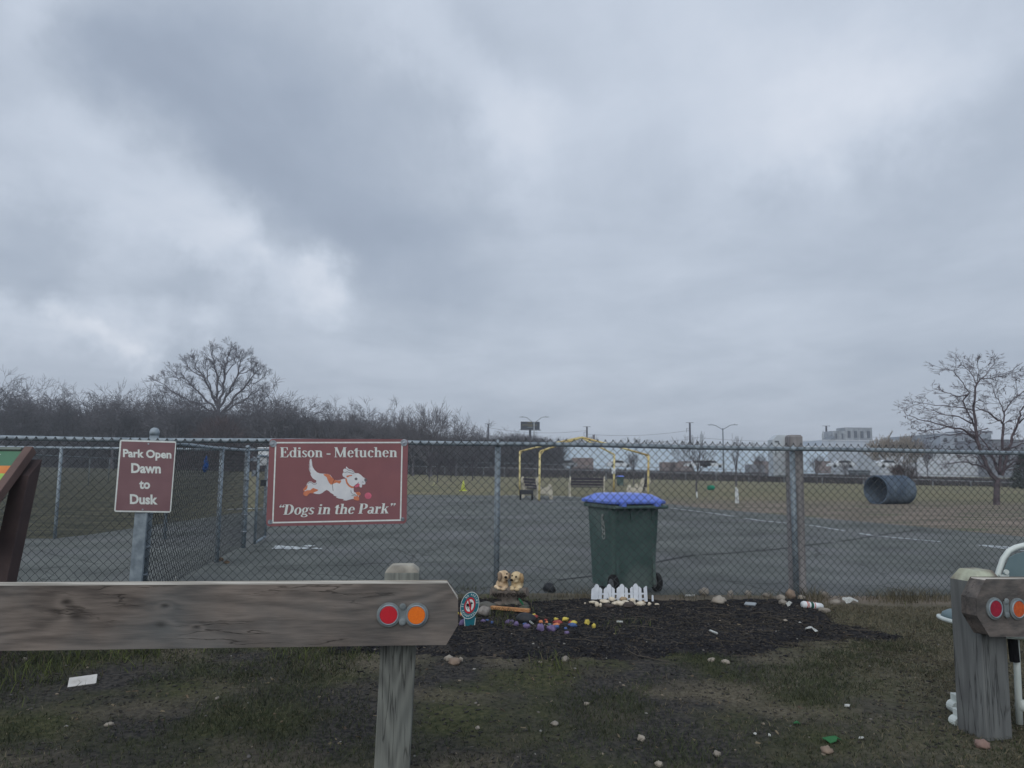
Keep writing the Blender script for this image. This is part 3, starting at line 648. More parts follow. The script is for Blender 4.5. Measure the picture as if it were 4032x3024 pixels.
# white box and dark box seen beside the dog sign: a notice cabinet on its post farther back
q = G(1060, 2030); cab = thing('notice_cabinet', (q.x, q.y, gz(q.x, q.y)), 'white metal cabinet on a post half hidden by the dog sign', 'cabinet')
c0 = P(1055, 1800, q.y)
mb = MB(); mb.box((c0.x, q.y, c0.z), (.42, .22, .42)); mb.box((c0.x, q.y, c0.z+.225), (.48, .28, .03)); bevel(mb.build('cabinet_body', whitepl, cab), .01)
mb = MB(); mb.box((c0.x, q.y, (c0.z-.21+gz(q.x, q.y))/2), (.09, .09, c0.z-.21-gz(q.x, q.y))); mb.build('post', galv, cab)
c1 = P(1045, 1901, q.y); mb = MB(); mb.box((c1.x, q.y-.10, c1.z), (.15, .10, .15)); bevel(mb.build('lock_box', flat('black_plastic', (.02, .022, .028)), cab), .006)

# fence closing the left-hand yard
def simple_fence(name, pts, h, label, post_xy, r=.02, mesh=True, rails=(1,), group=None, mt=None, pr=.028, wr=.0023, pitch=.0806):
    mt = mt or galv
    th = thing(name, (pts[0][0], pts[0][1], gz(*pts[0][:2])), label, 'fence', group)
    for fr in rails:
        mb = MB(); pp = []
        for (x0, y0), (x1, y1) in zip(pts, pts[1:]):
            for i in range(13): x, y = x0+(x1-x0)*i/12, y0+(y1-y0)*i/12; pp.append((x, y, gz(x, y)+h*fr))
        mb.tube(pp, r, 8); mb.build('top_rail' if fr == 1 else 'bottom_rail', mt, th, smooth=True)
    for x, y in post_xy:
        mb = MB(); mb.tube([(x, y, gz(x, y)-.03), (x, y, gz(x, y)+h+.02)], pr, 8); mb.build('post', mt, th, smooth=True)
    if mesh:
        al = MB()
        for (x0, y0), (x1, y1) in zip(pts, pts[1:]):
            c = chain((x0, y0, 0), (x1, y1, 0), lambda x, y: gz(x, y)+.03, lambda x, y: gz(x, y)+h+.01, pitch, wr)
            al.add(c.v, c.f)
        al.build('mesh', wired, th)
    return th
pb = G(215, 2124); e2 = (Sb.x-.02, Sb.y+1.3)
k = (e2[1]-pb.y)/(e2[0]-pb.x)
simple_fence('chain_link_fence', [(-11.5, pb.y+k*(-11.5-pb.x)), e2], 1.50, 'low chain-link fence closing the small yard behind the brown park hours sign',
             [(pb.x, pb.y), (pb.x-3, pb.y-3*k), (pb.x+1.75, pb.y+1.75*k)], r=.022)
simple_fence('chain_link_fence', [(-16.5, 25), (-32, 64)], 1.5, 'distant chain-link fence receding across the left-hand grass', [(-16.5-15.5*t, 25+39*t) for t in (0, .2, .4, .6, .8, 1)], r=.03, mesh=False, pr=.025, mt=nmat('dull_galvanised', lin((104, 112, 116)), None, 6))

# blue bag caught in the side fence
q = Sa+(Sb-Sa)*.42; mb = MB(); c = P(766, 1830, q.y)
mb.ell((q.x+.02, q.y, c.z), (.028, .03, .06), None, 10, 8, jit=.4, seed=3); mb.ell((q.x+.02, q.y, c.z+.06), (.013, .013, .04), None, 8, 6, jit=.4, seed=5)
mb.ell((q.x+.01, q.y-.01, c.z-.05), (.034, .02, .03), None, 8, 6, jit=.5, seed=8)
tag(mb.build('plastic_bag', nmat('blue_bag', (.03, .10, .30), (.02, .06, .2), 30, 3, .4), org=(q.x, q.y, c.z-.08)), 'crumpled blue plastic bag caught in the side fence', 'bag')

# ============================================================ dog-park sign on the fence
def S1(zx, zy, off=0): return FP(1000+zx/3.16, 1680+zy/3.16, .045+off)
cen = S1(1040, 690); dog = thing('dog_park_sign', cen, 'large brown sign with a running dog bolted to the fence', 'sign')
NRM = V((FM, -1, 0)).normalized()
def bil(c, u, v, off): # bilinear over 4 corners
    p = c[0]*(1-u)*(1-v)+c[1]*u*(1-v)+c[2]*u*v+c[3]*(1-u)*v; return p+NRM*off
cor = [S1(195, 150), S1(1919, 155), S1(1897, 1205), S1(150, 1241)]
def rcorner(c, rad, n=5):
    pts = []; w = (c[1]-c[0]).length; h = (c[3]-c[0]).length; ru, rv = rad/w, rad/h
    for (cu, cv, a0) in ((ru, rv, 180), (1-ru, rv, 270), (1-ru, 1-rv, 0), (ru, 1-rv, 90)):
        for i in range(n+1):
            t = radians(a0+90*i/n); pts.append(bil(c, cu+ru*cos(t), cv+rv*sin(t), 0))
    return pts
mb = MB(); mb.poly(rcorner(cor, .035), NRM, .004); 
pts = rcorner(cor, .035); tri = tessellate_polygon([pts]); mb.add(pts, [tuple(t)[::-1] for t in tri])
mb.build('panel', brown, dog)
def band(mb, c, uv0, uv1, off, mi=0):   # strip between two (u,v) rects edges
    pass
# border line
mb = MB(); oc = [S1(262, 190, .0055), S1(1852, 188, .0055), S1(1832, 1172, .0055), S1(225, 1204, .0055)]; ic = [S1(279, 208, .0055), S1(1835, 206, .0055), S1(1815, 1154, .0055), S1(243, 1185, .0055)]
mb.add(oc+ic, [(0, 1, 5, 4), (1, 2, 6, 5), (2, 3, 7, 6), (3, 0, 4, 7)]); mb.build('border', cream, dog)
def zpoly(mb, pts, off, f=S1): 
    q = [f(x, y, off) for x, y in pts]; mb.add(q, [tuple(t) for t in tessellate_polygon([q])])
def smooth2(pts, it=1):
    for _ in range(it):
        r = []
        for i in range(len(pts)):
            a, b = pts[i], pts[(i+1) % len(pts)]; r += [(a[0]*.75+b[0]*.25, a[1]*.75+b[1]*.25), (a[0]*.25+b[0]*.75, a[1]*.25+b[1]*.75)]
        pts = r
    return pts
body = [(712,398),(722,440),(725,480),(735,510),(755,540),(785,568),(820,582),(870,585),(920,588),(950,600),(980,640),(1000,660),(1040,668),(1080,660),(1110,650),(1135,648),(1140,640),(1105,615),(1100,590),(1108,572),(1120,570),(1108,550),(1115,530),(1130,520),(1146,527),(1144,507),(1152,495),(1165,512),(1185,528),(1212,532),(1240,550),(1255,577),(1300,580),(1330,600),(1360,630),(1385,642),(1402,650),(1400,680),(1386,695),(1385,715),(1365,722),(1346,718),(1345,735),(1342,756),(1320,756),(1308,735),(1285,725),(1262,728),(1240,742),(1240,765),(1240,792),(1246,815),(1270,820),(1292,812),(1315,814),(1328,832),(1322,850),(1302,862),(1310,890),(1306,914),(1285,918),(1245,908),(1238,896),(1200,905),(1148,920),(1105,914),(1120,902),(1060,895),(1020,880),(1032,872),(990,855),(992,845),(950,820),(930,800),(905,787),(880,800),(850,825),(820,838),(780,838),(740,828),(700,825),(680,840),(660,862),(640,862),(622,850),(610,838),(618,818),(640,805),(615,797),(612,780),(635,755),(655,730),(662,705),(685,683),(715,683),(738,700),(762,702),(776,690),(775,670),(750,655),(728,640),(712,612),(700,588),(712,586),(696,560),(680,515),(692,518),(683,470),(694,474),(690,440),(697,408)]
mb = MB(); zpoly(mb, body, .0056); mb.build('dog_emblem', dogw, dog)
mb = MB()
for pl in ([(865,590),(900,587),(940,595),(965,625),(1000,660),(1040,670),(1080,665),(1085,685),(1065,710),(1030,695),(1000,705),(960,722),(935,700),(915,660),(905,630),(870,605)],
           [(1135,640),(1155,645),(1165,690),(1190,725),(1215,740),(1240,744),(1240,765),(1215,765),(1180,745),(1150,710),(1138,670)],
           [(1150,610),(1185,603),(1220,600),(1222,612),(1190,618),(1165,632),(1152,628)],
           [(668,722),(665,760),(650,785),(615,803),(611,788),(625,765),(645,742)],
           [(735,762),(800,785),(790,800),(750,815),(735,830),(700,827),(680,840),(662,863),(636,863),(609,840),(619,812),(660,790),(700,790)],
           [(1262,820),(1300,809),(1327,825),(1326,850),(1290,860),(1275,840)], [(1240,870),(1290,862),(1309,880),(1309,916),(1285,920),(1243,908)]):
    zpoly(mb, pl, .0062)
mb.build('orange_patches', orangep, dog)
def disc(cx, cy, rx, ry=None, n=24): ry = ry or rx; return [(cx+rx*cos(2*pi*i/n), cy+ry*sin(2*pi*i/n)) for i in range(n)]
mb = MB(); zpoly(mb, disc(1270, 650, 18, 16), .0064); mb.build('eye', graym, dog)
mb = MB(); zpoly(mb, [(1375,642),(1404,648),(1404,670),(1388,692),(1372,668)], .0064)
for q in ((1350, 684), (1362, 692), (1346, 698)): zpoly(mb, disc(*q, 4), .0064)
mb.build('nose', graym, dog)
mb = MB(); zpoly(mb, [(1253,740),(1275,712),(1300,703),(1317,720),(1308,745),(1275,757),(1256,752)], .0064); mb.build('tongue', pinkm, dog)
mb = MB(); zpoly(mb, disc(1420, 860, 43, 40), .0058); mb.build('pink_ball', pinkm, dog)
def stroke(mb, pts, w, off, f=S1):
    L_ = []; R_ = []
    for i, (x, y) in enumerate(pts):
        a = pts[max(0, i-1)]; b = pts[min(len(pts)-1, i+1)]; dx, dy = b[0]-a[0], b[1]-a[1]; n = sqrt(dx*dx+dy*dy) or 1
        L_.append((x-dy/n*w, y+dx/n*w)); R_.append((x+dy/n*w, y-dx/n*w))
    q = [f(*p, off) for p in L_]+[f(*p, off) for p in R_[::-1]]; k = len(pts)
    mb.add(q, [(i, i+1, 2*k-2-i, 2*k-1-i) for i in range(k-1)])
mb = MB()
for s_ in ([(1125,570),(1160,562),(1200,575),(1235,580),(1250,578)], [(1150,522),(1180,545),(1215,548),(1240,566)], [(668,712),(690,692),(715,695),(740,716),(770,714),(782,702)], [(1205,790),(1210,820),(1225,838),(1265,842)], [(1215,860),(1250,852),(1290,862)], [(1255,728),(1285,718),(1300,690)], [(690,520),(702,548)], [(690,475),(700,505)], [(1008, 648), (985, 690), (975, 730), (985, 800)]):
    stroke(mb, s_, 2.4, .0066)
mb.build('ink_lines', darkl, dog)
def txt_line(mb, t, x0, y0, x1, y1, cap, slant, f, off, sgn=1):
    w = serif_w(t); kx = (x1-x0)/w
    def fn(x, y, e): 
        X_ = x0+x*kx; Y_ = y0+(y1-y0)*(x/w)-y*cap; return f(X_, Y_, off+e)
    serif(mb, t, fn, slant)
mb = MB(); txt_line(mb, 'Edison - Metuchen', 324, 381, 1788, 379, 124, 0, S1, .0062)
mb.build('lettering', cream, dog)
mb = MB(); txt_line(mb, '“Dogs in the Park”', 296, 1096, 1745, 1078, 126, .16, S1, .0062)
mb.build('lettering', cream, dog)
for (x, y, r_) in ((238, 212, .0118), (1868, 200, .0118), (202, 1186, .0075), (1850, 1152, .0065)):
    c = S1(x, y, .004); mb = MB(); r_ *= 2.9; mb.tube([c, c+NRM*.004, c+NRM*.005], [r_, r_, r_*.9], 20); mb.tube([c+NRM*.004, c+NRM*.009, c+NRM*.011], [r_*.36, r_*.32, r_*.1], 10)
    mb.build('bolt', bolt, dog, smooth=False)

# ============================================================ park hours sign on the corner post
def S2(zx, zy, off=0): return PL(zx/2.011, 1300+zy/2.011, pc.y-.075-FM*pc.x, FM, off)
hrs = thing('park_hours_sign', S2(1150, 1160), 'upright brown sign reading Park Open Dawn to Dusk on the fence corner post', 'sign')
cor2 = [S2(951, 867), S2(1397, 880), S2(1353, 1445), S2(904, 1438)]
pts = rcorner(cor2, .018, 4); mb = MB(); mb.poly(pts, NRM, .003); mb.add(pts, [tuple(t)[::-1] for t in tessellate_polygon([pts])])
mb.build('border', cream, hrs)
mb = MB(); pts = [S2(*q, .0045) for q in ((962, 880), (1387, 892), (1344, 1433), (915, 1427))]; mb.add(pts, [(0, 1, 2, 3)]); mb.build('panel', nmat('brown_sign_small', lin((128, 98, 102)), lin((120, 90, 95)), 5, 4, .6), hrs)
mb = MB()
for t, x0, x1, y0, y1, cap in (('Park Open', 975, 1356, 1002, 1014, 60), ('Dawn', 1040, 1272, 1127, 1131, 73), ('to', 1103, 1187, 1253, 1254, 70), ('Dusk', 1030, 1244, 1373, 1377, 73)):
    a, b = twidth(t, .02)
    def fn(x, y, t=t, x0=x0, x1=x1, y0=y0, y1=y1, cap=cap, a=a, b=b):
        u = (x-a)/(b-a); yy = y0+(y1-y0)*u-y*cap/.70; return S2(x0+(x1-x0)*u-(yy-1150)*.0, yy, .0056)
    put_text(mb, t, fn, bold=.036)
mb.build('lettering', cream, hrs)
mb = MB()
for q in ((1176, 900), (1130, 1420)):
    c = S2(*q, .004); mb.tube([c, c+NRM*.004], .008, 10)
mb.build('bolt', bolt, hrs)

# ============================================================ wooden barriers with reflectors
def barrier(label, pts, plane, th, post, reflect, ext=None, knots=(), wc=None, pc_=None, vg=None):
    y0, mm = plane; nr = V((mm, -1, 0)).normalized()
    fr = [PL(x, y, y0, mm) for x, y in pts]
    base = post['c']
    root = thing('wooden_barrier', (base[0], base[1], gz(base[0], base[1])), label, 'barrier', 'weathered wooden vehicle barriers')
    bk = [p-nr*th for p in fr]; n = len(pts); tri = [tuple(t) for t in tessellate_polygon([fr])]
    mb = MB(); mb.add(fr+bk, tri+[tuple(i+n for i in t)[::-1] for t in tri]+[(i, (i+1) % n, (i+1) % n+n, i+n) for i in range(n)])
    nt_ = len(tri); mb.m = [0]*(2*nt_)+[1 if i in ext else 0 for i in range(n)]
    ks = [((PL(x, y, y0, mm)-V(wloc(root)))[:], r_) for x, y, r_ in knots]
    o = mb.build('rail', [woodmat('rail_timber', *wc, 'X', ks), woodt], root); bevel(o, .005)
    # post
    cx, cy = base[0], base[1]; w = post['w']/2; M = RZ(math.atan(mm)); zt = post['top']; zb = gz(cx, cy)-.08; ch = post['ch']
    rings = []
    for z, s in ((zb, 1), (zt-ch, 1), (zt, .62)):
        ring = []
        for a, b in ((-1, -1), (1, -1), (1, 1), (-1, 1)):
            v = M @ V((a*w*s, b*w*s, 0)); ring.append((cx+v.x+post.get('lean', 0)*(zt-z), cy+v.y, z))
        rings.append(ring)
    mb = MB(); mb.loft(rings); mb.m[-1] = 1; 
    for i in range(4, 8): mb.m[i] = 1
    bevel(mb.build('post', [woodmat('post_timber', *pc_, 'Z', vg=vg), post['tm']], root), .006)
    ux = V((1, mm, 0)).normalized()
    plate = MB(); cs = []
    for (x, y, rx, col) in reflect:
        c = PL(x, y, y0, mm, .001); cs.append(c); plate.tube([c, c+nr*.006, c+nr*.008], [.053, .053, .047], 28)
        ring = MB(); rg_ = []
        for k in range(28):
            t = 2*pi*k/28; dd = ux*cos(t)+V((0, 0, 1))*sin(t)
            rg_.append([c+nr*.008+dd*.0445, c+nr*.013+dd*.0435, c+nr*.013+dd*.0395, c+nr*.008+dd*.0385])
        for k in range(28):
            a, b = rg_[k], rg_[(k+1) % 28]
            ring.add(a+b, [(0, 1, 5, 4), (1, 2, 6, 5), (2, 3, 7, 6)])
        f = ring.build('reflector_rim', galv, root, smooth=True)
        lens = MB(); lens.tube([c+nr*.008, c+nr*.0105, c+nr*.0115], [.0385, .0385, .036], 28); lens.build('reflector_lens', col, root)
    mid = (cs[0]+cs[1])/2; plate.box(mid+nr*.003, (.03, .006, .07), RZ(math.atan(mm)))
    plate.build('reflector_plate', galvd, root)
    for dz in (.036, -.030):
        c = mid+V((0, 0, dz))+nr*.006; mb = MB(); mb.tube([c, c+nr*.003, c+nr*.006], [.015, .015, .008], 14); mb.build('bolt', galvd, root)
    return root
galvd = nmat('dull_zinc', lin((124, 132, 134)), lin((98, 106, 108)), 20, 5, .65, .15)
redl = nmat('red_lens', lin((198, 34, 48)), lin((180, 26, 40)), 260, 2, .35, spec=.5)
orl = nmat('orange_lens', lin((240, 124, 30)), lin((225, 106, 22)), 260, 2, .35, spec=.5)
redd = nmat('red_lens_dirty', lin((158, 34, 58)), lin((138, 28, 50)), 60, 4, .5)
ord_ = nmat('orange_lens_dirty', lin((204, 98, 48)), lin((180, 78, 40)), 60, 4, .5)
pa = PL(1521, 2263, RY0+.095+.075, RM); pb_ = PL(1653, 2263, RY0+.095+.075, RM)
cxy = (pa+pb_)/2
p1 = dict(c=(cxy.x-.002, cxy.y+.005), w=.158, top=PL(1585, 2215, RY0+.24, RM).z, ch=.028, tm=nmat('post_top', lin((168, 164, 152)), lin((112, 108, 100)), 9, 6, .9, .4), lean=-.028)
barrier('weathered wooden barrier with bright red and orange reflectors, in the left foreground',
        [(-420, 2308), (1761, 2299), (1804, 2361), (1803, 2461), (1755, 2537), (-420, 2566)], (RY0, RM), .095, p1,
        [(1530.7, 2419.8, 36, redl), (1639.8, 2421, 36, orl)], ext=(0, 1), knots=[(262, 2372, .016), (302, 2425, .022), (650, 2386, .016), (632, 2462, .022), (775, 2470, .012)],
        wc=(lin((138, 128, 120)), lin((88, 82, 78)), lin((100, 106, 108))), pc_=(lin((132, 135, 129)), lin((90, 92, 89)), lin((104, 112, 109))), vg=.004)
Q0 = P(3849, 2390, 3.72); qm = .33; q0 = Q0.y-qm*Q0.x
pa = PL(3835, 2260, q0+.085, qm); pbb = V((pa.x+.085, 0, 0)); cy_ = q0+.085+.085*1.05+qm*pbb.x
p2 = dict(c=(pbb.x-.005, cy_), w=.168, top=P(3850, 2240, cy_).z, ch=.055, tm=nmat('lichen_wood', lin((150, 150, 132)), lin((110, 104, 96)), 9, 6, .95, c3=lin((186, 192, 172)), s3=6), lean=.0)
barrier('weathered wooden barrier with faded red and orange reflectors, cut by the right edge',
        [(3883, 2284), (4500, 2281), (4500, 2505), (3898, 2503), (3851, 2426), (3848, 2356)], (q0, qm), .085, p2,
        [(3914, 2395.6, 36, redd), (4004.5, 2397, 36, ord_)], ext=(0,),
        wc=(lin((128, 118, 112)), lin((74, 70, 68)), lin((98, 102, 102))), pc_=(lin((118, 121, 120)), lin((92, 94, 94)), lin((106, 110, 110))))

# ============================================================ information panel cut by the left edge
pan = thing('information_panel', (-3.7, 4.85, gz(-3.7, 4.85)), 'slanted green information panel in a brown frame at the left edge', 'information board')
brf = nmat('brown_frame', lin((104, 84, 78)), lin((88, 70, 66)), 6, 5, .6)
ptop = P(138, 1770, 5.0); ptop = V((ptop.x, 5.0, ptop.z)); dn = V((0, -.57, -.57)).normalized(); nn = V((0, -.57, .57)).normalized(); wd = 1.0; ln = .78
def IP(u, v, off=0): return V((ptop.x-u, ptop.y, ptop.z))+dn*v+nn*off
fm = Matrix((V((1, 0, 0)), dn, nn)).transposed()
for u in (.028, wd-.028): mb = MB(); mb.box(IP(u, ln/2), (.055, ln, .06), fm); bevel(mb.build('side_frame', brf, pan), .004)
mb = MB(); mb.box(IP(wd/2, .015), (wd-.15, .022, .05), fm); mb.box(IP(wd/2, ln-.03), (wd-.15, .05, .07), fm); mb.build('cross_frame', nmat('panel_edge', lin((110, 118, 112)), None, 6), pan)
def psheet(nm, v0, v1, col, o=.012, u0=.056, u1=.944):
    mb = MB(); mb.add([IP(u0, v0, o), IP(u1, v0, o), IP(u1, v1, o), IP(u0, v1, o)], [(0, 1, 2, 3)]); return mb.build(nm, col, pan)
mb = MB(); mb.box(IP(wd/2, ln/2, .0), (wd-.15, ln-.06, .018), fm); mb.build('panel', flat('panel_green', lin((70, 108, 84))), pan)
psheet('header_band', .03, .165, nmat('panel_header', lin((84, 122, 98)), lin((76, 112, 92)), 4))
psheet('orange_band', .165, .235, nmat('panel_orange', lin((196, 104, 70)), lin((206, 150, 80)), 5), .0125)
psheet('lime_sheet', .235, .72, nmat('panel_lime', lin((150, 186, 96)), lin((132, 172, 92)), 3), .013)
mb = MB(); a, b = twidth('k'); put_text(mb, 'k', lambda x, y: IP(.225-(x*.062), .098-y*.075-.0, .0145)+V((y*.012, 0, 0)), bold=.03); mb.build('lettering', cream, pan)
mb = MB()
for i in range(6): mb.add([IP(.21, .30+i*.028, .0145), IP(.33-.03*(i % 3), .30+i*.028, .0145), IP(.33-.03*(i % 3), .306+i*.028, .0145), IP(.21, .306+i*.028, .0145)], [(0, 1, 2, 3)])
mb.build('printed_lines', flat('print_dark', lin((96, 120, 70))), pan)
mb = MB(); c = IP(.245, .19, .015); mb.tube([c, c+nn*.001], .03, 20); mb.build('round_emblem', cream, pan)
for u in (.02, wd-.10):
    t = IP(u, .10, -.06); b_ = V((t.x-.02, 4.72, gz(t.x, 4.72)-.05)); mb = MB(); w = .055
    mb.loft([[(b_.x-w, b_.y-.05, b_.z), (b_.x+w, b_.y-.05, b_.z), (b_.x+w, b_.y+.05, b_.z), (b_.x-w, b_.y+.05, b_.z)], [(t.x-w, t.y-.07, t.z-.06), (t.x+w, t.y-.07, t.z-.06), (t.x+w, t.y+.06, t.z+.05), (t.x-w, t.y+.06, t.z+.05)]])
    bevel(mb.build('leg', nmat('brown_leg', lin((76, 62, 60)), lin((64, 52, 52)), 6, 5, .7), pan), .004)

# ============================================================ wheeled bin behind the fence
def rrect(w, d, r, z, c, M, n=4, sx=0, sy=0):
    o = []
    for (a, b, t0) in ((1, 1, 0), (-1, 1, 90), (-1, -1, 180), (1, -1, 270)):
        for i in range(n+1):
            t = radians(t0+90*i/n); v = M @ V((a*(w/2-r)+r*cos(t)+sx, b*(d/2-r)+r*sin(t)+sy, 0)); o.append((c[0]+v.x, c[1]+v.y, z))
    return o
def wheelie_bin(c, yaw, s, label, wheels=True):
    z0 = gz(c[0], c[1])+.01; root = thing('wheeled_bin', (c[0], c[1], z0), label, 'rubbish bin'); M = RZ(yaw)
    gr = nmat('bin_green', lin((80, 102, 98)), lin((62, 84, 80)), 5, 8, .6, .15, c3=lin((98, 112, 108)), s3=2.2, lo=.3, hi=.7); bl = nmat('lid_blue', lin((112, 138, 228)), lin((98, 124, 216)), 3, 3, .4, spec=.5)
    z = lambda h: z0+h*s
    mb = MB(); mb.loft([rrect(.51*s, .50*s, .05*s, z(.05), c, M), rrect(.53*s, .53*s, .06*s, z(.30), c, M), rrect(.555*s, .57*s, .06*s, z(.62), c, M), rrect(.57*s, .60*s, .06*s, z(.86), c, M)])
    mb.loft([rrect(.615*s, .66*s, .05*s, z(.855), c, M), rrect(.63*s, .68*s, .05*s, z(.865), c, M), rrect(.63*s, .68*s, .05*s, z(.895), c, M), rrect(.60*s, .64*s, .05*s, z(.905), c, M)])
    mb.build('bin_body', gr, root, smooth=False)
    # moulded ribs and grip recess on the near side
    mb = MB()
    def loc(x, y, h): v = M @ V((x*s, y*s, 0)); return (c[0]+v.x, c[1]+v.y, z(h))
    for x in (-.20, -.06, .19): mb.box(loc(x, -.300, .80), (.028*s, .028*s, .12*s), M)
    for x in (-.21, .21): mb.box(loc(x, -.262, .36), (.03*s, .03*s, .56*s), M @ RX(-.095))
    mb.build('moulded_rib', gr, root)
    mb = MB(); mb.tube([loc(-.30, -.38, .875), loc(.32, -.38, .875)], .017*s, 10)
    for x in (-.27, 0, .27): mb.box(loc(x, -.355, .875), (.03*s, .06*s, .03*s), M)
    mb.build('handle', gr, root, smooth=False)
    mb = MB(); mb.loft([rrect(.645*s, .72*s, .06*s, z(.905), c, M, sy=.0), rrect(.66*s, .74*s, .06*s, z(.915), c, M), rrect(.66*s, .74*s, .06*s, z(.935), c, M), rrect(.60*s, .66*s, .09*s, z(.962), c, M), rrect(.50*s, .50*s, .10*s, z(1.0), c, M), rrect(.40*s, .40*s, .10*s, z(1.008), c, M)])
    for x in (-.2, .2): mb.box(loc(x, -.375, .905), (.06*s, .05*s, .045*s), M)
    lid = mb.build('lid', bl, root, smooth=False)
    if wheels:
        for x in (-.25, .25):
            mb = MB(); a, b = V(loc(x-.025, -.26, .10)), V(loc(x+.025, -.26, .10))
            mb.tube([a, a+(b-a)*.15, b-(b-a)*.15, b], [.085*s, .096*s, .096*s, .085*s], 22); w_ = mb.build('wheel', flat('tyre', (.025, .026, .028)), root)
            mb = MB(); mb.tube([a-(b-a)*.08, a], .055*s, 14); mb.build('wheel_hub', flat('hub_grey', (.16, .17, .18)), w_)
    return root, loc, M, z
q = G(2440, 2330); bc = (P(2452, 2100, 8.12).x, 8.12)
binr, loc, M, z = wheelie_bin(bc, radians(20), 1.0, 'green wheeled bin with a blue lid just behind the fence')
# scuffed pale marking on the bin's left face
mb = MB(); nl = M @ V((-1, 0, 0))
for k, (yy, hh, rr) in enumerate(((-.10, .70, .022), (-.10, .66, .030), (-.105, .61, .026), (-.10, .57, .032), (-.10, .78, .014), (-.08, .745, .016))):
    x_ = -(.245+.07*(hh-.30)/.56*.5)-.004
    for j in range(7):
        t = 2*pi*j/7+k; p = V(loc(x_-.012, yy+rr*cos(t), hh+rr*sin(t))); q2 = V(loc(x_-.012, yy+rr*cos(t+.7), hh+rr*sin(t+.7)))
        mb.tube([p, q2], .0055, 4)
mb.build('scuffed_marking', flat('scuff', (.34, .36, .35)), binr)

# ============================================================ grey box on a wooden post by the fence (right of the bin)
bx0 = P(3118, 1720, 8.05); cab = thing('post_box', (bx0.x, 8.05, gz(bx0.x, 8.05)), 'white box with a slanted top on a square wooden post behind the fence', 'post box')
mb = MB(); w = .068; bt = gz(bx0.x, 8.05)-.05; ztp = P(3118, 1713, 8.0).z
mb.loft([[(bx0.x-w-.012, 8.0-w, bt), (bx0.x+w-.012, 8.0-w, bt), (bx0.x+w-.012, 8.0+w, bt), (bx0.x-w-.012, 8.0+w, bt)], [(bx0.x-w, 8.0-w, ztp-.02), (bx0.x+w, 8.0-w, ztp-.02), (bx0.x+w, 8.0+w, ztp-.02), (bx0.x-w, 8.0+w, ztp-.02)], [(bx0.x-w*.8, 8.0-w*.8, ztp), (bx0.x+w*.8, 8.0-w*.8, ztp), (bx0.x+w*.8, 8.0+w*.8, ztp), (bx0.x-w*.8, 8.0+w*.8, ztp)]])
mb.build('post', nmat('grey_post', lin((150, 148, 148)), lin((118, 116, 117)), 3, 7, .9, .3, st=(8, 8, 1)), cab)
xa, xb = P(3040, 1800, 8.1).x, P(3158, 1800, 8.1).x; za, zb = P(3100, 1877, 8.1).z, P(3100, 1712, 8.1).z
mb = MB(); y0_, y1_ = 8.0+w+.003, 8.0+w+.16
prof = [(xa, za), (xb, za), (xb, zb-.01), (xb-.04, zb), (xa+.055, zb), (xa, zb-.055)]
mb.loft([[(x, y0_, zz) for x, zz in prof], [(x, y1_, zz) for x, zz in prof]])
bevel(mb.build('box_body', nmat('white_box', lin((196, 204, 210)), lin((180, 188, 195)), 5, 4, .5), cab), .006)
mb = MB(); mb.box((xa+.045, y0_-.004, zb-.075), (.045, .004, .018)); mb.box((xa+.03, y0_-.004, za+.26), (.008, .006, .05)); mb.box(((xa+xb)/2, y0_-.004, za+.012), (xb-xa-.02, .004, .006)); mb.build('latch_and_label', flat('label_grey', (.18, .2, .22)), cab)

# ============================================================ garden ornaments
tan = nmat('statue_tan', lin((198, 174, 142)), lin((172, 148, 118)), 26, 5, .75, .2, c3=lin((222, 200, 168)), s3=14)
tan2 = nmat('statue_cream', lin((214, 196, 160)), lin((196, 174, 136)), 26, 5, .75, .2)
earm = nmat('statue_ear', lin((150, 132, 112)), lin((120, 102, 84)), 30, 4, .8)
earm2 = nmat('statue_ear_tan', lin((176, 150, 112)), lin((138, 112, 80)), 30, 4, .8)
blk = flat('statue_black', (.03, .024, .02))
g0_ = G(2006, 2392); SY = g0_.y
st = thing('welcome_puppies_statue', (g0_.x, SY, gtop(g0_.x, SY)), 'statue of two cream puppies leaning on a brown welcome log', 'garden statue')
sc_ = F/SY/1.0
def SP(zx, zy, dy=0): return P(1750+zx/4.424, 2200+zy/4.424, SY+dy)     # pixel of the close view at the statue's distance
px = SY/F/4.424                                                          # metres per close-view pixel
def remesh(o, vx=.0035):
    md = o.modifiers.new('remesh', 'REMESH'); md.mode = 'VOXEL'; md.voxel_size = vx; md.use_smooth_shade = True
    s = o.modifiers.new('smooth', 'SMOOTH'); s.iterations = 3; s.factor = .6
def E(mb, x, y, rx, ry, dy=0, rd=None, rot=0, jit=0):
    mb.ell(SP(x, y, dy), (rx*px, (rd or rx)*px, ry*px), RY(rot), 16, 12, 0, jit, x)
# left puppy (looks up to the right), right puppy (looks left)
mb = MB(); E(mb, 1005, 460, 110, 120, .02, 80); E(mb, 1030, 340, 75, 85, .0, 70); E(mb, 1040, 285, 82, 82, -.005, 75); E(mb, 1075, 325, 45, 48, -.035, 45); E(mb, 1070, 365, 40, 32, -.025, 40)
E(mb, 905, 490, 42, 36, -.02, 40, .3); E(mb, 950, 520, 40, 26, -.045, 36, .2); E(mb, 1060, 495, 48, 42, -.02, 42); E(mb, 1025, 528, 42, 30, -.05, 36); E(mb, 1000, 250, 60, 40, 0, 60)
o = mb.build('puppy', tan, st); remesh(o); pup1 = o
mb = MB(); E(mb, 1270, 440, 105, 110, .02, 80); E(mb, 1275, 370, 85, 70, .01, 75); E(mb, 1255, 305, 95, 82, -.005, 80); E(mb, 1205, 345, 48, 46, -.03, 46); E(mb, 1190, 370, 38, 34, -.03, 36); E(mb, 1240, 385, 60, 42, -.02, 50)
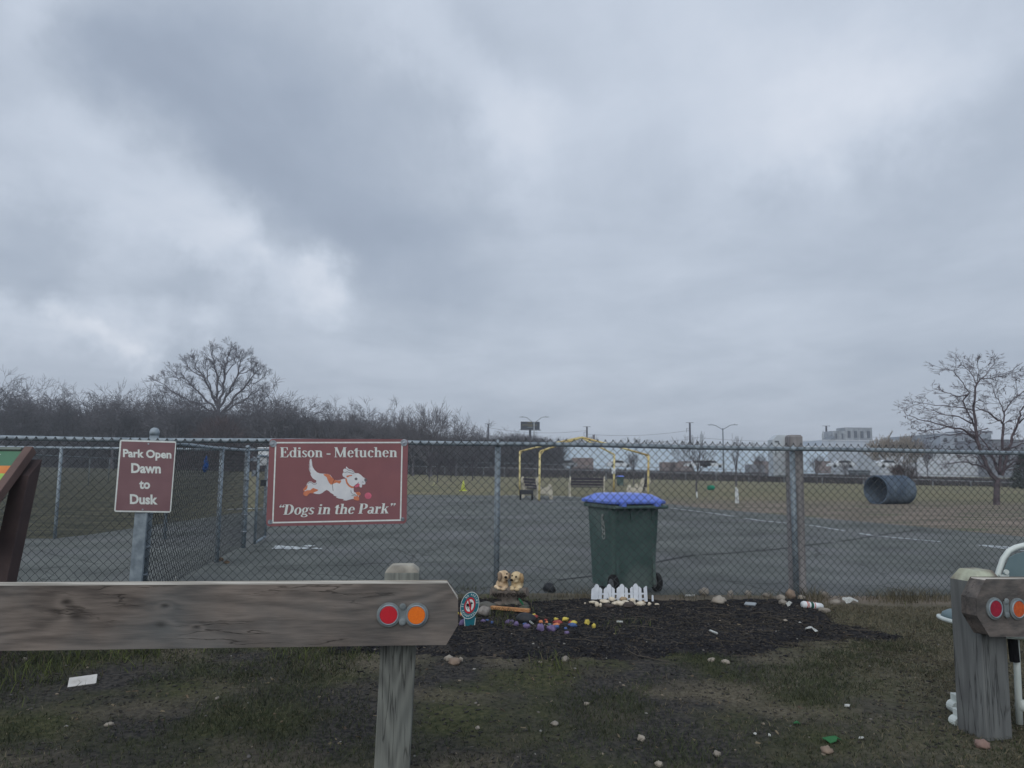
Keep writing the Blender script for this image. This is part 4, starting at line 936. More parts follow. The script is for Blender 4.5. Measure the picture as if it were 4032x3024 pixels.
E(mb, 1180, 505, 42, 40, -.02, 40); E(mb, 1180, 530, 38, 26, -.045, 34); E(mb, 1300, 510, 60, 40, -.02, 42); E(mb, 1265, 532, 42, 32, -.05, 36)
o = mb.build('puppy', tan2, st); remesh(o); pup2 = o
mb = MB(); E(mb, 965, 320, 38, 78, -.045, 26, .15); E(mb, 955, 270, 34, 40, -.03, 26, .4); o = mb.build('ear', earm, st); remesh(o, .003); o.name = 'ear'
mb = MB(); E(mb, 1135, 300, 16, 60, -.01, 26, .1); o = mb.build('ear', earm, st); remesh(o, .003)
mb = MB(); E(mb, 1350, 345, 34, 88, -.035, 30, -.05); E(mb, 1325, 300, 20, 50, -.035, 30, .1); o = mb.build('ear', earm2, st); remesh(o, .003)
mb = MB()
for (x, y, r1, r2, dy) in ((1068, 322, 27, 22, -.082), (1168, 372, 26, 22, -.070), (1088, 263, 13, 14, -.055), (1247, 315, 17, 17, -.074), (1180, 295, 11, 15, -.062)): E(mb, x, y, r1, r2, dy+.006, r1*.8)
E(mb, 1085, 383, 20, 8, -.052, 12); mb.build('eyes_and_nose', blk, st, smooth=True)
logm = nmat('statue_log', lin((128, 118, 110)), lin((88, 82, 76)), 22, 6, .9, .6, c3=lin((84, 86, 80)), s3=8)
mb = MB(); a, b = SP(815, 560, -.01), SP(1445, 575, -.01)
N_ = 14; mb.tube([a+(b-a)*(i/N_)+V((0, .006*sin(i*2.1), .004*cos(i*1.7))) for i in range(N_+1)], [.042*(1+.08*sin(i*2.3)) for i in range(N_+1)], 12)
mb.box(SP(1130, 720, .0), (.134, .06, .09)); mb.box(SP(1130, 660, -.005), (.138, .055, .03)); E(mb, 1000, 800, 180, 60, .0, 110, 0, .2); E(mb, 1280, 800, 170, 70, .0, 110, 0, .2); E(mb, 1130, 640, 300, 70, .01, 70, 0, .1)
o = mb.build('log_base', logm, st); remesh(o, .005)
mb = MB(); a, b = twidth('WELCOME')
put_text(mb, 'WELCOME', lambda x, y: SP(835+(x-a)/(b-a)*565, 668-y/.7*72+3*((x-a)/(b-a)), -.068), bold=.02)
mb.build('lettering', flat('statue_letters', (.035, .03, .027)), st)
mb = MB(); p = [SP(1295, 690, -.05), SP(1330, 740, -.07), SP(1370, 800, -.075), SP(1395, 835, -.07)]; mb.tube(p, [.006, .010, .008, .004], 6); mb.build('green_ribbon', flat('ribbon', (.03, .14, .07)), st)

# no-peeing stake sign
q = GT(1849, 2482); sy = q.y
sk = thing('no_peeing_sign', (q.x, sy, q.z), 'small teal oval stake sign with a crossed-out dog', 'garden sign')
def KP(zx, zy, off=0): return PL(1750+zx/7.373, 2300+zy/7.373, sy+.02+.25*0, .0, off)
KN = V((0, -1, 0))
teal = nmat('teal', lin((30, 110, 124)), lin((26, 100, 114)), 6, 4, .45)
ecx, ecy, ea, eb, er = 735, 618, 262, 402, radians(-15)
def EL(k, t, off=0, da=0): # ellipse point at scale k, angle t (0=right, ccw up)
    x = ea*k*cos(t); y = -eb*k*sin(t); return KP(ecx+x*cos(er)-y*sin(er)*1.0, ecy+x*sin(-er)*0+y*cos(er)+x*sin(-er), off)
def ELr(k, t, off=0):
    x = ea*k*cos(t); y = -eb*k*sin(t); c_, s_ = cos(er), sin(er); return KP(ecx+x*c_-y*s_*-1*-1 if False else ecx+x*c_+y*s_, ecy-x*s_*-1*-1+y*c_ if False else ecy-x*s_+y*c_, off)
def ering(mb, k0, k1, off, t0=0, t1=2*pi, n=48):
    A_ = [ELr(k0, t0+(t1-t0)*i/n, off) for i in range(n+1)]; B_ = [ELr(k1, t0+(t1-t0)*i/n, off) for i in range(n+1)]
    mb.add(A_+B_, [(i, i+1, n+2+i, n+1+i) for i in range(n)])
def edisc(mb, k, off, th=0, n=48):
    p = [ELr(k, 2*pi*i/n, off) for i in range(n)]; mb.add(p, [tuple(range(n))])
    if th: b = [v-KN*th for v in p]; mb.add(p+b, [(i, (i+1) % n, (i+1) % n+n, i+n) for i in range(n)]); mb.add(b, [tuple(range(n))])
mb = MB(); edisc(mb, 1.0, .004, .004); mb.build('sign_face', teal, sk)
mb = MB(); mb.poly([KP(*p, -.006) for p in ((562, 860), (905, 940), (862, 1360), (604, 1350))], KN, .004); mb.build('stake', teal, sk)
mb = MB(); ering(mb, .955, 1.0, .005)
for s_ in ([(568, 880), (604, 1345)], [(900, 985), (860, 1352)]): stroke(mb, s_, 7, -.0012, KP)
mb.build('white_edge', cream, sk)
redk = nmat('sign_red', lin((196, 40, 56)), None, 9, 3, .5)
mb = MB(); edisc(mb, .47, .005); mb.build('white_disc', cream, sk)
mb = MB(); ering(mb, .455, .60, .0058)
a_, b_ = ELr(.50, radians(125), .0066), ELr(.50, radians(-55), .0066); d_ = (b_-a_).normalized(); s_ = V((d_.z, 0, -d_.x))*.006; mb.add([a_-s_, a_+s_, b_+s_, b_-s_], [(0, 1, 2, 3)])
mb.build('red_ring', redk, sk)
mb = MB(); dogp = [(762, 485), (775, 520), (800, 535), (828, 545), (825, 565), (795, 575), (785, 600), (782, 660), (772, 690), (768, 760), (755, 765), (752, 700), (742, 680), (738, 735), (722, 735), (722, 660), (700, 650), (690, 690), (678, 725), (664, 715), (676, 675), (668, 640), (655, 650), (652, 680), (636, 670), (636, 630), (628, 600), (645, 565), (632, 510), (630, 470), (645, 510), (662, 560), (700, 570), (740, 578), (752, 540)]
zpoly(mb, dogp, .0062, KP); mb.build('dog_pictogram', flat('pictogram', (.02, .022, .026)), sk)
mb = MB()
def arc_text(t, a0, a1, inside, kr):
    n = len(t)
    for i, ch in enumerate(t):
        if ch == ' ': continue
        an = radians(a0+(a1-a0)*(i+.5)/n); c = ELr(kr, an, .0055); c2 = ELr(kr, an+.02*(1 if a1 > a0 else -1), .0055); tx = (c2-c).normalized(); ty = V((-tx.z, 0, tx.x)); 
        if ty.dot(c-ELr(0, 0, .0055)) * (1 if not inside else -1) < 0: ty = -ty
        w0, w1 = twidth(ch, .02); sz = .0185
        put_text(mb, ch, lambda x, y: c+tx*((x-(w0+w1)/2)*sz*.9)+ty*((y-.35)*sz*1.15), bold=.02)
arc_text('NO PEEING', 148, 18, False, .785); arc_text('BE RESPECTFUL', 178, 338, True, .785)
mb.build('lettering', cream, sk)
mb = MB()
for i in range(8):
    t = radians(-10+200*i/8); t2 = radians(-10+200*(i+1)/8); stroke(mb, [(712+28*cos(t), 1330-26*sin(t)), (712+28*cos(t2), 1330-26*sin(t2))], 7, -.001, KP)
mb.build('paw_mark', cream, sk)

# timber offcut
a, b = G(1934, 2418), G(2085, 2432); a.z = gtop(a.x, a.y)+.03; b.z = gtop(b.x, b.y)+.028
mb = MB(); d = b-a; mb.box((a+b)/2, (d.length, .035, .028), Matrix.Rotation(atan2(d.y, d.x), 3, 'Z') @ RY(-.01))
tag(bevel(mb.build('timber_offcut', nmat('cedar', lin((196, 150, 104)), lin((160, 108, 72)), 5, 5, .8, st=(2, 20, 20)), org=a), .002), 'reddish timber offcut lying in front of the puppies statue', 'timber')
def stone(px_, py_, w, h, mat, label, name='stone', cat='stone', group=None, seed=None, flatn=None, base=.0, jit=.30):
    g = GT(px_, py_+h*.45); s = g.y/F; mb = MB(); sd = px_*.37
    mb.ell((g.x, g.y+w*s*.3, g.z+h*s*.42), (w*s/2*1.05, w*s/2*.8, h*s*.62), RZ(sd), 14, 9, 0, jit, sd)
    o = mb.build(name, mat, org=(g.x, g.y, g.z), smooth=True); tag(o, label, cat, group); return o
PC = {'yellow': nmat('paint_yellow', lin((214, 198, 96)), lin((184, 166, 76)), 40, 4, .7), 'red': nmat('paint_red', lin((160, 78, 72)), lin((134, 62, 58)), 40, 4, .7), 'orange': nmat('paint_orange', lin((216, 142, 100)), lin((190, 116, 80)), 40, 4, .7),
      'purple': nmat('paint_purple', lin((124, 110, 148)), lin((98, 86, 122)), 40, 4, .7), 'blue': nmat('paint_blue', lin((80, 106, 158)), lin((66, 88, 132)), 40, 4, .7), 'teal': nmat('paint_teal', lin((100, 130, 136)), lin((84, 110, 116)), 40, 4, .7)}
zz_ = lambda x, y: (1750+x/4.424, 2200+y/4.424)
prk = [('yellow', 238, 1010, 26, 50, 'slim yellow painted rock beside the end of the wooden rail'), ('yellow', 302, 1022, 58, 44, 'small yellow painted rock with a dark spot, left of the stake sign'), ('orange', 300, 1045, 60, 40, 'orange painted rock under the spotted yellow one, left of the stake sign'),
       ('purple', 305, 1180, 110, 90, 'large lilac painted rock left of the stake sign foot'), ('blue', 338, 1135, 50, 50, 'blue painted rock behind the lilac one left of the stake'), ('blue', 205, 1195, 50, 34, 'small blue painted rock nearest the wooden rail end'),
       ('purple', 672, 1150, 90, 40, 'flat mauve painted rock between stake sign and weeds'), ('blue', 745, 1135, 70, 34, 'grey-blue painted rock between stake sign and weeds'), ('blue', 828, 1180, 50, 44, 'small blue painted rock left of the weed clump'),
       ('purple', 1120, 1180, 110, 80, 'dull purple painted rock just right of the weed clump'), ('purple', 1180, 1160, 80, 60, 'round purple painted rock under the black stone'), ('purple', 1255, 1230, 110, 70, 'purple painted rock left of the blue-topped one'),
       ('blue', 1400, 1215, 90, 40, 'bright blue painted rock resting behind a flat purple one'), ('purple', 1435, 1248, 140, 66, 'flat purple painted rock in front of a bright blue one'), ('purple', 1672, 1285, 150, 110, 'largest purple painted rock in the front row'),
       ('purple', 1865, 1290, 160, 96, 'wide purple painted rock at the front, next to the largest'), ('blue', 1955, 1260, 90, 56, 'blue painted rock right of the wide purple rock'), ('teal', 1830, 1225, 60, 30, 'small teal painted rock behind the wide purple rock'),
       ('yellow', 1555, 1045, 100, 60, 'yellow painted rock leaning on the red one by the timber'), ('red', 1585, 1095, 100, 60, 'red painted rock beside the black stone'), ('orange', 1680, 1165, 70, 56, 'pale orange painted rock between red and rust rocks'),
       ('orange', 1782, 1165, 56, 44, 'salmon painted rock under a small rust one'), ('red', 1765, 1135, 60, 34, 'small rust painted rock over a salmon one'), ('yellow', 1943, 1113, 78, 46, 'square yellow painted rock above the red arch of rocks'),
       ('red', 1985, 1175, 150, 60, 'broad red painted rock in the middle of the row'), ('orange', 1950, 1210, 110, 44, 'peach painted rock in front of the broad red one'), ('yellow', 2105, 1138, 120, 56, 'large yellow painted rock touching the broad red one')]
for (c, x, y, w, h, lb) in prk:
    X_, Y_ = zz_(x, y); stone(X_, Y_, w/4.424, h/4.424, PC[c], lb, 'painted_rock', 'painted rock', 'painted rocks edging the flower bed')
z7 = lambda x, y: (1700+x/2.212, 2150+y/2.212)
for (c, x, y, w, h, lb) in (('red', 1215, 705, 50, 26, 'rust painted rock left of the yellow and blue pair'), ('yellow', 1240, 712, 62, 30, 'yellow painted rock sitting on the long blue one'), ('blue', 1230, 728, 80, 28, 'long blue painted rock under a yellow one'), ('yellow', 1355, 703, 56, 38, 'yellow painted rock second from the right end of the row'), ('yellow', 1416, 732, 40, 34, 'round yellow painted rock at the right end of the row'), ('blue', 1168, 755, 36, 22, 'tiny blue painted rock in front of the row'), ('purple', 1178, 788, 40, 26, 'small purple painted rock lowest in the row')):
    X_, Y_ = z7(x, y); stone(X_, Y_, w/2.212, h/2.212, PC[c], lb, 'painted_rock', 'painted rock', 'painted rocks edging the flower bed')
# black stone with white scribble, brown stone behind stake
X_, Y_ = zz_(1420, 1130); bs = stone(X_, Y_, 80, 32, nmat('black_stone', (.032, .036, .04), (.02, .022, .026), 20, 4, .6), 'flat black stone with white scribbled letters among painted rocks', 'black_stone', 'stone', jit=.15)
mb = MB(); r5 = random.Random(5)
for i, (x, y) in enumerate(((1492, 1095), (1508, 1107), (1526, 1120), (1544, 1140), (1560, 1152), (1580, 1166))):
    c = P(*zz_(x, y), bs.location.y-.035); mb.tube([c+V((.006*cos(t)*(1-.3*(i % 2)), -.001, .006*sin(t))) for t in [radians(a) for a in range(0, 361 if i % 2 else 250, 40)]], .0016, 4)
mb.build('scribble', cream, bs)
stone(*zz_(680, 1010), 60, 34, nmat('rough_stone', lin((150, 146, 140)), lin((104, 98, 92)), 14, 5, .9), 'rough grey-brown stone right of the teal stake sign')
stone(*zz_(740, 880), 70, 18, nmat('mossy_stone', lin((104, 104, 98)), lin((82, 82, 78)), 9, 5, .9), 'flat mossy slab left of the welcome statue base')
stone(*zz_(1400, 930), 50, 16, nmat('mossy_stone2', lin((92, 94, 84)), lin((70, 72, 66)), 9, 5, .9), 'dull mossy stone at the right foot of the statue')
stone(*zz_(1830, 530), 44, 34, nmat('dark_stone', (.045, .05, .058), (.03, .034, .04), 14, 4, .9), 'dark lump of rock against the fence right of the statue')

# ------------------------------------------------------------ white picket ornament
z3 = lambda x, y: (2200+x/2.91, 1880+y/2.91)
g = GT(*z3(690, 1445)); py_ = g.y+.02
pk = thing('picket_fence_ornament', (g.x, py_, g.z), 'miniature white picket fence standing on the mulch before the bin', 'garden ornament')
wp = nmat('white_paint', lin((222, 228, 236)), lin((206, 213, 222)), 20, 4, .6)
def ZP(x, y, off=0): return P(*z3(x, y), py_-off)
for (cx_, w_, ty_, by_) in ((393, 34, 1258, 1450), (435, 52, 1222, 1448), (480, 34, 1258, 1440), (533, 34, 1258, 1438), (577, 54, 1222, 1434), (624, 34, 1256, 1432), (681, 36, 1250, 1440), (723, 54, 1220, 1440), (773, 34, 1255, 1436), (832, 32, 1250, 1436), (880, 56, 1216, 1438), (928, 34, 1248, 1438), (990, 38, 1242, 1438)):
    sk_ = (cx_-690)*.035; tt = ty_+w_*.42
    pl = [(cx_-w_/2+sk_, by_), (cx_+w_/2+sk_, by_), (cx_+w_/2, tt), (cx_+w_*.18, ty_), (cx_-w_*.18, ty_), (cx_-w_/2, tt)]
    if cx_ in (393, 533, 681, 832, 990): pl = [(cx_-w_/2+sk_, by_), (cx_+w_/2+sk_, by_), (cx_+w_/2, ty_+4), (cx_+w_*.2, ty_), (cx_-w_/2, tt+8)]
    if cx_ in (480, 624, 773, 928): pl = [(cx_-w_/2+sk_, by_), (cx_+w_/2+sk_, by_), (cx_+w_/2, tt+8), (cx_-w_*.2, ty_), (cx_-w_/2, ty_+4)]
    q = [ZP(*p, .004) for p in pl]; mb = MB(); mb.poly(q, (0, -1, 0), .008); mb.add(q, [tuple(t)[::-1] for t in tessellate_polygon([q])]); mb.build('picket', wp, pk)
for y0_ in (1326, 1386):
    mb = MB(); q = [ZP(385, y0_), ZP(1010, y0_-4), ZP(1010, y0_+14), ZP(385, y0_+20)]; mb.poly(q, (0, -1, 0), .003); mb.add([v+V((0, .004, 0)) for v in q]+q, [(0, 3, 2, 1), (0, 1, 5, 4), (2, 3, 7, 6), (1, 2, 6, 5), (3, 0, 4, 7)]); mb.build('rail_strip', wp, pk)
brk = thing('broken_picket', GT(*z3(1078, 1485)), 'broken white picket piece leaning at the right of the ornament', 'garden ornament')
mb = MB()
mb.poly([ZP(1066, 1480, .03), ZP(1090, 1480, .03), ZP(1084, 1350, .03), ZP(1074, 1345, .03), ZP(1064, 1352, .03)], (0, -1, 0), .008); mb.build('picket', wp, brk)
mb = MB()
mb.poly([ZP(1005, 1458, .04), ZP(1012, 1472, .04), ZP(1070, 1448, .04), ZP(1064, 1436, .04)], (0, -1, 0), .008); mb.poly([ZP(1088, 1450, .03), ZP(1084, 1462, .03), ZP(1105, 1475, .03), ZP(1110, 1462, .03)], (0, -1, 0), .008); mb.build('rail_strip', wp, brk)
ws = nmat('white_stone', lin((222, 214, 196)), lin((196, 184, 164)), 20, 5, .8); ws2 = nmat('buff_stone', lin((176, 158, 132)), lin((150, 130, 106)), 18, 5, .85)
for i, (x, y, w, h, mt, lb) in enumerate([(395, 1472, 90, 26, ws, 'long white stone at the left end of the ornament border'), (440, 1500, 44, 52, ws, 'upright white stone left of the forked pair in the border'), (480, 1508, 40, 44, ws, 'stubby white stone at the front left of the border'),
    (535, 1465, 120, 34, ws, 'long pale stone below the first two pickets gap'), (610, 1445, 80, 46, ws, 'blocky white stone below the second tall picket'), (650, 1490, 90, 30, ws, 'white stone in front of the blocky pair'), (745, 1435, 96, 44, ws2, 'buff stone below the third tall picket'),
    (705, 1490, 120, 42, ws, 'wedge-shaped white stone in the middle of the border'), (770, 1462, 90, 30, ws, 'thin white stone under the buff one'), (850, 1445, 84, 44, ws, 'round white stone left of the fourth tall picket'), (870, 1490, 40, 44, ws, 'narrow white stone below the round one'),
    (940, 1490, 110, 44, ws, 'oval cream stone at the right of the border'), (970, 1465, 70, 24, ws2, 'thin grey-buff stone behind the oval cream one'), (1043, 1495, 44, 32, ws, 'small white cube of stone beside the broken picket'), (1130, 1490, 50, 22, ws, 'tiny cream stone at the far right of the border'), (302, 1483, 26, 14, ws, 'tiny white chip left of the border')]):
    stone(*z3(x, y), w/2.91, h/2.91, mt, lb, 'border_stone', 'stone', 'white stones laid in front of the picket ornament', jit=.25)
for (x, y, w, h, lb) in ((585, 1515, 130, 40, 'flat brown slab below the white stones on the left'), (820, 1510, 150, 56, 'flat brown slab below the white stones on the right')):
    stone(*z3(x, y), w/2.91, h/2.91, nmat('brown_slab', lin((84, 76, 72)), lin((66, 60, 58)), 12, 5, .95), lb, 'slab', 'stone')
mb = MB(); q = GT(*z3(805, 1250)); c = P(*z3(808, 1250), q.y+.0); mb.tube([(q.x, q.y, q.z), c, P(*z3(806, 1130), q.y)], .003, 5); 
tag(mb.build('garden_stake', flat('pale_stake', (.3, .32, .3)), org=q), 'thin pale stake sticking up behind the picket ornament', 'stake')

# rocks along the fence, litter
z6 = lambda x, y: (2600+x/2.212, 2250+y/2.212)
rk = nmat('field_stone', lin((160, 154, 144)), lin((122, 116, 108)), 9, 6, .9, .3); rk2 = nmat('field_stone_pale', lin((172, 166, 154)), lin((136, 128, 118)), 9, 6, .9, .3)
for (x, y, w, h, mt, lb) in [(390, 188, 86, 62, rk, 'grey boulder at the fence foot, first right of the bin'), (615, 205, 50, 54, rk, 'upright grey stone at the fence foot, second right of the bin'), (772, 200, 64, 52, rk, 'triangular grey stone at the fence foot, third right of the bin'), (935, 212, 74, 34, rk, 'low oval grey stone at the fence foot left of the wooden post'),
    (1150, 228, 100, 76, nmat('tan_boulder', lin((150, 134, 118)), lin((124, 108, 96)), 8, 5, .95, .3), 'largest tan boulder at the foot of the wooden post'), (1060, 262, 76, 44, rk, 'flat tan stone left of the tan boulder'), (1075, 308, 80, 36, rk, 'low stone under the tan boulder'), (1240, 240, 80, 36, rk2, 'pale angular stone right of the tan boulder'),
    (1440, 210, 70, 60, rk, 'rough grey stone in the dry grass by the fence'), (1535, 278, 84, 44, rk, 'rounded stone in the dry grass right of the can'), (525, 292, 140, 54, rk2, 'long cream stone on the mulch'), (450, 775, 70, 28, rk2, 'pale stone on the grass below the mulch'), (575, 795, 74, 32, rk2, 'rounder pale stone on the grass below the mulch'),
    (1440, 345, 90, 40, rk, 'dull grey stone under the white can')]:
    stone(*z6(x, y), w/2.212, h/2.212, mt, lb, 'stone', 'stone', None)
za = lambda x, y: (1700+x/2.212, 2150+y/2.212)
for (x, y, w, h, mt, lb) in [(148, 985, 70, 44, rk2, 'pale stone beside the barrier post on the grass'), (195, 1018, 130, 46, nmat('tan_boulder', (1, 1, 1)), 'long tan stone beside the barrier post on the grass'), (255, 990, 36, 30, rk2, 'little cream stone right of the long tan one'), (1165, 990, 70, 36, rk, 'half buried grey stone behind the bright grass tuft'), (945, 1013, 36, 16, rk2, 'flat chip of stone left of the bright grass tuft'),
    (400, 1590, 44, 24, rk2, 'yellowish pebble stone lying in the dark soil'), (1075, 1555, 80, 30, rk, 'flat grey stone in the dark soil'), (1350, 1380, 50, 24, rk2, 'pale flake of stone on the soil')]:
    stone(*za(x, y), w/2.212, h/2.212, mt, lb)
ze = lambda x, y: (2300+x/1.277, 2500+y/1.277)
for (x, y, w, h, mt, lb) in [(1230, 587, 70, 26, nmat('tan_boulder', (1, 1, 1)), 'buff flat stone at the bottom of the verge'), (2015, 560, 70, 36, nmat('pink_stone', lin((150, 124, 112)), lin((120, 100, 94)), 9), 'pinkish stone at the foot of the right barrier post'), (672, 603, 36, 24, rk, 'grey pebble stone low in the verge'), (290, 525, 44, 26, rk2, 'white pebble stone low in the verge on the left'), (378, 655, 40, 22, rk2, 'white pebble stone at the bottom edge'), (1635, 1100, 1, 1, rk, '')][:5]:
    stone(*ze(x, y), w/1.277, h/1.277, mt, lb)
z8 = lambda x, y: (x/2.011, 2200+y/2.011)
stone(*z8(855, 1318), 34, 12, rk2, 'flat grey-white stone in the dark soil, left foreground'); stone(*z8(1715, 1108), 18, 10, rk, 'little grey stone on the verge below the left rail'); stone(*z8(187, 797), 18, 10, rk2, 'round white stone under the left end of the rail')
# flattened drink can
a, b = GT(*z6(1238, 345)), GT(*z6(1400, 335)); c1, c2 = V((a.x, a.y, a.z+.03)), V((b.x, b.y-.02, b.z+.032)); L_ = c2-c1
can = thing('drink_can', a, 'white drink can with orange and green marks lying on the mulch', 'can')
mb = MB(); mb.tube([c1, c1+L_*.06, c1+L_*.94, c2], [.026, .032, .032, .027], 20); mb.build('can_body', whitepl, can, smooth=True)
mb = MB()
for t, w_ in ((.16, .05), (.24, .03), (.55, .04)): mb.tube([c1+L_*t, c1+L_*(t+w_)], .0326, 20, 0, False)
mb.build('orange_stripe', flat('can_orange', lin((206, 96, 70))), can, smooth=True)
mb = MB(); mb.tube([c1+L_*.36, c1+L_*.50], .0325, 20, 0, False); mb.build('green_stripe', flat('can_green', lin((50, 96, 84))), can, smooth=True)
def scrap(name, px_, py_, w, h, mat, label, cat, n=9, lift=.006, thick=.004, ang=None, curl=.012, seed=1):
    g = GT(px_, py_); s = g.y/F; r_ = random.Random(seed+px_); pts = []; d = 1.3
    for i in range(n):
        t = 2*pi*i/n; k = r_.uniform(.65, 1.1); x = w*s/2*cos(t)*k; y = w*s/2*.6*sin(t)*k
        if ang is not None: x, y = x*cos(ang)-y*sin(ang), x*sin(ang)+y*cos(ang)
        X_, Y_ = g.x+x, g.y+y+.01; pts.append(V((X_, Y_, gtop(X_, Y_)+lift+r_.uniform(0, 1)*h*s*.8)))
    c = sum(pts, V((0, 0, 0)))/n+V((0, 0, h*s*.5)); mb = MB(); m_ = len(pts)
    lo = [p-V((0, 0, thick)) for p in pts]; mb.add(pts+[c]+lo+[c-V((0, 0, thick))], [(i, (i+1) % n, n) for i in range(n)]+[(n+1+(i+1) % n, n+1+i, 2*n+1) for i in range(n)]+[(i, n+1+i, n+1+(i+1) % n, (i+1) % n) for i in range(n)])
    return tag(mb.build(name, mat, org=g), label, cat)
paper = nmat('litter_white', lin((198, 202, 200)), lin((150, 152, 148)), 60, 5, .8)
scrap('paper_scrap', *z6(1320, 565), 50, 20, paper, 'crumpled white tissue at the edge of the mulch', 'litter', 11)
scrap('paper_scrap', *z6(1130, 335), 26, 18, paper, 'white plastic lid scrap left of the drink can', 'litter', 8)
scrap('paper_scrap', *z6(1095, 470), 18, 10, rk2, 'grey-white paper flake in the middle of the mulch', 'litter', 6)
scrap('paper_scrap', *z6(1220, 488), 12, 6, paper, 'tiny white paper flake left of the tissue', 'litter', 6)
scrap('plastic_bottle_scrap', *z6(1660, 285), 62, 26, paper, 'long crumpled white wrapper by the fence in the dry grass', 'litter', 12, ang=-.5)
scrap('green_wrapper', *ze(1072, 455), 30, 12, flat('wrap_green', (.045, .17, .07)), 'small bright green wrapper on the grass in the foreground', 'litter', 8)
scrap('green_wrapper', *ze(1245, 545), 76, 20, flat('wrap_green', (.045, .17, .07)), 'larger torn green wrapper nearer the bottom edge', 'litter', 10)
scrap('paper_scrap', *ze(1397, 530), 22, 8, paper, 'small white scrap right of the green wrappers', 'litter', 6)
scrap('paper_scrap', *ze(1327, 367), 24, 9, paper, 'white flake lying in the dark soil, right foreground', 'litter', 6)
scrap('paper_scrap', *ze(862, 512), 14, 9, paper, 'left one of two tiny white flakes in the grass', 'litter', 6)
scrap('paper_scrap', *ze(935, 516), 12, 11, paper, 'right one of two tiny white flakes in the grass', 'litter', 6)
for (x0, y0, x1, y1, w_, mt, nm, lb, cat, q_) in ((212, 218, 300, 224, .020, paper, 'white_strip', 'narrow white strip lying at the back of the mulch', 'litter', z6), (738, 320, 832, 335, .040, nmat('grey_block', lin((150, 158, 164)), None, 9), 'grey_block', 'small grey rectangular block on the mulch', 'block', z6), (430, 560, 498, 596, .014, paper, 'white_strip', 'curled white strip on the mulch left of the tissue', 'litter', z6),
                                           (540, 1005, 765, 975, .075, nmat('pale_board', lin((206, 206, 204)), lin((182, 180, 176)), 9, 4, .8), 'board_offcut', 'pale board offcut lying on the soil below the left rail', 'board', z8), (1610, 705, 1665, 712, .012, paper, 'white_strip', 'short white strip right of the painted rocks', 'litter', z7)):
    a, b = GT(*q_(x0, y0)), GT(*q_(x1, y1)); d = b-a; mb = MB(); c = (a+b)/2; c.z = gtop(c.x, c.y)+.014
    mb.box(c, (d.length, w_, .012), RZ(atan2(d.y, d.x)) @ RX(.5) @ RY(-.06)); tag(bevel(mb.build(nm, mt, org=a), .001), lb, cat)
g = G(695, 2290); mb = MB(); c = P(694, 2282, g.y); mb.ell((c.x, g.y, c.z), (.022, .015, .035), RY(-.5), 8, 6, jit=.5, seed=4); mb.ell((c.x+.02, g.y, c.z-.045), (.014, .012, .02), None, 8, 6, jit=.4, seed=9); mb.tube([(c.x+.01, g.y, gz(c.x, g.y)), (c.x+.015, g.y, c.z-.03)], .004, 5)
tag(mb.build('white_wrapper', paper, org=(c.x, g.y, gz(c.x, g.y))), 'white wrapper snagged on a stalk behind the left rail', 'litter')
for (x, y, s_, lb) in ((868, 2212, .05, 'curled tan leaf behind the side fence, upper of two'), (892, 2222, .04, 'curled tan leaf behind the side fence, lower of two')):
    g = G(x, y); mb = MB(); mb.ell((g.x, g.y, gz(g.x, g.y)+s_*.6), (s_, s_*.6, s_*.5), RZ(x), 8, 6, jit=.6, seed=x); tag(mb.build('dry_leaf', flat('dead_leaf', (.16, .12, .085)), org=(g.x, g.y, gz(g.x, g.y))), lb, 'leaf')

# ============================================================ white metal garden chair behind the right barrier
wm = nmat('white_enamel', lin((206, 214, 210)), lin((186, 196, 192)), 9, 4, .4, spec=.5); sm_ = nmat('seat_greygreen', lin((108, 128, 132)), lin((92, 112, 118)), 5, 5, .5)
chx = P(3735, 2450, 4.15).x; ch = thing('metal_garden_chair', (2.85, 4.25, gz(2.85, 4.25)), 'white tubular chair with grey-green seat and back behind the right barrier', 'chair')
yb = 4.42
bp = [P(*q, yb) for q in ((3905, 2400), (3920, 2300), (3934, 2245), (3950, 2200), (3972, 2170), (4000, 2155), (4032, 2147), (4075, 2145), (4130, 2152), (4165, 2185), (4185, 2245), (4190, 2400))]
mb = MB(); mb.tube(bp, .0155, 12); mb.build('back_tube', wm, ch, smooth=True)
inn = [P(*q, yb-.012) for q in ((3925, 2400), (3940, 2290), (3955, 2235), (3972, 2195), (4000, 2180), (4035, 2172), (4080, 2170), (4125, 2178), (4150, 2205), (4168, 2260), (4172, 2400))]
mb = MB(); mb.poly(inn, (0, -1, 0), .008); mb.add(inn, [tuple(t)[::-1] for t in tessellate_polygon([inn])]); mb.build('backrest', sm_, ch)
mb = MB(); c = P(3962, 2252, yb-.03); mb.tube([c+V((0, -.006, 0)), c+V((0, .004, 0))], .014, 14); mb.poly([P(*q, yb-.02) for q in ((3948, 2262), (3972, 2262), (3966, 2290), (3954, 2290), (3930, 2262))], (0, -1, 0), .006); mb.build('bracket', wm, ch)
